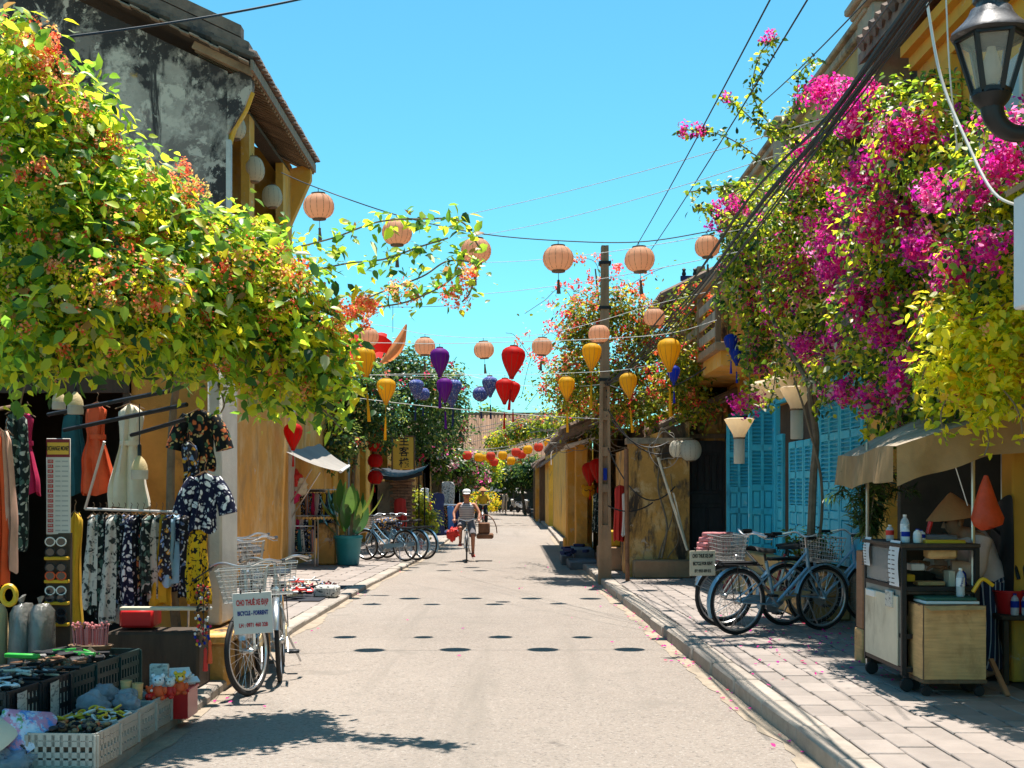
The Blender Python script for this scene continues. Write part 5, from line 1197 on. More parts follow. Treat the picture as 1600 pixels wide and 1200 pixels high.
def person(label, loc, rz, P, skin='skin_tan', scale=1, shirt=None, legs=None, hat=None, hair='hair', feet=None, group=None, hands=True, sleeves=.55, legs_len=1.0, sub=2):
    """P: joints in local coordinates, x forward; keys pelvis chest neck head, and hip/knee/ank/toe, sho/elb/wri with L (+y) and R (-y)"""
    rt = thing('person',label,'person',loc,group,rz=rz); rt.scale=(scale,)*3
    V = {k:Vector(v) for k,v in P.items() if isinstance(v,tuple)}
    up = (V['chest']-V['pelvis']).normalized(); hu = Vector(P.get('headup',(0,0,1))).normalized()
    hf = Vector(P.get('face',(1,0,0))).normalized(); hf = (hf-hu*hf.dot(hu)).normalized(); hs = hu.cross(hf)
    J = {'pel':(V['pelvis'],(.125,.10)),'spi':(V['pelvis'].lerp(V['chest'],.5),(.12,.095)),'che':(V['chest'],(.135,.10)),'nec':(V['neck'],.054),'hd0':(V['head']-hu*.075+hf*.012,.066),'hd1':(V['head']+hu*.01,(.082,.095)),'hd2':(V['head']+hu*.085,(.062,.070))}
    E = [('pel','spi'),('spi','che'),('che','nec'),('nec','hd0'),('hd0','hd1'),('hd1','hd2')]
    for s in 'LR':
        for a,r in (('hip',.085),('knee',.054),('ank',.036),('toe',.030)): J[a+s] = (V[a+s],r)
        mid = V['hip'+s].lerp(V['knee'+s],.35); J['th'+s] = (mid,.078); cal = V['knee'+s].lerp(V['ank'+s],.32); J['ca'+s] = (cal,.052)
        E += [('pel','hip'+s),('hip'+s,'th'+s),('th'+s,'knee'+s),('knee'+s,'ca'+s),('ca'+s,'ank'+s),('ank'+s,'toe'+s)]
        for a,r in (('sho',.056),('elb',.037),('wri',.024)): J[a+s] = (V[a+s],r)
        E += [('che','sho'+s),('sho'+s,'elb'+s),('elb'+s,'wri'+s)]
    mb = MB(); mb.add(*skin_mesh(J,E,'pel',sub))
    h = V['head']
    for sg in (-1,1): mb.M = T3(h+hs*sg*.082-hu*.005); mb.ball((0,0,0),.018,.014,.032,8,6)
    mb.M = None
    mb.add([h+hf*.088+hu*.02, h+hf*.118-hu*.028, h+hf*.086-hu*.034+hs*.018, h+hf*.086-hu*.034-hs*.018],[(0,1,2),(0,3,1),(1,3,2)])
    mb.m = 1
    for sg in (-1,1): mb.ball(h+hf*.088+hs*sg*.032+hu*.012,.011,.012,.007,8,6)
    mb.ball(h+hf*.088-hu*.062,.008,.024,.005,8,5); mb.m = 0
    if hands:
        for s,sg in (('L',1),('R',-1)):
            d = P.get('hand'+s) or (V['wri'+s]-V['elb'+s]); mb_n = P.get('palm',(0,0,-1))
            hand_mesh(mb,V['wri'+s],d,mb_n,sg if P.get('thumbin',True) else -sg,P.get('curl',.6))
    mb.build('body',[M[skin],M['hair']],rt,angle=80)
    sd = (V['shoL']-V['shoR']).normalized(); fr = sd.cross(up).normalized()
    if shirt:
        c = MB(); sw = (V['shoL']-V['shoR']).length/2
        loft(c,[(V['pelvis']-up*.06,sd*.185,fr*.145),(V['pelvis']+up*.06,sd*.178,fr*.138),(V['pelvis'].lerp(V['chest'],.5),sd*.172,fr*.132),(V['chest']-up*.02,sd*(sw+.01),fr*.145),(V['chest']+up*.08,sd*(sw*.92),fr*.118),(V['neck']-up*.035,sd*.085,fr*.075)],18)
        if sleeves:
            for s in 'LR':
                a,b,e = V['sho'+s],V['elb'+s],V['wri'+s]
                pts = [a-(b-a).normalized()*.02,a.lerp(b,.5),b.lerp(a,.02)] if sleeves < 1 else [a,a.lerp(b,.5),b,b.lerp(e,.5),b.lerp(e,.92)]
                if sleeves < 1: pts[-1] = a.lerp(b,sleeves+.3)
                c.tube(smoothpath(pts,4),[.078-.018*i/len(smoothpath(pts,4)) for i in range(len(smoothpath(pts,4)))],12)
        c.build('shirt',M[shirt],rt,angle=60)
    if legs:
        c = MB(); loft(c,[(V['pelvis']+up*.08,sd*.165,fr*.128),(V['pelvis'],sd*.185,fr*.142),(V['pelvis']-up*.09,sd*.17,fr*.125)],16)
        for s in 'LR':
            a,b,e = V['hip'+s],V['knee'+s],V['ank'+s]
            pts = [a+up*.03,a.lerp(b,.5),a.lerp(b,.92)] if legs_len < 1 else [a+up*.03,a.lerp(b,.5),b,b.lerp(e,.5),b.lerp(e,.95)]
            q = smoothpath(pts,4); c.tube(q,[.108-(.022 if legs_len<1 else .036)*i/len(q) for i in range(len(q))],14)
        c.build('shorts' if legs_len < 1 else 'trousers',M[legs],rt,angle=60)
    if hair and hat != 'conical':
        c = MB(); c.M = T3(h+hu*.02-hf*.012); c.ball((0,0,.015),.094,.090,.098,14,9); c.M = None
        vs = []; c2 = MB(); 
        keep = [i for i,v in enumerate(c.v) if (Vector(v)-h).dot(hf) < .045 or (Vector(v)-h).dot(hu) > .065]
        ks = set(keep); mp_ = {o:i for i,o in enumerate(keep)}
        c2.add([c.v[i] for i in keep],[[mp_[i] for i in f] for f in c.f if all(i in ks for i in f)]); c2.build('hair',M[hair],rt)
    if hat == 'cap':
        c = MB(); c.M = T3(h+hu*.055-hf*.005); c.lathe([(.102,-.01),(.104,.02),(.094,.06),(.06,.09),(.0001,.10)],18); c.M = None
        c.prism([(-.075,.075),(-.075,.15),(-.04,.18),(.04,.18),(.075,.15),(.075,.075)],0,0.012,'xy')
        n0 = len(c.v)-12
        for i in range(n0,len(c.v)):
            v = c.v[i]; c.v[i] = tuple(h+hs*v[0]+hf*v[1]+hu*(.045+v[2]-.25*max(0,v[1]-.09)))
        c.build('cap',M['white_rag'],rt)
    if hat == 'conical':
        c = MB(); c.M = frame_m(h+hu*.065,hf,hs,hu); c.lathe([(.205,-.03),(.20,-.022),(.10,.08),(.02,.155),(.0001,.165)],26)
        c.lathe([(.198,-.032),(.10,.068),(.0001,.15)],26); c.M = None; c.build('conical_hat',M['straw_brown'],rt)
    if feet:
        c = MB()
        for s in 'LR':
            d = (V['toe'+s]-V['ank'+s]); d.z *= .6; d.normalize(); sdv = Vector((0,0,1)).cross(d).normalized(); b = V['ank'+s]-Vector((0,0,.045))
            c.M = frame_m(b,d,sdv,d.cross(sdv)); c.cbox(-.06,.19,-.045,.045,-.022,.0,.008); c.M = None
        c.build('sandals',M[feet],rt)
    return rt
# cyclist ---------------------------------------------------------
CY = (-1.02,28.8,0)
cb = bicycle('bicycle ridden by the man in the striped vest down the middle of the road',CY,R(-88),'silverbike',0,False,None,'black_paint',scale=.94)
pose = dict(pelvis=(-.22,0,.93),chest=(-.13,0,1.27),neck=(-.09,0,1.43),head=(-.04,0,1.575),face=(1,0,-.12),
    hipL=(-.20,.10,.89),kneeL=(.13,.15,.60),ankL=(-.03,.15,.20),toeL=(.13,.16,.15),hipR=(-.20,-.10,.89),kneeR=(.20,-.15,.80),ankR=(.0,-.15,.46),toeR=(.15,-.16,.42),
    shoL=(-.12,.185,1.36),elbL=(.0,.31,1.14),wriL=(.13,.29,1.01),shoR=(-.12,-.185,1.36),elbR=(.0,-.31,1.14),wriR=(.13,-.29,1.01),curl=1.15,handL=(1,0,-.3),handR=(1,0,-.3))
person('man in a grey striped vest, shorts and white cap riding a bicycle towards us',CY,R(-88),pose,'skin_tan',.94,'stripe','grey_cloth','cap','hair','red',sleeves=0,legs_len=.5)
def local_bag(nm_,lab,cat,loc,mk,mt):
    q = MB(); mk(q); return one(q,nm_,M[mt],lab,cat,loc)
def bagm(c,rx,ry,rz,seed):
    def f(q):
        q.ball(c,rx,ry,rz,26,18)
        rgm = random.Random(seed)
        for i,v in enumerate(q.v):
            nn = mnoise.noise((v[0]*9+seed,v[1]*9,v[2]*9)); n2 = mnoise.noise((v[0]*31+seed,v[1]*31,v[2]*31)); q.v[i] = tuple(Vector(c)+(Vector(v)-Vector(c))*(1+.5*nn+.3*n2))
    return f
local_bag('shopping_bag','red plastic bag hanging at the cyclist\'s handlebar','bag',(-1.33,28.55,.62),bagm((-1.33,28.55,.62),.13,.11,.15,3),'red')
q = MB(); q.cbox(-.80,-.42,28.75,29.2,.50,.62,.03); q.tube([(-.61+.27*math.cos(t*PI/10),28.95,.62+.42*math.sin(t*PI/10)) for t in range(11)],.012,6); q.cbox(-.76,-.50,28.8,29.1,.62,.86,.02); one(q,'carrier_basket',M['rust'],'brown carrier tray with a dark bag slung beside the cyclist','basket',(-.61,28.95,.5))
# conical hat rider with yellow load, and far people
stand = dict(pelvis=(0,0,.92),chest=(.02,0,1.28),neck=(.02,0,1.45),head=(.04,0,1.58),hipL=(0,.10,.88),kneeL=(.03,.11,.48),ankL=(-.02,.12,.07),toeL=(.14,.13,.03),hipR=(0,-.10,.88),kneeR=(.03,-.11,.48),ankR=(-.02,-.12,.07),toeR=(.14,-.13,.03),
    shoL=(0,.19,1.39),elbL=(-.02,.26,1.10),wriL=(.08,.25,.86),shoR=(0,-.19,1.39),elbR=(-.02,-.26,1.10),wriR=(.08,-.25,.86))
y_b = bicycle('bicycle of the hat wearing rider loaded with yellow flowers, behind the cyclist',(-1.32,58,0),R(-90),'redbike',0,False,None,scale=1.0)
p2 = dict(pose); person('rider in a conical hat on a flower laden bicycle behind the cyclist',(-1.32,58,0),R(-90),p2,'skin',1.0,'mustard','dark_cloth','conical',hair=None,hands=False,sleeves=.5,sub=1)
plant('flower_load','bundle of yellow flowers and a straw frame carried on the far bicycle','flowers',(-1.3,58.3,.8),[(-1.3,58.6,1.1,.75,.5,.45)],70,7,.1,(.10,.16),.6,G_YEL,flowers=[dict(n=50,k=10,r=.12,L=(.06,.10),cols=[(.75,.55,.02,3),(.7,.3,.02,1)])])
for (a,Y,mt,lg_,rz,lab) in ((769,97,'beige','beige',R(100),'standing person in beige clothes at the far end of the road'),(778.5,96,'dark_cloth','dark_cloth',R(-80),'standing person all in black between two people in beige'),(788,97,'beige','beige',R(-100),'standing person in pale clothes, rightmost of three at the road end')):
    person(lab,((a-800)*Y/2000,Y,0),rz,stand,'skin',1.0,mt,lg_,None,'hair','black_paint',hands=False,sleeves=1.0,sub=1,group=None)
# vendor ----------------------------------------------------------
vend = dict(pelvis=(-.02,0,.76),chest=(.10,0,1.02),neck=(.19,0,1.13),head=(.255,0,1.20),headup=(.15,0,1),face=(1,0,-.35),
    hipL=(-.02,.09,.72),kneeL=(.05,.10,.40),ankL=(-.02,.11,.07),toeL=(.13,.12,.03),hipR=(-.02,-.09,.72),kneeR=(.03,-.10,.40),ankR=(-.05,-.11,.07),toeR=(.10,-.12,.03),
    shoL=(.12,.16,1.08),elbL=(.20,.21,.84),wriL=(.40,.16,.86),shoR=(.12,-.16,1.08),elbR=(.22,-.20,.84),wriR=(.42,-.12,.88),curl=.9)
person('street food vendor in a conical hat, faded lilac jacket and striped trousers behind the cart',(3.64,9.85,ZR),R(190),vend,'skin',1.0,'lilac_cloth','trouser','conical',None,'black_paint',sleeves=1.0)
# ================================================================ GARMENTS AND SHOP GOODS
def garment(label, cat, p, w_, h_, mt, kind='dress', rz=0, group=None, depth=.05, seed=0, name='garment'):
    rt = thing(name,label,cat,tuple(p),group,rz=rz); rg = random.Random(seed+int(p[0]*1000)); m = MB(); nr, n = 14, 24; ph = rg.uniform(0,6)
    prof = {'dress':[(0,.30),(.03,.56),(.12,.62),(.30,.52),(.37,.45),(.41,.47),(.6,.74),(.85,.94),(1,1)],'shirt':[(0,.45),(.10,.95),(.3,.86),(1,.92)],'long':[(0,.35),(.06,.7),(.5,.85),(1,1)],'scarf':[(0,.8),(.1,1),(1,.92)],'coat':[(0,.4),(.07,.9),(.6,.9),(1,1.0)]}[kind]
    def hw(v):
        for a,b in zip(prof,prof[1:]):
            if a[0] <= v <= b[0]: return (a[1]+(b[1]-a[1])*(v-a[0])/(b[0]-a[0]))*w_/2
        return w_/2
    vs = []
    for i in range(nr+1):
        v = i/nr; H = hw(v)
        for j in range(n):
            a = 2*PI*j/n; f = 1+.5*math.sin(7*a+ph+v*1.3)*min(1,v*1.6)+.20*math.sin(11*a+ph*2+v)
            hem = .02*math.sin(3*a+ph)*v
            vs.append((H*math.cos(a)*(1+.05*math.sin(7*v+ph)+.04*math.sin(17*v+2*ph+a))+.015*math.sin(4*v+ph), depth*(1+.5*v)*math.sin(a)*f, -h_*v+hem-(.0 if v>.02 else .03*abs(math.cos(a)))))
    m.add(vs,[(i*n+j,i*n+(j+1)%n,(i+1)*n+(j+1)%n,(i+1)*n+j) for i in range(nr) for j in range(n)]+[tuple(range(n))])
    m.build('cloth',M[mt],rt,angle=80)
    if kind in ('shirt','coat') and w_ > .20:
        for s in (-1,1):
            q = MB(); L_ = {'shirt':.26,'coat':.5,'dress':.14}[kind]; x = hw(.1)*.86*s
            q.tube(smoothpath([(x*.8,0,-.05),(x+s*.05,0,-.05-L_*.5),(x+s*.085,0,-.05-L_)],4),[.05,.055,.06,.062,.064,.066,.066,.068,.07],10); q.build('sleeve',M[mt],rt,angle=80)
    if kind == 'dress':
        q = MB(); z = -h_*.375; H = hw(.375)*1.04; q.lathe([(H,z-.02),(H*1.02,z),(H,z+.02)],24,sy=depth*1.35/H); q.build('waist_band',M[mt],rt,angle=80)
    q = MB(); q.tube([(0,0,.09),(.012,0,.075),(0,0,.05),(0,0,.0)],.003,5); q.tube([(-w_*.36,0,-.035),(0,0,.01),(w_*.36,0,-.035)],.005,5); q.build('hanger',M['wood_brown'],rt)
    return rt
# left shop: hanging clothes
def rail(a, b, lab, mt='wire_silver', r=.011, nm_='clothes_rail'):
    q = MB(); q.tube([a,b],r,8); return one(q,nm_,M[mt],lab,'rail',tuple(a))
rail(at(133,795,10.2),at(303,801,10.2),'chrome clothes rail holding the row of printed dresses')
q = MB(); q.tube([at(133,795,10.2),at(163,690,10.0)],.012,6); q.tube([at(302,801,10.2),at(302,880,10.2)],.010,6); q.tube([at(297,860,10.2),at(292,1060,10.2)],.010,6); one(q,'rail_stand',M['wire_silver'],'slanting chrome stand that carries the clothes rail','stand',tuple(at(292,1060,10.2)))
garment('cream sleeveless dress on a hanger against the ochre shop wall','dress',at(203,632,10.6),.34,.86,'cream','dress',depth=.07,seed=1,name='cream_dress')
garment('rust orange wrap dress beside the doorway','dress',at(152,630,10.75),.30,.76,'orange_red','dress',seed=2,name='orange_dress')
garment('dark teal dress hanging in the doorway','dress',at(116,642,11.1),.24,.72,'teal_cloth','long',seed=3,name='teal_dress')
garment('magenta dress hanging deep at the left of the doorway','dress',at(42,645,10.4),.20,.66,'crimson','dress',seed=4,name='magenta_dress')
garment('coral red jacket at the left edge of the picture','jacket',at(-4,668,8.3),.13,1.02,'orange_red','long',seed=5,name='coral_jacket')
garment('pale pinkish coat next to the coral red jacket','jacket',at(10,672,8.35),.12,.92,'pinkbeige','long',seed=6,name='pale_coat')
garment('grey camouflage patterned dress behind the pale coat','dress',at(24,640,9.0),.20,.98,'f_green','long',seed=7,name='grey_dress')
garment('mustard yellow dress hanging behind the sunglasses rack','dress',at(117,800,9.6),.13,.86,'mustard','long',seed=8,name='mustard_dress')
garment('dark dress with russet leaf print at the top right of the shop front','dress',at(312,640,9.9),.27,.46,'f_dark','shirt',seed=9,name='leaf_print_blouse')
garment('navy blouse with white flowers hung at the shop pillar','blouse',at(320,738,9.55),.22,.44,'f_navy','shirt',seed=10,name='floral_blouse')
garment('yellow and black printed shirt at the right end of the clothes rail','shirt',at(311,812,9.6),.19,.62,'f_yellow','long',seed=11,name='yellow_shirt')
garment('russet leaf print scarf below the dark blouse','scarf',at(296,690,9.8),.12,.42,'f_multi','scarf',seed=12,name='print_scarf')
cl = ['f_white','f_green','f_black','f_white','f_green','f_black','f_navy','f_black','f_dark','f_green','f_white','mustard','f_multi','paleblue','f_navy','f_black']
for i,mt in enumerate(cl):
    a = 146+i*9.8; garment('printed dress on the chrome rail, %s from the left'%['first','second','third','fourth','fifth','sixth','seventh','eighth','ninth','tenth','eleventh','twelfth','thirteenth','fourteenth','fifteenth','last'][i],'dress',at(a,803,10.2+.03*(i%3)),.17+.03*(i%2),.74+.06*(i%4)-.018*i,mt,'long',R(62),'dresses on the chrome rail',.035,seed=20+i,name='printed_dress')
# exchange board and sunglasses rack
def exch():
    rt = thing('exchange_board','tall narrow money exchange board with yellow heading and red currency column','board',tuple(at(91,760,9.2)))
    w_,h_ = .170,.69; b = MB(); b.cbox(-w_/2,w_/2,0,.015,-h_/2,h_/2,.004); b.build('board',M['sign_white'],rt)
    b = MB(); b.box(-w_/2+.002,w_/2-.002,-.004,-.001,h_/2-.135,h_/2-.004); b.build('heading',M['sign_maroon'],rt)
    b = MB(); b.box(-w_/2+.010,w_/2-.010,-.007,-.0045,h_/2-.115,h_/2-.03); b.build('heading_band',M['sign_yellow'],rt)
    text('EXCHANGE MONEY',.045,M['text_black'],rt,T3((0,-.008,h_/2-.073))@RX(R(90)),sx=.40,bold=.0008)
    for i,c in enumerate(('USD','EUR','GBP','AUD','SGD','CHF','JPY','CAD','CNY','TWD','NZD','KRW','THB','MYR','HKD')):
        z = h_/2-.165-i*.0355; b = MB(); b.box(-w_/2+.012,-w_/2+.05,-.004,-.001,z-.012,z+.012); b.build('code_box',M['text_red'],rt)
        text(c,.021,M['sign_white'],rt,T3((-w_/2+.031,-.005,z))@RX(R(90)),sx=.75)
        b = MB(); b.box(-w_/2+.065,w_/2-.07,-.0035,-.001,z-.005,z+.005); b.box(w_/2-.06,w_/2-.015,-.0035,-.001,z-.005,z+.005); b.build('rate_line',M['paper_grey'],rt)
    rt.rotation_euler=(0,0,R(4))
exch()
def shades():
    rt = thing('sunglasses_rack','narrow sunglasses rack with mustard shelves under the exchange board','rack',tuple(at(91,985,9.2)),world=True)
    o = at(91,985,9.2); b = MB(); b.box(o.x-.085,o.x+.085,o.y,o.y+.05,.12,o.z+.70); b.build('panel',M['interior'],rt)
    for i,py in enumerate((872,908,942,975)):
        z = at(0,py,9.2).z; s_ = MB(); s_.cbox(o.x-.085,o.x+.085,o.y-.05,o.y,z-.012,z+.012,.004); s_.build('shelf',M['mustard'],rt)
    for i,(py,mt) in enumerate(((846,'white_paint'),(862,'black_paint'),(886,'black_paint'),(899,'orange_red'),(922,'white_paint'),(933,'black_paint'),(956,'black_paint'),(967,'black_paint'))):
        z = at(0,py,9.2).z
        g = thing('sunglasses','pair of sunglasses in the %s row of the narrow rack'%['top','second','third','fourth','fifth','sixth','seventh','lowest'][i],'sunglasses',(o.x,o.y-.05,z),'sunglasses on the rack')
        for k in (-1,1):
            q = MB(); q.lathe([(.0001,-.004),(.030,-.004),(.032,0),(.0001,.004)],14,(k*.04,0,0),axis='y'); q.build('lens',M['black_gloss'],g)
            q = MB(); q.tube([(k*.04+.034*math.cos(t*PI/8),-.003,.030*math.sin(t*PI/8)) for t in range(16)],.005,5,closed=True); q.build('rim',M[mt],g)
        q = MB(); q.tube([(-.012,-.003,.006),(.012,-.003,.006)],.004,5); q.build('bridge',M[mt],g)
shades()
# crates ----------------------------------------------------------
def crate_mesh(L_, W_, H):
    m = MB(); t = .012
    m.box(-L_/2,L_/2,-W_/2,W_/2,0,.012)
    for (p0,p1) in (((-L_/2,-W_/2),(L_/2,-W_/2)),((L_/2,-W_/2),(L_/2,W_/2)),((L_/2,W_/2),(-L_/2,W_/2)),((-L_/2,W_/2),(-L_/2,-W_/2))):
        a = Vector((p0[0],p0[1],0)); b = Vector((p1[0],p1[1],0)); d = b-a; n = max(5,int(d.length/.045))
        for z in (.03,H*.36,H*.66,H-.03): m.bar(a+Vector((0,0,z)),b+Vector((0,0,z)),t,.040 if z>H-.05 else .03,up=(0,0,1))
        for i in range(n+1): m.bar(a+d*i/n+Vector((0,0,.01)),a+d*i/n+Vector((0,0,H-.02)),.018 if i not in (0,n) else .035,t,up=(d.y,-d.x,0))
    return m
def crate(loc, L_, W_, H, mt, label, rz=0, group=None, contents=None):
    rt = thing('plastic_crate',label,'crate',loc,group,rz=rz); crate_mesh(L_,W_,H).build('basket',M[mt],rt)
    q = MB(); q.box(-L_/2+.012,L_/2-.012,-W_/2+.012,W_/2-.012,.013,H*.80); q.build('inner_liner',M['interior'],rt)
    return rt
GC = 'white crates along the kerb'; GK = 'dark crates in the back row'
zc_ = ZL+.0
white = [(7.02,'nearest white crate on the kerb, filled with brown carved trinkets'),(7.38,'second white crate along the kerb, yellow and black bracelets on top'),(7.74,'third white crate along the kerb under clear plastic bags'),(8.10,'fourth and last white crate on the kerb with soft toys on top')]
for y,lab in white: crate((-2.40,y,zc_),.37,.34,.20,'crate_white',lab,R(-3),GC)
dark = [(7.25,-3.02,'crate_black','nearest black crate of the back row, newspaper sheet on its side'),(7.65,-2.98,'crate_black','second black crate of the back row with a newspaper sheet'),(8.05,-2.95,'crate_green','dark green crate third in the back row beside the bagged goods'),(8.45,-2.92,'crate_green','dark green crate fourth in the back row under black trays'),(8.85,-2.90,'crate_green','dark green crate at the far end of the back row')]
for y,x,mt,lab in dark:
    crate((x,y,zc_+.09),.52,.37,.30,mt,lab,R(-6),GK)
    q = MB(); q.cbox(x-.25,x+.25,y-.17,y+.17,zc_,zc_+.088,.01); one(q,'support_box',M['crate_black'],'black box supporting the '+lab.split(' of the')[0].split(' in the')[0].split(' with')[0].split(' third')[0].split(' fourth')[0].split(' at')[0]+' at %s place in the back row'%['first','second','third','fourth','fifth'][int(round((y-7.25)/.4))],'box',(x,y,zc_),'boxes under the back row of crates')
for y,x in ((7.25,-3.02),(7.65,-2.98)):
    q = MB(); q.grid(lambda u,v:(x+.272+.006*math.sin(u*7),y-.14+.28*u,zc_+.36-.30*v),6,5); one(q,'newspaper_sheet',M['newsprint'],'newspaper sheet taped to the side of a black crate, %s'%('nearer one' if y<7.5 else 'farther one'),'newspaper',(x+.27,y,zc_+.2))
crate((-3.75,7.75,zc_+.1),.5,.5,.45,'crate_black','large black crate at the lower left behind the painted hats',0,None)
# contents: heaps of small things
def heap(name,label,cat,c,rx,ry,n,size,mats,shape='bead',seed=0,h=.05,group=None):
    rt = thing(name,label,cat,c,group); rg = random.Random(seed); per = {}
    for i in range(n):
        a = rg.uniform(-rx,rx); b = rg.uniform(-ry,ry); z = rg.uniform(0,h)*(1-abs(a)/rx*.5); mt = rg.choice(mats); q = per.setdefault(mt,MB()); s = size*rg.uniform(.7,1.3)
        q.M = T3((a,b,z))@RZ(rg.uniform(0,6))@RX(rg.uniform(-.8,.8))
        if shape == 'bead': q.ball((0,0,0),s,s*.7,s*.6,7,5)
        elif shape == 'stick': q.cbox(-s*2.2,s*2.2,-s*.3,s*.3,-s*.25,s*.25,.003)
        elif shape == 'ring': q.tube([(s*math.cos(t*PI/6),s*math.sin(t*PI/6),0) for t in range(12)],s*.28,5,closed=True)
        q.M = None
    for mt,q in per.items(): o = q.build('trinket',M[mt],rt); o['kind']='stuff'
    return rt
heap('carved_trinkets','brown carved trinkets heaped in the nearest white crate','trinkets',(-2.40,7.02,zc_+.175),.16,.14,90,.022,['rust','wood_brown','straw_brown','f_dark','black_paint'],'bead',1)
heap('bracelets','yellow and black bracelets heaped in the second white crate','bracelets',(-2.40,7.38,zc_+.18),.16,.14,80,.024,['mustard','black_paint','yellow_plastic','sign_white'],'ring',2)
heap('fans','folded black fans and lighters on the back row of crates','trinkets',(-2.92,8.45,zc_+.385),.2,.16,34,.05,['black_paint','wood_dark','green_plastic','black_paint'],'stick',3)
heap('magnets','small dark souvenir magnets on the second black crate','trinkets',(-2.98,7.65,zc_+.38),.22,.15,60,.024,['grey_cloth','beige','black_paint','newsprint'],'stick',4)
heap('magnets','small grey souvenirs on the nearest black crate','trinkets',(-3.02,7.25,zc_+.38),.22,.15,60,.026,['grey_cloth','wood_grey','black_paint','paper'],'stick',5)
heap('wallets','black wallets laid out on the large lower left crate','wallets',(-3.75,7.75,zc_+.54),.2,.2,30,.05,['black_paint','rust','navy','newsprint'],'stick',6)
heap('pens','dark trinkets on the dark green crate behind','trinkets',(-2.95,8.05,zc_+.385),.2,.15,40,.035,['black_paint','rust','wood_brown'],'stick',7)
q = MB(); q.M = T3((-3.08,8.05,zc_+.45))@RZ(-.25); q.cbox(-.12,.12,-.022,.022,-.015,.015,.01); one(q,'green_fan',M['green_plastic'],'bright green folded fan on the back row of crates','fan',(-3.08,8.05,zc_+.45))
# bundle of hair pins, standing
rt = thing('hairpin_stand','upright bundle of pale pink hair sticks in a wooden dish','hair sticks',(-2.92,8.88,zc_+.42))
q = MB(); rg = random.Random(8)
for k in range(46):
    x = rg.uniform(-.11,.11); y = rg.uniform(-.05,.05); q.tube([(x,y,0),(x*1.1,y,.12+rg.uniform(-.02,.03))],.004,5); q.ball((x*1.1,y,.135+rg.uniform(-.02,.02)),.010,None,None,6,4)
q.build('sticks',M['pinkcloth'],rt,kind='stuff'); q = MB(); q.lathe([(.13,-.03),(.16,0),(.15,.005),(.12,-.02)],16,sy=.55); q.build('dish',M['wood_brown'],rt)
# clear bags over crates 3 and 4
def bag(p, r, seed, lab, mt='bag_clear'):
    q = MB(); bagm(tuple(p),r,r*.85,r*.72,seed)(q); return one(q,'plastic_bag',M[mt],lab,'bag',tuple(p),None,angle=50)
for i,(x,y,z,r) in enumerate(((-2.48,7.62,.29,.085),(-2.32,7.70,.28,.08),(-2.50,7.80,.31,.08),(-2.36,7.86,.29,.075),(-2.54,7.95,.30,.08))):
    bag((x,y,z),r,i+1,'clear plastic bag of small goods on the white crates, %s'%['front left','front right','behind the front left one','behind the front right one','farthest back'][i])
q = MB(); bagm((-2.70,6.85,.12),.16,.12,.07,9)(q); one(q,'plastic_bag',M['bag_clear'],'crumpled clear plastic bag on the ground before the nearest crate','bag',(-2.70,6.85,ZL),None,angle=50)
for i,(a,b) in enumerate(((197,1076),(215,1080))):
    p = at(a,b,7.95); q = MB(); q.lathe([(.028,-.05),(.036,.05),(.032,.05),(.026,-.04)],12,tuple(p)); one(q,'paper_cup',M['cardboard'],'brown paper cup by the soft toys, %s of two'%('left','right')[i],'cup',tuple(p),'paper cups')
# soft toys (plain)
def toy(p, s, c1, c2, lab, sd):
    rt = thing('soft_toy',lab,'toy',tuple(p)); q = MB(); q.ball((0,0,.05),.05,.045,.055,12,8)
    for x in (-.05,.05): q.ball((x,-.02,.065),.018,.016,.03,8,6); q.ball((x*.6,-.045,.012),.022,.03,.018,8,6)
    q.build('body',M[c1],rt); q = MB(); q.ball((0,-.005,.135),.045,.042,.042,12,8)
    for x in (-.035,.035): q.ball((x,0,.172),.016,.012,.018,8,6)
    q.build('head',M[c2],rt); q = MB(); q.ball((0,-.045,.128),.020,.01,.016,8,6); q.build('muzzle',M['sign_white'],rt)
    q = MB()
    for x in (-.017,.017): q.ball((x,-.043,.147),.006,.004,.006,6,5)
    q.build('eyes',M['black_paint'],rt); rt.scale=(s,)*3; rt.rotation_euler=(0,0,sd); return rt
toy(at(247,1092,8.1),.85,'orange_red','paper','orange bodied soft toy with a grey head',.2); toy(at(266,1090,8.15),.72,'red','sign_white','red and white soft toy between the orange and yellow ones',-.2); toy(at(281,1084,8.2),.78,'orange_red','yellow_plastic','yellow headed soft toy at the right of the group',.4); toy(at(233,1096,8.05),.55,'red_gloss','orange_red','small red soft toy lying at the left of the group',.9)
q = MB(); p = at(249,1060,8.35); q.cbox(p.x-.06,p.x+.06,8.33,8.37,.20,.43,.005); one(q,'picture_card',M['newsprint'],'white picture card standing behind the soft toys','card',(p.x,8.35,.2))
rt = thing('red_bucket','red plastic box with folded white goods at the end of the crate row','bucket',(-2.20,8.48,ZL)); q = MB(); q.prism([(-.085,-.13),(.085,-.13),(.085,.13),(-.085,.13)],0,.18,'xy'); q.build('box',M['red_gloss'],rt); q = MB(); q.cbox(-.095,.095,-.14,.14,.175,.195,.008); q.build('rim',M['red_gloss'],rt)
rt = thing('folded_fans','stack of folded white paper goods in the red box','paper goods',(-2.20,8.48,ZL+.19)); rg = random.Random(5)
for k in range(7): q = MB(); q.M = T3((rg.uniform(-.05,.05),rg.uniform(-.04,.04),.03+.012*k))@RZ(rg.uniform(-.8,.8))@RX(.5); q.cbox(-.08,.08,-.03,.03,-.006,.006,.003); q.build('packet',M['paper' if k%2 else 'sign_white'],rt)
q = MB(); q.cbox(-2.98,-2.72,9.7,9.95,.52,.66,.02); one(q,'red_box',M['red_gloss'],'red plastic tub behind the soft toys under the dresses','tub',(-2.85,9.8,.5))
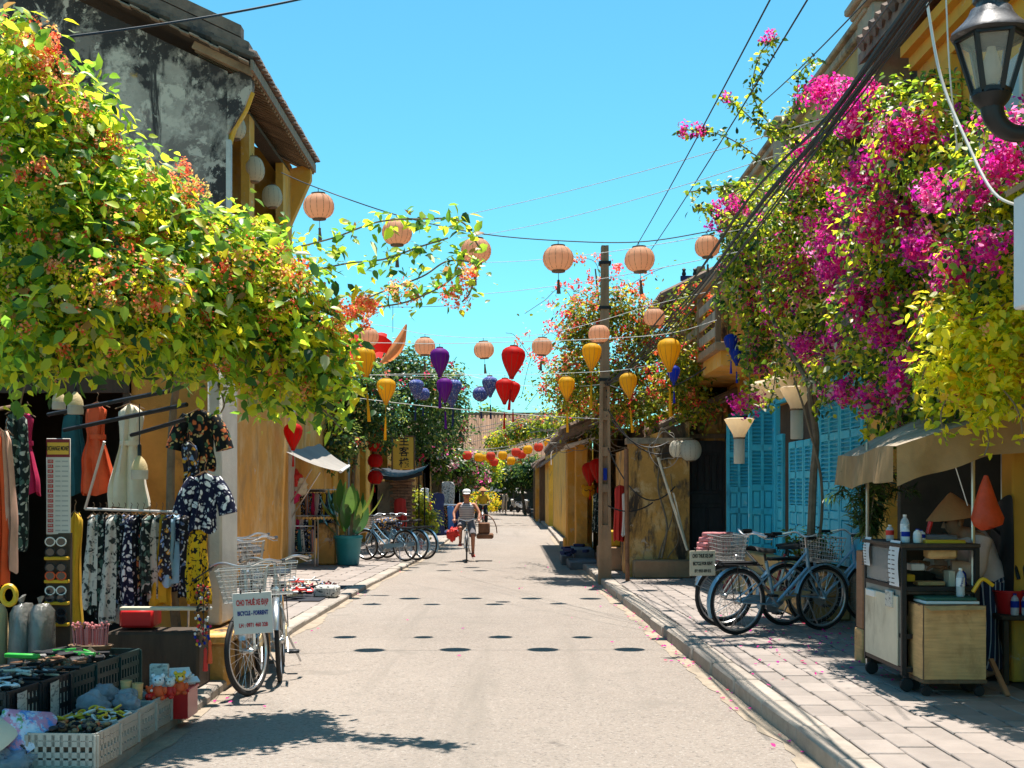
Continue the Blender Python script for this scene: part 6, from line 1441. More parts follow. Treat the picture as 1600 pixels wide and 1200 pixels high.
q = MB(); q.cbox(-2.95,-2.3,9.62,9.70,.66,.685,.005); one(q,'table_edge',M['sign_cream'],'pale narrow board lying across behind the red tub','board',(-2.6,9.66,.66))
q = MB(); q.cbox(-3.05,-2.35,9.60,9.98,ZL,.50,.02); one(q,'low_table',M['wood_dark'],'dark low table at the foot of the grimy shop wall','table',(-2.7,9.8,ZL))
# key ring strands with tassels
rt = thing('keyring_strand','strand of bright beaded key rings with red tassels at the shop pillar','key rings',tuple(at(318,915,9.3)),world=True); rg = random.Random(6); per={}
for k in range(90):
    a = rg.uniform(306,330); b = rg.uniform(912,1012); p = at(a,b,9.3)+Vector((0,rg.uniform(-.03,.03),0)); mt = rg.choice(['rust','red','black_paint','yellow_plastic','l_blue','sign_white','wood_brown','crimson']) if b > 965 else rg.choice(['rust','wood_dark','red','black_paint','sign_white']); per.setdefault(mt,MB()).ball(p,.010,.008,.012,6,5)
for mt,q in per.items(): o = q.build('beads',M[mt],rt); o['kind']='stuff'
for (a,b) in ((321,1012),(328,1000)):
    q = MB(); p = at(a,b,9.28); q.lathe([(.004,0),(.014,-.02),(.012,-.05),(.020,-.17),(.0001,-.17)],10,tuple(p),mod=lambda j: 1 if j%2 else .7); q.build('tassel',M['red' if a<325 else 'orange_red'],rt)
q = MB(); q.tube([at(300,908,9.3),at(334,885,9.3)],.006,5); q.tube([at(318,898,9.3),at(318,1000,9.3)],.003,4); q.build('hook',M['iron'],rt)
# wrapped sacks at the left
for i,(a,mt,lab) in enumerate(((-8,'straw','straw coloured wrapped sack at the left edge'),(34,'plastic_wrap','grey plastic wrapped sack left of two'),(64,'plastic_wrap','grey plastic wrapped sack right of two, against the dark door'))):
    p = at(a,1000,8.9); q = MB(); 
    loft(q,[((p.x,p.y,p.z-.26),(.075,0,0),(0,.12,0)),((p.x,p.y,p.z-.24),(.085,0,0),(0,.14,0)),((p.x,p.y,p.z),(.08,0,0),(0,.13,0)),((p.x+.005,p.y,p.z+.20),(.078,0,0),(0,.12,0)),((p.x+.005,p.y,p.z+.245),(.055,0,0),(0,.08,0)),((p.x,p.y,p.z+.255),(.01,0,0),(0,.01,0)),((p.x,p.y,p.z+.30),(.03,0,0),(0,.03,0))],22); q.v = [(v[0]+.022*mnoise.noise((v[0]*16,v[1]*16,v[2]*5)),v[1]+.03*mnoise.noise((v[0]*14,v[1]*14+5,v[2]*7)),v[2]+.03*mnoise.noise((v[0]*12,v[1]*12,9))) for v in q.v]; one(q,'wrapped_sack',M[mt],lab,'sack',(p.x,p.y,p.z-.26),'wrapped sacks by the doorway')
q = MB(); q.cbox(-4.6,-3.25,8.6,9.3,ZL,.28,.02); one(q,'plinth_board',M['wood_dark'],'low dark platform under the wrapped sacks','platform',(-3.9,8.95,ZL))
q = MB(); p = at(14,930,8.2); q.tube([(p.x+.045*math.cos(t*PI/8),p.y,p.z+.06*math.sin(t*PI/8)) for t in range(16)],.018,6,closed=True); one(q,'yellow_handle_bag',M['yellow_plastic'],'yellow round handle below the coral jacket','bag',tuple(p))
# painted conical hats at the lower left corner
for i,(a,b,Y,mt,lab) in enumerate(((-22,1185,6.9,'sign_cream','plain cream conical hat at the lower left corner'),(38,1190,7.0,'hatpaint','conical hat painted blue, green and pink in the lower left corner'))):
    p = at(a,b,Y); q = MB(); q.lathe([(.19,-.02),(.185,0),(.09,.10),(.01,.19),(.0001,.195)],28); q.lathe([(.18,-.02),(.09,.085),(.0001,.18)],28); o = tag(q.build('conical_hat',M['hat_painted'] if mt=='hatpaint' else M[mt],loc=None),lab,'hat','conical hats for sale'); o.location = (p.x,p.y,.22); o.rotation_euler=(R(24),R(-28 if i else -20),0)
    q = MB(); q.cbox(p.x-.16,p.x+.16,p.y-.02,p.y+.3,ZL,.19,.01); one(q,'hat_stand',M['cardboard'],'low cardboard box under the %s conical hat'%('painted' if i else 'cream'),'box',(p.x,p.y+.1,ZL))

# ================================================================ LEFT PAVEMENT BEYOND
# sandals and goods spread on the pavement
rt = thing('sandal_display','pairs of white and red sandals spread on a cloth on the left pavement','sandals',(-3.1,18.6,ZL)); rg = random.Random(12); per={}
for k in range(46):
    x = rg.uniform(-.30,.42); y = rg.uniform(-1.2,1.4); mt = rg.choice(['sign_white','red','cream','black_paint','f_multi','pinkcloth','paper']); q = per.setdefault(mt,MB()); q.M = T3((x,y,.03+rg.uniform(0,.10)))@RZ(rg.uniform(0,6)); q.cbox(-.12,.12,-.045,.045,-.012,.012,.008); q.tube([(-.0,-.045,.01),(.04,0,.05),(.0,.045,.01)],.012,5); q.M=None
for mt,q in per.items(): o=q.build('sandals',M[mt],rt); o['kind']='stuff'
q = MB(); q.box(-.42,.5,-1.3,1.5,.004,.012); q.build('ground_cloth',M['dark_cloth'],rt)
q = MB(); q.cbox(-2.78,-2.45,17.9,18.3,ZL,ZL+.16,.03); one(q,'shoe_box',M['f_white'],'dark printed box at the front of the sandal spread','box',(-2.6,18.1,ZL))
# grey awning of the textile stall
rt = thing('stall_awning','grey white cloth awning on slanting struts above the scarf stall','awning',(-4.2,24.6,1.9),world=True)
a0,a1,b0,b1 = at(447,706,24.9),at(500,694,28.2),at(532,737,24.6),at(545,728,28.0)
q = MB(); q.grid(lambda u,v: tuple((a0.lerp(a1,v)).lerp(b0.lerp(b1,v),u)-Vector((0,0,.05*math.sin(PI*u)+.015*math.sin(v*18)))),10,10); q.build('cloth',M['tarp_grey'],rt)
q = MB(); q.tube([b0,b1],.03,8); q.build('roller',M['white_paint'],rt)
for (p0,p1) in ((at(487,733,24.8),at(445,800,25.3)),(at(500,738,24.8),at(447,822,25.3))):
    q = MB(); q.tube([p0,p1],.014,6); q.build('strut',M['steel'],rt)
# scarf racks
cnames = ['multicoloured','navy floral','white printed','crimson','dark leaf printed','striped','mustard','black printed','lilac','teal','bright printed','plain navy']
cols = ['f_multi','f_navy','f_white','crimson','f_dark','stripe_cloth','mustard','f_black','lilac_cloth','teal_cloth','f_multi','navy']
M['stripe_cloth'] = stripemat('stripe_cloth',[(0,(.5,.1,.1)),(.3,(.5,.45,.4)),(.6,(.05,.08,.25)),(.8,(.5,.3,.1))],.05,0)
for row,(py,h_,x0,x1,nn) in enumerate(((765,.80,470,528,11),(806,.62,462,526,11),(822,.80,449,490,8))):
    Y = (26.3,26.1,25.5)[row]; a = at(x0,py,Y); b = at(x1,py,Y+.4); rail(a,b,'rail of hanging scarves at the awning stall, %s of three'%('upper','middle','lower front')[row],'steel',.012)
    for i in range(nn):
        p = a.lerp(b,(i+.5)/nn); garment('%s scarf, %s from left on the %s rail of the awning stall'%(cnames[(i*5+row*3)%12],nm[i] if i < 10 else 'last',('upper','middle','lower front')[row]),'scarf',p-Vector((0,0,.06)),.105,h_*.62,cols[(i*5+row*3)%12],'scarf',R(10),'scarves on the stall rails',.03,seed=60+i+row*13,name='scarf')
q = MB(); p = at(470,865,25.4); 
for x in (-.3,.28): q.tube([(p.x+x,p.y,ZL),(p.x+x,p.y,1.0)],.014,6); q.tube([(p.x+x,p.y+.4,ZL),(p.x+x,p.y+.4,1.0)],.014,6)
q.tube([(p.x-.3,p.y,.35),(p.x+.28,p.y,.35)],.012,6); one(q,'rack_frame',M['steel'],'steel frame of the front scarf rack at the awning stall','rack',(p.x,p.y,ZL))
q = MB(); p = at(510,884,26.0); q.cbox(p.x-.19,p.x+.19,26.0,26.5,ZL,.92,.03); one(q,'stump_pillar',M['ochre_dirty'],'stubby stained ochre pillar beside the teal planter','pillar',(p.x,26.2,ZL))
q = MB(); q.box(-5.4,-4.42,25.9,26.0,ZL,2.2); q.cbox(-4.4,-3.9,25.9,26.8,1.55,1.6,.01); one(q,'stall_shelf',M['wood_dark'],'dark shelf at the back of the scarf stall','shelf',(-4.5,26,ZL))
for i,(a,b,c,lab) in enumerate(((462,748,'red','red cloth bags'),(470,760,'sign_cream','cream cloth bags'),(458,775,'crimson','dark red cloth bags'))):
    p = at(a,b,25.6); q = MB(); bagm(tuple(p),.13,.1,.17,i+30)(q); one(q,'cloth_bag',M[c],'%s hanging at the left of the scarf stall'%lab,'bag',tuple(p))
# teal planter with broad leaves
rt = thing('planter','teal planter pot on the left pavement','planter',tuple(at(544,884,26.0)[:2])+(ZL,))
q = MB(); q.lathe([(.20,0),(.22,.02),(.275,.52),(.30,.55),(.30,.60),(.265,.60),(.25,.50),(.0001,.50)],28); q.build('pot',M['teal_pot'],rt)
px_,py2 = rt.location.x, rt.location.y
bl_ = thing('broadleaf_plant','big potted plant with long broad green leaves in the teal planter','plant',(px_,py2,ZL+.5)); rg = random.Random(21)
def broad(L_,W_,bend,cvar):
    n = 8; V=[];F=[]
    for i in range(n+1):
        t = i/n; wv = W_*math.sin(PI*min(1,(t*.93+.05)))**.7*.5; y = L_*t; z = -bend*L_*t*t
        V += [(-wv,y,z+.22*wv),(0,y,z),(wv,y,z+.22*wv)]
    for i in range(n):
        for k in range(2): a=i*3+k; F += [(a,a+1,a+4),(a,a+4,a+3)]
    return tri_mesh('broad_leaf',np.array(V),np.array(F),np.tile(np.array(cvar),(len(V),1)),M['leaf_thick'])
bm_ = [broad(.55,.17,.35,c) for c in ((.03,.10,.02),(.05,.14,.025),(.09,.17,.03),(.20,.24,.04))]
for k in range(34):
    a = rg.uniform(0,2*PI); el = rg.uniform(.45,1.35); base = Vector((.08*math.cos(a),.08*math.sin(a),rg.uniform(.0,.42))); d = Vector((math.cos(a)*math.cos(el),math.sin(a)*math.cos(el),math.sin(el))); s = Vector((-math.sin(a),math.cos(a),0)); n_ = s.cross(d)*-1
    piece('leaf',bm_[k%4],bl_,frame_m(base+d*.18,s,d,-s.cross(d)*-1 if False else d.cross(s)*-1,rg.uniform(.8,1.25)))
q = MB()
for k in range(7): a = k*.9; q.tube(smoothpath([(.05*math.cos(a),.05*math.sin(a),-.05),(.08*math.cos(a),.08*math.sin(a),.25),(.16*math.cos(a),.16*math.sin(a),.6)],4),.014,6)
q.build('stem',M['vine'],bl_)
# black awning stall, sign board with characters, brick stand
rt = thing('hanging_sign','upright ochre sign board with black brushed characters above the black awning','sign',tuple(at(630,708,33.4)))
q = MB(); q.cbox(-.27,.27,0,.04,-.42,.42,.01); q.build('board',M['sign_yellow'],rt)
for ch,z in (('主',.30),('客',.02),('棧',-.27)): text(ch,.27,M['text_black'],rt,T3((.02,-.004,z))@RX(R(90)),bold=.004)
q = MB(); q.cbox(-.31,-.27,-.01,.05,-.44,.46,.01); q.cbox(.27,.31,-.01,.05,-.44,.46,.01); q.cbox(-.31,.31,-.01,.05,.42,.46,.01); q.build('frame',M['wood_brown'],rt); q = MB(); q.bar((-1.9,.03,.40),(-.3,.03,.40),.05,.05); q.bar((-1.9,.03,-.1),(-.3,.03,.38),.03,.03); q.build('bracket',M['iron'],rt)
q = MB(); p = at(600,712,36); q.cbox(p.x-.28,p.x+.10,36,36.1,p.z-.35,p.z+.38,.01); one(q,'plain_sign_board',M['ochre'],'plain ochre board left of the sign with brushed characters','board',tuple(p))
q = MB(); a0 = at(578,735,34.5); b0 = at(668,738,36.5)
q.grid(lambda u,v:(a0.x+(b0.x-a0.x)*u,34.4+2.4*v,a0.z-.02-.16*math.sin(PI*u)+.22*v+.0),14,6); q.add([(a0.x+(b0.x-a0.x)*i/14,34.4,a0.z-.02-.16*math.sin(PI*i/14)-k*.10) for k in (0,1) for i in range(15)],[(i,i+1,i+16,i+15) for i in range(14)]); one(q,'black_awning',M['tarp_black'],'sagging black cloth awning below the brushed character sign','awning',(a0.x,34.4,a0.z))
q = MB()
for (x,y) in ((a0.x+.05,34.5),(b0.x-.1,34.5),(b0.x-.1,36.7)): q.tube([(x,y,ZL),(x,y,2.1)],.022,6)
one(q,'awning_posts',M['iron'],'thin iron posts carrying the black awning','post',(a0.x,34.5,ZL))
rt = thing('brick_stand','rough stone and brick stall pier under the black awning','pier',tuple(at(620,850,35.3)[:2])+(ZL,),world=True); bmz = MB(); bmz.cbox(-.10,.10,-.06,.06,-.035,.035,.008); bme = bmz.mesh('brick',M['brick']); rg = random.Random(2)
p = at(628,850,35.3); q = MB(); q.box(p.x-.24,p.x+.24,35.35,35.7,ZL,1.9); q.build('mortar',M['joint'],rt)
for r0 in range(22):
    for c in range(3): piece('brick',bme,rt,T3((p.x-.2+c*.205+(.05 if r0%2 else -.03),35.36+rg.uniform(-.015,.01),ZL+.08+r0*.082))@RZ(rg.uniform(-.05,.05)))
q = MB(); p = at(606,760,35.6); q.cbox(p.x-.28,p.x+.2,35.5,35.6,.9,1.85,.01); one(q,'carved_slab',M['stone_trim'],'rough carved stone panel left of the brick pier','panel',(p.x,35.5,.9))
garment('long red cloth hanging beside the brick pier','cloth',at(626,778,35.0),.34,.85,'red','scarf',seed=90,name='red_drape')
for i,(a,b,Y,w_,h_,mt,lab) in enumerate(((700,752,46,.48,1.05,'f_white','long white cloth with dark print hanging past the black awning'),(664,762,42,.30,.6,'paper','small white garment hanging at the edge of the black awning'),(668,784,42,.30,.5,'red','small red garment below the white one past the awning'),(697,790,45,.25,.85,'f_dark','dark garment on the far rack beside the blue one'),(704,790,45,.25,.85,'l_blue2','bright blue garment on the far clothes rack'),(690,790,45,.25,.8,'f_multi','printed garment on the far clothes rack'),(711,790,45.4,.22,.85,'navy','navy garment at the right end of the far clothes rack'),(684,770,44,.5,1.5,'navy','dark blue tall cloth left of the far clothes rack'))):
    if mt == 'l_blue2': M.setdefault('l_blue2',mat('l_blue2',(.10,.24,.52),.85,.1,5))
    garment(lab,'garment',at(a,b,Y),w_,h_,mt,'scarf',R(20),None,.05,seed=100+i,name='hanging_garment')
rail(at(682,788,45),at(716,789,45.2),'rail of the far clothes rack behind the yellow shrub','steel',.02)
q = MB(); q.cbox(-2.6,-1.9,44.2,46,ZL,.18,.02); one(q,'display_mat',M['navy'],'dark blue mat with goods under the far clothes rack','mat',(-2.3,45,ZL))
q = MB(); p = at(652,862,33); q.cbox(p.x-.12,p.x+.12,33,33.3,ZL,ZL+.22,.02); one(q,'red_can',M['red_gloss'],'small red can on the pavement beyond the parked bicycles','can',(p.x,33,ZL))
# far canopy
q = MB(); a0 = at(716,768,92); q.grid(lambda u,v:(a0.x+3.6*u,90+3*v,a0.z+.05+.35*v-.08*math.sin(PI*u)),10,5); one(q,'far_canopy',M['tarp_black'],'dark canopy stretched over the shopfront at the end of the road','awning',(a0.x,91,a0.z))
q = MB(); 
for x in (a0.x+.1,a0.x+3.4): q.tube([(x,90.1,0),(x,90.1,1.75)],.03,6)
one(q,'canopy_posts',M['iron'],'posts of the dark canopy at the end of the road','post',(a0.x,90,0))
q = MB(); p = at(803,770,89); q.lathe([(.9,-.02),(.55,.22),(.0001,.42)],14,tuple(p)); q.tube([(p.x,p.y,0),(p.x,p.y,p.z+.4)],.03,6); one(q,'parasol',M['tarp_grey'],'grey parasol right of the dark canopy at the road end','parasol',(p.x,p.y,0))

# ================================================================ RIGHT SIDE GOODS
garment('long crimson cloth hanging beside the concrete pole','cloth',at(968,758,22.6),.20,.98,'red','scarf',R(10),seed=200,name='crimson_drape')
garment('white cloth hanging next to the crimson one','cloth',at(976,770,22.4),.10,.75,'sign_white','scarf',R(10),seed=201,name='white_drape')
garment('camouflage patterned cloth behind the left side of the pole','cloth',at(932,770,26),.16,.8,'f_green','scarf',seed=202,name='dark_drape')
q = MB(); p = at(958,845,23.5); q.cbox(p.x-.22,p.x+.14,23.4,23.7,.55,.85,.03); one(q,'yellow_bag',M['mustard'],'mustard coloured bag on the shop ledge behind the pole','bag',(p.x,23.5,.55))
q = MB(); q.cbox(1.6,2.2,23.3,24.2,ZR,.55,.02); one(q,'stone_ledge',M['concrete'],'stone ledge behind the concrete pole','ledge',(1.9,23.7,ZR))
q = MB(); a=(1.32,26.2); q.cbox(1.15,1.75,25.6,27.0,.0,.16,.02); q.cbox(1.05,1.4,27.2,28.4,.0,.20,.02); q.cbox(1.3,1.75,27.0,29.0,.1,.34,.02); one(q,'stone_steps',M['bluestone'],'dark worn stone steps at the foot of the ochre pillars','steps',(1.4,27,0))
rt = thing('shoe_pile','dark shoes and boxes on the stone steps by the pillars','shoes',(1.3,27.4,.2)); q = MB(); rg = random.Random(31)
for k in range(14): q.M = T3((rg.uniform(-.2,.4),rg.uniform(-1.2,1.4),rg.uniform(.02,.18)))@RZ(rg.uniform(0,6)); q.cbox(-.12,.12,-.05,.05,-.03,.03,.01)
q.M=None; q.build('shoes',M['navy'],rt,kind='stuff')
# spare wheel at the far right
q = MB(); q.tube([(1.15+.0*t,80+.3*math.cos(t*PI/10),.32+.3*math.sin(t*PI/10)) for t in range(20)],.05,6,closed=True); one(q,'spare_tyre',M['rubber'],'tyre leaning at the far right posts','tyre',(1.15,80,0))

# food cart -------------------------------------------------------
def food_cart():
    rt = thing('food_cart','wheeled street food cart with a glass sided cabinet and white lower panel','cart',(2.95,9.5,ZR),world=True)
    # left side runs away from the camera from (2.78,9.15) to (2.80,10.15)
    xl = 2.80; y0,y1 = 9.15,10.1; x1 = 3.32; zt = 1.17
    f = MB()
    for (x,y) in ((xl,y0),(xl,y1),(x1,y0),(x1,y1)): f.cbox(x-.018,x+.018,y-.018,y+.018,ZR+.12,zt,.003)
    for z in (ZR+.16,.86,zt-.02,.52):
        f.bar((xl,y0,z),(xl,y1,z),.03,.03); f.bar((x1,y0,z),(x1,y1,z),.03,.03); f.bar((xl,y0,z),(x1,y0,z),.03,.03); f.bar((xl,y1,z),(x1,y1,z),.03,.03)
    f.build('frame',M['iron'],rt)
    p = MB(); p.cbox(xl-.03,xl-.018,y0+.06,y1-.06,.30,.80,.004); p.build('white_panel',M['sign_cream'],rt)
    p = MB(); p.cbox(xl-.012,xl+.0,y0+.02,y1-.02,ZR+.18,.86,.003); p.build('side_panel',M['paneldirty'],rt)
    p = MB(); p.quad((xl-.005,y0+.02,.88),(xl-.005,y1-.02,.88),(xl-.005,y1-.02,zt-.03),(xl-.005,y0+.02,zt-.03)); p.build('side_glass',M['glass'],rt,fix=False)
    p = MB(); p.cbox(xl-.03,x1+.02,y0-.03,y1+.03,zt-.015,zt+.012,.004); p.build('top_board',M['wood_dark'],rt)
    p = MB(); p.box(xl,x1,y0,y1,.82,.84); p.box(xl,x1,y0,y1,.5,.52); p.box(xl,x1,y1-.02,y1,.2,zt); p.build('shelf',M['wood_dark'],rt)
    p = MB(); p.box(xl+.0,x1,y0,y1,ZR+.14,ZR+.18); p.build('floor_board',M['wood_brown'],rt)
    for (x,y) in ((xl+.03,y0+.03),(xl+.03,y1-.03),(x1-.03,y0+.03),(x1-.03,y1-.03)):
        c = MB(); c.lathe([(.0001,-.018),(.045,-.018),(.05,-.01),(.05,.01),(.045,.018),(.0001,.018)],16,(x,y,ZR+.05),axis='y'); c.bar((x,y,ZR+.05),(x,y,ZR+.15),.025); c.build('caster',M['rubber'],rt)
    # things on the shelves inside
    return rt
food_cart()
for i,(dy,w_,h_,lab) in enumerate(((9.22,.24,.33,'white paper price list hanging from the front corner of the cart'),(9.95,.16,.22,'smaller paper sheet hanging at the back corner of the cart'))):
    q = MB(); q.grid(lambda u,v:(2.765-.012*math.sin(v*4)+.02*(1-v),dy+w_*(u-.2),1.20-h_*v),6,8); rt = one(q,'paper_sheet',M['paper'],lab,'paper',(2.76,dy,.9))
    q = MB(); rg = random.Random(i)
    for r0 in range(9):
        for c0 in range(2):
            yy = dy+w_*(-.14+.42*c0); L_ = w_*rg.uniform(.2,.36); z = 1.165-h_*r0*.1; q.add([(2.755,yy,z),(2.755,yy+L_,z),(2.755,yy+L_,z-.008),(2.755,yy,z-.008)],[(0,1,2,3)])
    q.build('printed_lines',M['text_black'],rt,fix=False)
    rt.children[0].location = (-2.76+0,0,0) if False else (-rt.location[0]-.010,-rt.location[1],-rt.location[2])
def box_goods(): pass
rtb = thing('cardboard_box','large brown cardboard box on a small trolley in front of the food cart','box',(3.08,9.1,ZR),world=True); q = MB(); dn = lambda a,b: .007*mnoise.noise((a*6,b*6,1))+.004*mnoise.noise((a*17,b*17,4)); q.grid(lambda u,v:(2.87+.43*u,8.912+dn(u,v)*(1 if .02<u<.98 else .2),.245+.515*v+.006*mnoise.noise((u*5,v,9))*(v>.9)),24,16); q.grid(lambda u,v:(2.862+dn(u+3,v),8.918+.33*u,.245+.515*v),10,12); q.box(2.875,3.295,8.922,9.245,.25,.752); q.add([(2.87,8.912,.757),(3.30,8.912,.757),(3.27,8.86,.735),(2.90,8.868,.728)],[(0,1,2,3)]); q.build('carton',M['cardboard'],rtb)
q = MB(); q.bar((2.868,8.918,.76),(3.302,8.918,.755),.012,.012); q.bar((2.868,8.918,.76),(2.868,9.25,.757),.012,.012); q.bar((2.868,8.918,.245),(2.868,8.918,.76),.010,.010); q.build('torn_edge',M['wood_brown'],rtb)
q = MB(); q.cbox(2.86,3.31,8.91,9.27,.215,.243,.004); q.build('trolley_board',M['wood_brown'],rtb)
for x,y in ((2.90,8.96),(3.27,8.96),(2.90,9.22),(3.27,9.22)):
    c = MB(); c.lathe([(.0001,-.016),(.036,-.016),(.04,0),(.036,.016),(.0001,.016)],14,(x,y,ZR+.04),axis='y'); c.bar((x,y,ZR+.04),(x,y,.215),.022); c.build('caster',M['rubber'],rtb)
for k,(mt,z,lab) in enumerate((('paper',.765,'pale folder at the bottom of the pile on the cardboard box'),('green_folder',.79,'dark green folder on top of the pile on the cardboard box'))):
    if mt == 'green_folder': S('green_folder',(.02,.10,.075),.5,.1,4)
    q = MB(); q.cbox(2.89-.0*k,3.27-.02*k,8.95,9.22,z,z+.022,.004); one(q,'folder',M[mt],lab,'folder',(3.08,9.08,z))
def bottle(p, h_, lab, lm='paper', cap='l_blue', txt=None, mt='bottle', sc=1):
    rt = thing('plastic_bottle',lab,'bottle',tuple(p)); r = .030*sc
    q = MB(); q.lathe([(r*.9,0),(r,.012),(r,h_*.35),(r*.93,h_*.40),(r,h_*.45),(r,h_*.68),(r*.8,h_*.80),(r*.38,h_*.90),(r*.38,h_*.95)],16); q.build('bottle_body',M[mt],rt)
    q = MB(); q.lathe([(r*1.02,h_*.36),(r*1.02,h_*.66)],16); q.build('label_band',M[lm],rt); q = MB(); q.lathe([(r*.44,h_*.93),(r*.44,h_),(.0001,h_)],12); q.build('cap',M[cap],rt)
    if txt: text(txt,h_*.13,M['text_blue'],rt,T3((0,-r*1.06,h_*.52))@RX(R(90))@RZ(R(80)))
    return rt
bottle((3.16,9.02,.815),.20,'white labelled water bottle standing on the green folder','paper','white_paint','fresco',sc=1.0)
zt=1.185
bottle((2.90,9.45,zt),.20,'clear water bottle tallest on the cart top','paper','white_paint',sc=1.1); bottle((2.86,9.30,zt),.12,'blue and white bottle at the front of the cart top','l_blue','paper',mt='paper'); bottle((2.93,9.25,zt),.10,'short white jar with blue cap on the cart top','paper','l_blue',mt='white_paint'); bottle((2.84,9.62,zt),.12,'small jar with red label at the left of the cart top','red','white_paint'); bottle((2.98,9.32,zt),.09,'small blue jar right of the white one on the cart top','l_blue','l_blue',mt='paper')
bottle((3.27,9.3,.87),.12,'blue drink can on the cart shelf by the vendor','l_blue','steel',mt='l_blue')
q = MB(); q.M = T3((3.06,9.4,zt+.09))@RY(.25); q.lathe([(.016,-.03),(.018,.06),(.010,.065)],12); one(q,'red_torch',M['red_gloss'],'small red bottle leaning on the cart top','bottle',(3.06,9.4,zt))
q = MB(); q.cbox(2.98,3.27,9.22,9.36,zt-.025,zt+.02,.006); one(q,'yellow_tray',M['yellow_plastic'],'yellow box lid at the front of the cart top','tray',(3.12,9.3,zt))
q = MB(); q.cbox(2.99,3.20,9.18,9.32,1.07,1.15,.03); one(q,'paper_parcel',M['cardboard'],'brown paper parcel below the yellow box lid','parcel',(3.1,9.25,1.07))
q = MB(); q.cbox(3.0,3.26,9.35,9.6,zt,zt+.05,.01); one(q,'tin_box',M['grey_cloth'],'grey tin with wooden sticks on the cart top','tin',(3.1,9.45,zt))
for i,(x,z,mt,w_,h_) in enumerate(((2.95,.98,'sign_white',.10,.05),(2.90,.90,'mustard',.06,.05),(3.05,.87,'cardboard',.2,.03),(2.93,.55,'straw',.12,.1),(3.12,.55,'rust',.12,.14),(3.2,.86,'sign_cream',.05,.12))):
    q = MB(); q.cbox(x-w_/2,x+w_/2,9.3,9.42,z-.0,z+h_,.006); one(q,'food_packet',M[mt],'packet on the dark shelves of the cart, %s'%['white one below the parcel','mustard one at the left','flat brown one in the middle','straw coloured one on the low shelf','rust coloured one on the low shelf','slim cream one at the right'][i],'packet',(x,9.36,z))
# canopy
def canopy():
    rt = thing('cart_canopy','brown tarpaulin canopy over the food cart, its sunlit top coloured paler','canopy',(3.3,9.7,ZR),world=True)
    A = at(1400,697,9.15); B = at(1313,712,10.9); C_ = Vector((4.35,10.9,2.52)); D = Vector((4.25,9.0,2.10)); Rg = at(1525,640,9.7)
    def top(u,v):
        p = (B.lerp(C_,u)).lerp(A.lerp(D,u),v); p = p+Vector((0,0,.10*math.sin(PI*u)*math.sin(PI*v*.5+.4)-.03*math.sin(u*11+v*5)*math.sin(PI*v)))
        return tuple(p)
    q = MB(); q.grid(top,18,14); q.build('top_sheet',M['tarp_top_sunlit'],rt)
    q = MB(); n = 22
    def fv(u,v): p = Vector(top(u,1)); return (p.x,p.y-.02-.025*math.sin(u*24)*v,p.z-(.29-.06*u)*v+.012*math.sin(u*19)*v)
    q.grid(fv,40,5); q.build('front_valance',M['tarp_brown'],rt)
    q = MB()
    def lv(u,v): p = Vector(top(0,u)); return (p.x-.02-.03*math.sin(u*17)*v-.03*v,p.y,p.z-.26*v+.014*math.sin(u*13)*v)
    q.grid(lv,34,5); q.build('side_valance',M['tarp_brown'],rt)
    for (x,y,z) in ((3.35,9.30,2.0),(2.86,10.3,1.95),(4.1,10.7,2.4)):
        q = MB(); q.tube([(x,y,ZR if x<3.8 else ZR),(x,y,z)],.015,7); q.build('pole',M['steel'],rt)
    q = MB(); q.tube([at(1490,720,9.1),at(1512,790,9.2)],.004,5); q.build('cord',M['cable_white'],rt)
    q = MB(); q.tube([(3.3,9.05,2.1),(3.75,9.05,2.12)],.035,8); q.build('rolled_edge',M['beige'],rt)
canopy()
def red_bag():
    p = at(1540,788,9.0); q = MB(); loft(q,[((p.x,p.y,p.z+.20),(.015,0,0),(0,.015,0)),((p.x,p.y,p.z+.13),(.04,0,0),(0,.03,0)),((p.x,p.y,p.z),(.085,0,0),(0,.06,0)),((p.x+.01,p.y,p.z-.10),(.115,0,0),(0,.08,0)),((p.x+.01,p.y,p.z-.15),(.10,0,0),(0,.07,0)),((p.x+.01,p.y,p.z-.17),(.03,0,0),(0,.03,0))],18)
    for i,v in enumerate(q.v): nn = mnoise.noise((v[0]*14,v[1]*14,v[2]*8)); q.v[i] = (v[0]+.03*nn,v[1]+.03*nn,v[2]+.02*nn)
    o = one(q,'red_carrier_bag',M['bag_red'],'orange red plastic carrier bag hanging from the canopy pole','bag',tuple(p))
red_bag()
# table of basins at the right edge
rt = thing('wash_table','dark low table with shelves at the right edge behind the vendor','table',(4.0,9.7,ZR),world=True); q = MB(); q.cbox(3.62,4.4,9.45,10.0,.60,.64,.01)
for x in (3.66,4.36):
    for y in (9.49,9.96): q.cbox(x-.02,x+.02,y-.02,y+.02,ZR,.6,.004)
q.build('top',M['wood_dark'],rt); q = MB(); q.box(3.64,4.38,9.9,9.92,ZR,.6); q.build('back_board',M['interior'],rt)
for i,(x,z,mt,lab) in enumerate(((3.74,.64,'red_gloss','red plastic basin on the table behind the vendor, left of two'),(3.95,.64,'crimson','dark red plastic basin at the right edge of the picture'))):
    b = thing('plastic_basin',lab,'basin',(x,9.62,z)); q = MB(); q.lathe([(.085,0),(.09,.01),(.115,.16),(.125,.165),(.12,.175),(.105,.16),(.08,.02)],22); q.build('bowl',M[mt],b)
for i,(x) in enumerate((3.72,3.80)):
    bottle((x,9.47,.64),.16,'bottle of blue liquid before the red basins, %s of two'%('left','right')[i],'l_blue','l_blue')
q = MB()
for k in range(5): q.tube(smoothpath([at(1548+k*16,822+k*4,9.9),at(1575+k*14,850,9.7),at(1592+k*12,905,9.6)],5),.014,6)
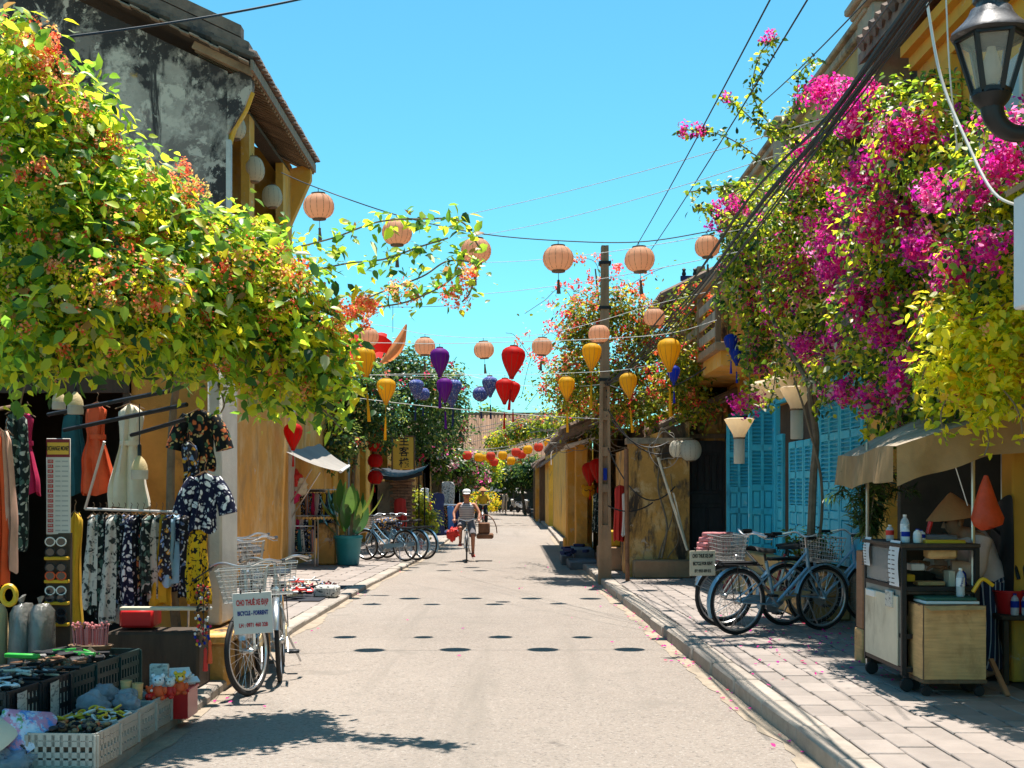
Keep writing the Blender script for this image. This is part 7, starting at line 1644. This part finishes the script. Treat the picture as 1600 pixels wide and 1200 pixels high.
one(q,'umbrella_ribs',M['black_paint'],'black curved ribs of a folded parasol behind the vendor','parasol',tuple(at(1590,900,9.7)))
q = MB(); q.tube(smoothpath([at(1520,925,9.0),at(1535,905,9.0),at(1552,915,9.0)],5),.014,6); one(q,'yellow_tongs',M['yellow_plastic'],'yellow handled pliers on the corner of the cardboard box','tool',tuple(at(1530,925,9.0)))
q = MB(); q.bar(at(1548,1030,9.2),at(1575,1088,9.0),.035,.02); one(q,'wood_stick',M['terracotta'],'short reddish wooden stick leaning at the right corner of the cart','stick',tuple(at(1575,1088,9.0)))
rt = thing('tall_carton','narrow brown carton standing behind the left side of the cart','carton',(2.98,10.75,ZR),world=True); q = MB(); q.cbox(2.93,3.06,10.7,10.9,.40,1.06,.01); q.build('carton',M['terra_box'],rt); q = MB(); q.cbox(2.92,3.07,10.68,10.92,ZR,.40,.01); q.build('base',M['cardboard'],rt)
q = MB(); q.cbox(3.25,3.45,8.6,8.9,ZR,.16,.02); 

q = MB(); q.grid(lambda u,v:(3.735+.012*math.sin(u*9+v*3),9.55+.42*u,1.50-.84*v+.03*math.sin(u*7)),14,12); one(q,'dark_cover_sheet',M['tarp_black'],'dark sheet added to hide the bright pillar behind the wash table','cloth',(3.735,9.75,.66))  # dark sheet added in front of the pillar to darken this corner
for i,(dy,w_,h_,z,mt,lab) in enumerate(((9.3,.16,.12,.83,'newsprint','faded sticker on the upper side of the cart cabinet'),(9.75,.22,.05,.80,'white_rag','folded white rag tucked along the top of the white cart panel'))):
    q = MB(); q.cbox(2.755,2.775,dy,dy+w_,z-h_,z,.004); one(q,'cart_sticker' if i == 0 else 'rag',M[mt],lab,'sticker' if i == 0 else 'rag',(2.765,dy,z))

q = MB(); q.tube([at(-70,652,8.2),at(26,634,9.1)],.014,7); one(q,'bamboo_rail',M['wood_brown'],'bamboo rail carrying the coats at the left edge of the picture','rail',tuple(at(26,634,9.1)))
# ================================================================ PLANTS
def bl(px,py,Y,rx,ry,d=.5,wt=1):
    c = at(px,py,Y); return (c.x,c.y,c.z,rx*Y/2000,d,ry*Y/2000,wt)
def st(pts, **k): return dict(p=[at(*p) for p in pts], **k)
CB = [bl(25,115,7.6,48,62,.45),bl(105,195,7.8,55,55,.45),bl(60,330,7.7,105,135,.55),bl(180,325,8.0,80,85,.5),bl(245,340,8.4,52,60,.45),bl(140,462,7.8,150,92,.6),bl(300,430,8.4,105,80,.5),bl(400,460,8.7,95,75,.5),bl(472,530,8.9,62,64,.5),bl(335,528,8.6,115,44,.5),bl(45,530,7.6,75,46,.5),bl(440,588,8.9,60,34,.4),bl(510,580,9.1,28,42,.35),bl(230,525,8.1,85,36,.4),bl(375,390,8.8,60,40,.4)]
GY2 = [(.50,.55,.035,4),(.34,.47,.035,4),(.18,.33,.03,3.2),(.08,.18,.025,2.8),(.03,.085,.02,2),(.56,.48,.02,1.5),(.36,.40,.22,.5),(.30,.16,.05,.25)]
plant('flowering_creeper','huge yellow green creeper with coral flower clusters spilling over the near left shop','creeper',(-3.6,10.4,ZL),CB,2700,8,.10,(.045,.125),.6,GY2,shell=.5,upb=.6,hang=.45,
  flowers=[dict(n=420,k=40,r=.085,L=(.014,.032),cols=CORAL+[(.62,.55,.03,3)],shell=.05,front=0),dict(n=260,k=34,r=.085,L=(.014,.034),cols=[(.56,.52,.03,3),(.66,.52,.10,1)],shell=.06)]+
    [dict(blobs=[bl(a,b,Y,r,r2,.2)],n=14 if a < 600 else 5,k=40,r=.07,L=(.014,.03),cols=CORAL,shell=.3) for a,b,Y,r,r2 in ((290,290,8.3,28,28),(260,330,8.2,30,20),(150,230,7.8,30,20),(60,60,7.5,30,20),(500,500,8.8,40,30),(560,490,8.9,30,20),(430,440,8.6,50,20),(80,110,7.6,20,14),(220,470,7.6,40,16),(350,420,8.2,40,16),(735,420,8.4,16,16),(650,455,8.5,40,10),(715,460,8.4,14,14),(560,480,8.7,24,12))],
  strands=[st([(440,392,8.9),(520,372,8.8),(590,347,8.7),(660,342,8.6),(720,346,8.5),(748,385,8.45)],n=4,spread=.045,ls=.95,step=.045,start=.05),st([(460,430,8.9),(540,412,8.8),(600,405,8.7),(655,386,8.6),(700,372,8.5)],n=4,spread=.05,ls=.9,step=.055),st([(530,485,8.9),(600,455,8.7),(660,432,8.6),(700,408,8.5),(742,415,8.4),(735,455,8.4),(722,472,8.4)],n=6,spread=.06,ls=.9,step=.05),st([(720,400,8.5),(700,440,8.5),(640,470,8.6),(590,480,8.7)],n=4,spread=.055,ls=.85,step=.055),
    st([(470,600,9),(505,640,9),(535,672,9)],n=5,spread=.05,ls=.7,step=.04),st([(250,560,8.6),(270,590,8.5),(262,612,8.5)],n=3,spread=.03,ls=.8),st([(60,570,8.1),(40,600,8.0),(30,640,8.0)],n=4,spread=.04,ls=.9),st([(340,600,8.7),(350,630,8.7),(345,645,8.7)],n=4,spread=.04,ls=.8),st([(5,80,8),(15,55,8),(25,35,8)],n=5,spread=.04,ls=.7),st([(110,170,8.2),(140,145,8.2),(150,130,8.2)],n=5,spread=.04,ls=.7),
    ],
  stems=[([(-2.75,10.6,ZL),(-2.8,10.5,1.2),(-2.7,10.3,2.4),at(330,560,8.7)],.045),([(-5.0,10.6,ZL),(-4.95,10.4,1.1),(-4.6,9.6,2.3),at(120,500,8.0)],.035),([at(330,560,8.7),at(420,480,8.7),at(520,520,8.9)],.03),([at(200,470,8.2),at(120,330,7.9),at(40,160,7.6)],.035)],singles=300)
FB = lambda a,b,rx,ry,n,dy=0: dict(blobs=[bl(a,b,max(8.3,min(15.2,3.15*2000/(a-800)))-.15+dy,rx,ry,.15)],n=int(n*1.8),k=30,r=.12,L=(.03,.052),cols=PINK,shell=.6)
def BB(a,b,rx,ry,d=.45,wt=1): return bl(a,b,max(8.6,min(15,3.3*2000/(a-800))),rx,ry,d,wt)
RB = [BB(1258,272,48,44),BB(1335,225,70,62),BB(1450,220,95,75),BB(1560,270,70,110),BB(1185,335,55,50),BB(1280,345,105,85),BB(1420,360,115,105),BB(1545,410,80,90),BB(1180,440,58,75),BB(1280,465,100,85),BB(1400,495,105,95),BB(1500,520,70,80),BB(1185,540,32,50,.3),BB(1335,585,70,50),BB(1410,620,50,50),BB(1480,600,60,50),BB(1250,555,40,32,.3),BB(1400,165,50,24,.3),BB(1160,385,40,50,.4)]
GR2 = [(.11,.19,.016,3),(.24,.32,.022,3),(.44,.47,.022,3),(.045,.095,.014,2.4),(.56,.52,.03,1.8),(.016,.045,.012,1.5),(.36,.38,.24,.7)]
plant('magenta_bougainvillea','large bougainvillea with magenta flowers covering the upper front above the turquoise doors','bougainvillea',(2.75,14.0,ZR),RB,2600,9,.07,(.045,.085),.66,GR2,shell=.5,upb=.5,
  flowers=[FB(*x) for x in ((1345,175,35,40,26),(1300,145,38,18,14),(1268,232,25,18,10),(1420,200,42,22,14),(1385,240,24,18,8),(1350,272,28,22,10),(1340,305,40,18,12),(1262,275,24,14,8),(1385,345,45,36,24),(1320,392,58,26,20),(1232,392,36,26,14),(1250,428,38,32,16),(1190,470,38,55,40),(1185,560,16,26,10),(1365,470,38,34,22),(1300,430,24,22,8),(1262,545,22,14,9),(1300,525,20,10,5),(1385,520,22,18,8),(1522,300,16,16,6),(1562,260,20,14,7),(1490,415,22,28,9),(1415,590,12,36,12),(1370,622,18,12,6),(1160,632,10,10,4),(1187,632,12,10,4),(1322,612,14,14,5),(1440,390,24,30,9),(1290,345,20,18,7),(1140,330,26,16,8),(1125,350,20,14,6),(1230,330,22,14,6),(1210,300,20,10,4),(1460,300,20,20,6),(1545,380,16,12,4),(1580,200,12,10,3),(1330,100,10,8,0))]+[dict(n=300,k=9,r=.055,L=(.026,.045),cols=PINK,shell=.04)]+[dict(blobs=[bl(a,b,13,r1,r2,.1)],n=n,k=18,r=.06,L=(.028,.045),cols=PINK,shell=.6) for a,b,r1,r2,n in ((1086,205,26,8,9),(1200,58,14,6,4),(1135,150,8,5,2),(1145,325,24,12,6))],
  strands=[st([(1250,225,13),(1195,185,13),(1176,135,13),(1190,80,13),(1216,58,13)],n=5,spread=.035,step=.035),st([(1270,190,13),(1205,205,13),(1155,168,13),(1128,148,13)],n=5,spread=.035,step=.035),st([(1210,265,13),(1150,222,13),(1105,205,13),(1062,203,13)],n=5,spread=.035,step=.04),st([(1210,300,13.5),(1140,290,13.2),(1078,300,13)],n=5,spread=.035,step=.035),st([(1190,360,13.8),(1125,335,13.4),(1085,320,13)],n=5,spread=.035,step=.035),st([(1245,170,13),(1250,115,13),(1278,90,13)],n=6,spread=.04,step=.035),st([(1220,210,13),(1240,170,13),(1275,130,13)],n=6,spread=.05,step=.035),
    st([(1165,540,14.6),(1172,600,14.6),(1168,650,14.6)],n=6,spread=.05,step=.035),st([(1215,560,14),(1208,610,14),(1200,640,14)],n=6,spread=.05,step=.035),st([(1290,560,13),(1285,620,13),(1275,650,13)],n=5,spread=.05,step=.035),st([(1340,620,12),(1355,660,12),(1350,690,12)],n=5,spread=.05,step=.035),st([(1395,640,11),(1380,680,11),(1390,720,11)],n=5,spread=.05,step=.035),st([(1440,150,10.5),(1450,120,10.5),(1500,125,10)],n=5,spread=.05)],
  stems=[([(3.28,14.2,ZR),at(1270,760,14.1),at(1275,680,14.0),at(1265,600,13.8),at(1290,480,13.5)],.05),([(3.30,14.25,ZR),at(1285,780,14.1),at(1262,660,13.9),at(1240,590,13.8)],.02),([at(1290,480,13.5),at(1380,380,12),at(1480,250,10.5)],.035),([at(1265,600,13.8),at(1200,480,14.5),at(1180,350,14.5)],.03)],singles=300)
YB = [bl(1535,535,8.7,58,56,.35),bl(1590,500,8.6,46,50,.35),bl(1490,580,8.8,42,42,.3),bl(1560,600,8.7,56,36,.35),bl(1475,500,8.9,28,32,.25),bl(1535,640,8.7,28,20,.25)]
plant('yellow_leaved_shrub','yellow leaved creeper hanging above the cart canopy at the right edge','creeper',(3.85,8.7,2.6),YB,250,9,.07,(.05,.10),.62,[(.66,.58,.025,4),(.50,.52,.025,4),(.26,.36,.02,2.5),(.70,.48,.02,.8)],shell=.9,upb=.5,
  flowers=[dict(n=14,k=14,r=.04,L=(.02,.035),cols=CORAL,shell=.2)],strands=[st([(1480,620,8.8),(1470,650,8.8),(1478,690,8.8)],n=4,spread=.04),st([(1540,660,8.6),(1545,690,8.6),(1538,712,8.6)],n=5,spread=.05),st([(1560,600,8.5),(1590,640,8.4),(1600,690,8.4)],n=4,spread=.04),st([(1450,560,8.9),(1440,600,8.9),(1445,630,8.9)],n=5,spread=.04)],
  stems=[([(3.9,8.9,2.6),at(1570,560,8.7),at(1500,540,8.8)],.02),([(3.9,8.7,3.2),at(1580,470,8.6),at(1520,500,8.7)],.014)],singles=160)
OB = [bl(905,515,22.6,34,56,.6),bl(965,490,22.4,58,44,.5),bl(1020,540,22.8,66,60,.6),bl(955,590,22.6,90,52,.6),bl(1055,590,20.8,52,48,.4),bl(1085,560,20.6,30,30,.3),bl(890,600,23.5,45,50,.5),bl(1090,640,20.8,40,18,.3),bl(1000,640,22.0,70,26,.4),bl(1085,480,21,34,34,.4)]
GO = [(.26,.28,.016,3),(.12,.17,.014,3),(.42,.36,.025,2),(.05,.09,.014,2)]
plant('red_bougainvillea','loose bougainvillea with red orange flowers around the concrete pole','bougainvillea',(2.4,24.5,ZR),OB,1900,8,.11,(.06,.10),.6,GO,shell=.95,
  flowers=[dict(n=330,k=14,r=.09,L=(.04,.065),cols=REDORANGE,shell=.3),dict(blobs=[bl(900,500,23,55,70,.6),bl(850,560,24,45,60,.6),bl(960,440,22.6,70,35,.5),bl(930,405,22.6,30,8,.3)],n=130,k=9,r=.09,L=(.045,.07),cols=REDORANGE,shell=1)],
  strands=[st([(900,560,26),(860,520,26.5),(830,560,27),(815,620,27)],n=2,spread=.10,step=.12),st([(910,500,26),(880,450,26),(850,470,26.5),(820,490,27)],n=2,spread=.1,step=.14),st([(940,450,26),(930,410,26),(900,402,26)],n=3,spread=.08,step=.1),st([(960,460,26),(1010,430,26),(1045,415,26)],n=2,spread=.1,step=.12),st([(890,560,27),(850,600,28),(820,640,29)],n=3,spread=.12,step=.12),st([(870,600,27),(850,640,28),(830,670,29)],n=4,spread=.14,step=.12),st([(830,560,27),(805,525,27),(790,520,27)],n=2,spread=.08,step=.14)],
  stems=[([(2.2,23.6,ZR),at(985,800,23.6),at(1010,680,24),at(990,560,25)],.06),([at(1010,680,24),at(1060,620,24.3),at(1080,580,24.5)],.035),([at(990,560,25),at(940,480,26),at(930,420,26)],.03),([at(1000,600,24.6),at(930,560,26),at(860,540,26.5)],.025)],singles=60)
VB = [bl(515,690,30.5,46,36,.8),bl(575,640,32,60,55,1),bl(640,612,34,66,52,1),bl(690,612,36,40,48,1),bl(620,565,34,50,22,.7),bl(700,665,38,30,36,.8),bl(640,680,35.2,60,36,.9),bl(560,590,31.5,42,36,.8)]
plant('dark_green_vine','dense dark green flowering vine arching over the ochre shophouse on the left','vine',(-4.3,33,ZL),VB,2100,8,.13,(.09,.15),.62,G_DARK+[(.22,.25,.05,1.2)],shell=.55,
  flowers=[dict(n=36,k=14,r=.12,L=(.05,.09),cols=[(.70,.04,.14,3),(.74,.14,.10,1)],shell=.05)],
  strands=[st([(700,580,36),(725,600,36),(738,640,36)],n=4,spread=.12,step=.12),st([(720,640,38),(745,660,38),(752,690,38)],n=4,spread=.12,step=.12),st([(600,560,34),(650,548,34),(690,560,35)],n=4,spread=.1,step=.1)],
  stems=[([(-4.2,33.9,ZL),(-4.2,33.8,2),at(575,640,32.5)],.07),([at(575,640,32.5),at(640,612,34),at(700,620,36)],.05)],singles=60)
plant('pink_flower_bush','pink and white flowering bougainvillea bush half way down the left side','bush',(-3.4,62,ZL),[bl(680,715,58,34,24,1.5),bl(715,730,62,34,26,1.5),bl(665,690,56,20,18,1),bl(740,745,66,26,16,1)],520,8,.22,(.18,.30),.62,G_MID+G_DARK,shell=.7,
  flowers=[dict(n=110,k=12,r=.22,L=(.10,.17),cols=[(.66,.08,.30,3),(.74,.40,.44,2),(.78,.66,.60,2)],shell=.15)],stems=[([(-3.6,62,ZL),at(690,740,62),at(700,720,62)],.1)])
plant('yellow_green_tree','bright yellow green small tree behind the far lanterns','tree',(-2.3,74,0),[bl(748,728,74,24,18,1.6),bl(765,738,74,16,14,1.2)],260,8,.22,(.2,.32),.6,G_YEL,shell=.8,stems=[([(-2.1,74,0),at(750,750,74),at(752,735,74)],.1)])
plant('dark_far_tree','dark tree shading the shopfronts at the right end of the road','tree',(.4,86,0),[bl(805,742,86,34,16,1.8),bl(830,735,84,22,20,1.5),bl(790,755,88,24,8,1.2)],420,8,.25,(.22,.34),.6,G_DARK,shell=.8,stems=[([(.9,86,0),at(815,765,86),at(812,748,86)],.12)])
plant('roof_creeper','flowering creeper over the tiled roof at the end of the street','creeper',(1.0,108,3.5),[bl(815,672,104,36,16,1.4),bl(855,668,100,32,14,1.4),bl(780,690,106,24,12,1.2),bl(880,655,70,30,10,1)],460,8,.30,(.24,.38),.6,G_MID+G_YEL,shell=.9,flowers=[dict(n=70,k=9,r=.3,L=(.12,.2),cols=REDORANGE,shell=.2)])
plant('roof_tree','green tree top rising behind the tiled roof','tree',(-1.5,140,0),[bl(765,655,140,26,12,3),bl(785,662,140,18,8,2)],240,8,.4,(.4,.6),.6,G_MID,shell=.9,stems=[([(-2,140,0),at(768,690,140),at(768,660,140)],.25)])
plant('yellow_shrub','potted yellow green shrub on the left pavement beyond the bicycles','shrub',tuple(at(655,840,38)[:2])+(ZL,),[bl(652,800,38,24,22,.45),bl(640,820,38,18,18,.35),bl(668,815,38,16,20,.35),bl(655,780,38,14,14,.3)],330,8,.09,(.08,.14),.6,[(.38,.36,.03,4),(.24,.27,.03,3),(.10,.16,.03,2)],shell=.8,stems=[([tuple(at(655,840,38)[:2])+(ZL,),at(655,830,38),at(655,810,38)],.04)])
q = MB(); p = at(655,845,38); q.lathe([(.18,0),(.26,.3),(.28,.32),(.24,.32)],18,(p.x,38,ZL)); one(q,'plant_pot',M['terracotta'],'terracotta pot of the yellow green shrub','pot',(p.x,38,ZL))
# palm-like pot plant behind the cart
plant('palm_plant','feathery dark palm plant behind the tall carton beside the turquoise doors','plant',(3.0,10.8,1.05),[],0,L=(.05,.10),wl=.16,cols=[(.05,.10,.02,3),(.09,.15,.03,2),(.03,.06,.02,2)],hang=.7,
  strands=[dict(p=[Vector((3.0,10.8,1.05)),Vector((3.0+dx*.5,10.8+dy*.5,1.45+h*.6)),Vector((3.0+dx,10.8+dy,1.35+h))],n=5,step=.018,spread=.022,ls=1.3,r=.005,start=.2) for dx,dy,h in ((-.22,-.1,.3),(.1,-.15,.45),(.3,-.1,.35),(-.1,.1,.5),(.2,.2,.3),(-.3,.1,.15),(.38,0,.2),(.05,-.3,.25),(-.05,-.05,.6))])
plant('door_plant','small leafy pot plant by the foot of the tree trunk before the turquoise doors','plant',(3.35,14.3,.66),[(3.30,14.3,.98,.28,.2,.16),(3.42,14.3,.82,.2,.15,.12)],90,7,.05,(.05,.09),.5,G_MID,shell=.8,stems=[([(3.35,14.3,.38),(3.34,14.3,.7),(3.3,14.3,.95)],.012)])
# fallen petals on road and pavement
rg = random.Random(17); P=[];C=[]
for k in range(270):
    r0 = rg.random()
    if r0 < .62: y = rg.uniform(9.2,15); x = rg.gauss(2.9,.45); z = ZR+.012
    elif r0 < .9: y = rg.uniform(7.5,22); x = interp(KR,y)-abs(rg.gauss(.03,.10)); z = .012
    else: y = rg.uniform(9,30); x = rg.choice([interp(KL,y)+abs(rg.gauss(0,.15)),rg.uniform(-1.5,1.2)]); z = .010
    if x > 3.7 or (z > .1 and x < interp(KR,y)+.05): continue
    P.append((x,y,z)); C.append(PINK[rg.choice((0,0,1,2,3))][:3])
P=np.array(P);C=np.array(C);n=len(P)
me = leaves_mesh('fallen_petals',P,np.tile([0,0,1.],(n,1))+NPR.normal(size=(n,3))*.25,NPR.normal(size=(n,3))*np.array([1,1,.2]),NPR.uniform(.025,.045,n),NPR.uniform(.02,.035,n),C,M['petal'],None,.2,-.1)
o = bpy.data.objects.new('fallen_petals',me); COL.objects.link(o); o['kind']='stuff'; tag(o,'fallen magenta petals scattered along the right kerb and pavement','petals')

plant('roof_vine','orange flowered creeper over the tiled eave of the pillared house','creeper',(1.9,26.5,2.7),[bl(900,650,25.5,36,24,.7),(1.75,27.5,2.95,.5,1.2,.22),(2.2,29.5,3.2,.5,1.4,.25),bl(920,620,24.5,28,26,.5),(2.6,25.0,3.4,.5,.6,.3)],360,8,.11,(.06,.10),.6,GO,shell=.9,flowers=[dict(n=70,k=12,r=.09,L=(.04,.07),cols=REDORANGE,shell=.3)],stems=[([(2.0,25.2,2.7),at(915,650,25),at(905,625,24.8)],.025)])
plant('wall_vine','thin bare vine stems climbing the blackened end wall of the cottage','vine',(2.55,21.4,ZR),[],0,stems=[([(2.5,21.4,.45),at(1042,820,21.4),at(1028,760,21.42),at(1035,700,21.4)],.022),([(2.45,21.4,.45),at(1035,850,21.4),at(1052,800,21.4),at(1048,740,21.42)],.014),([(2.6,21.4,.45),at(1060,840,21.4),at(1045,780,21.42)],.010)])
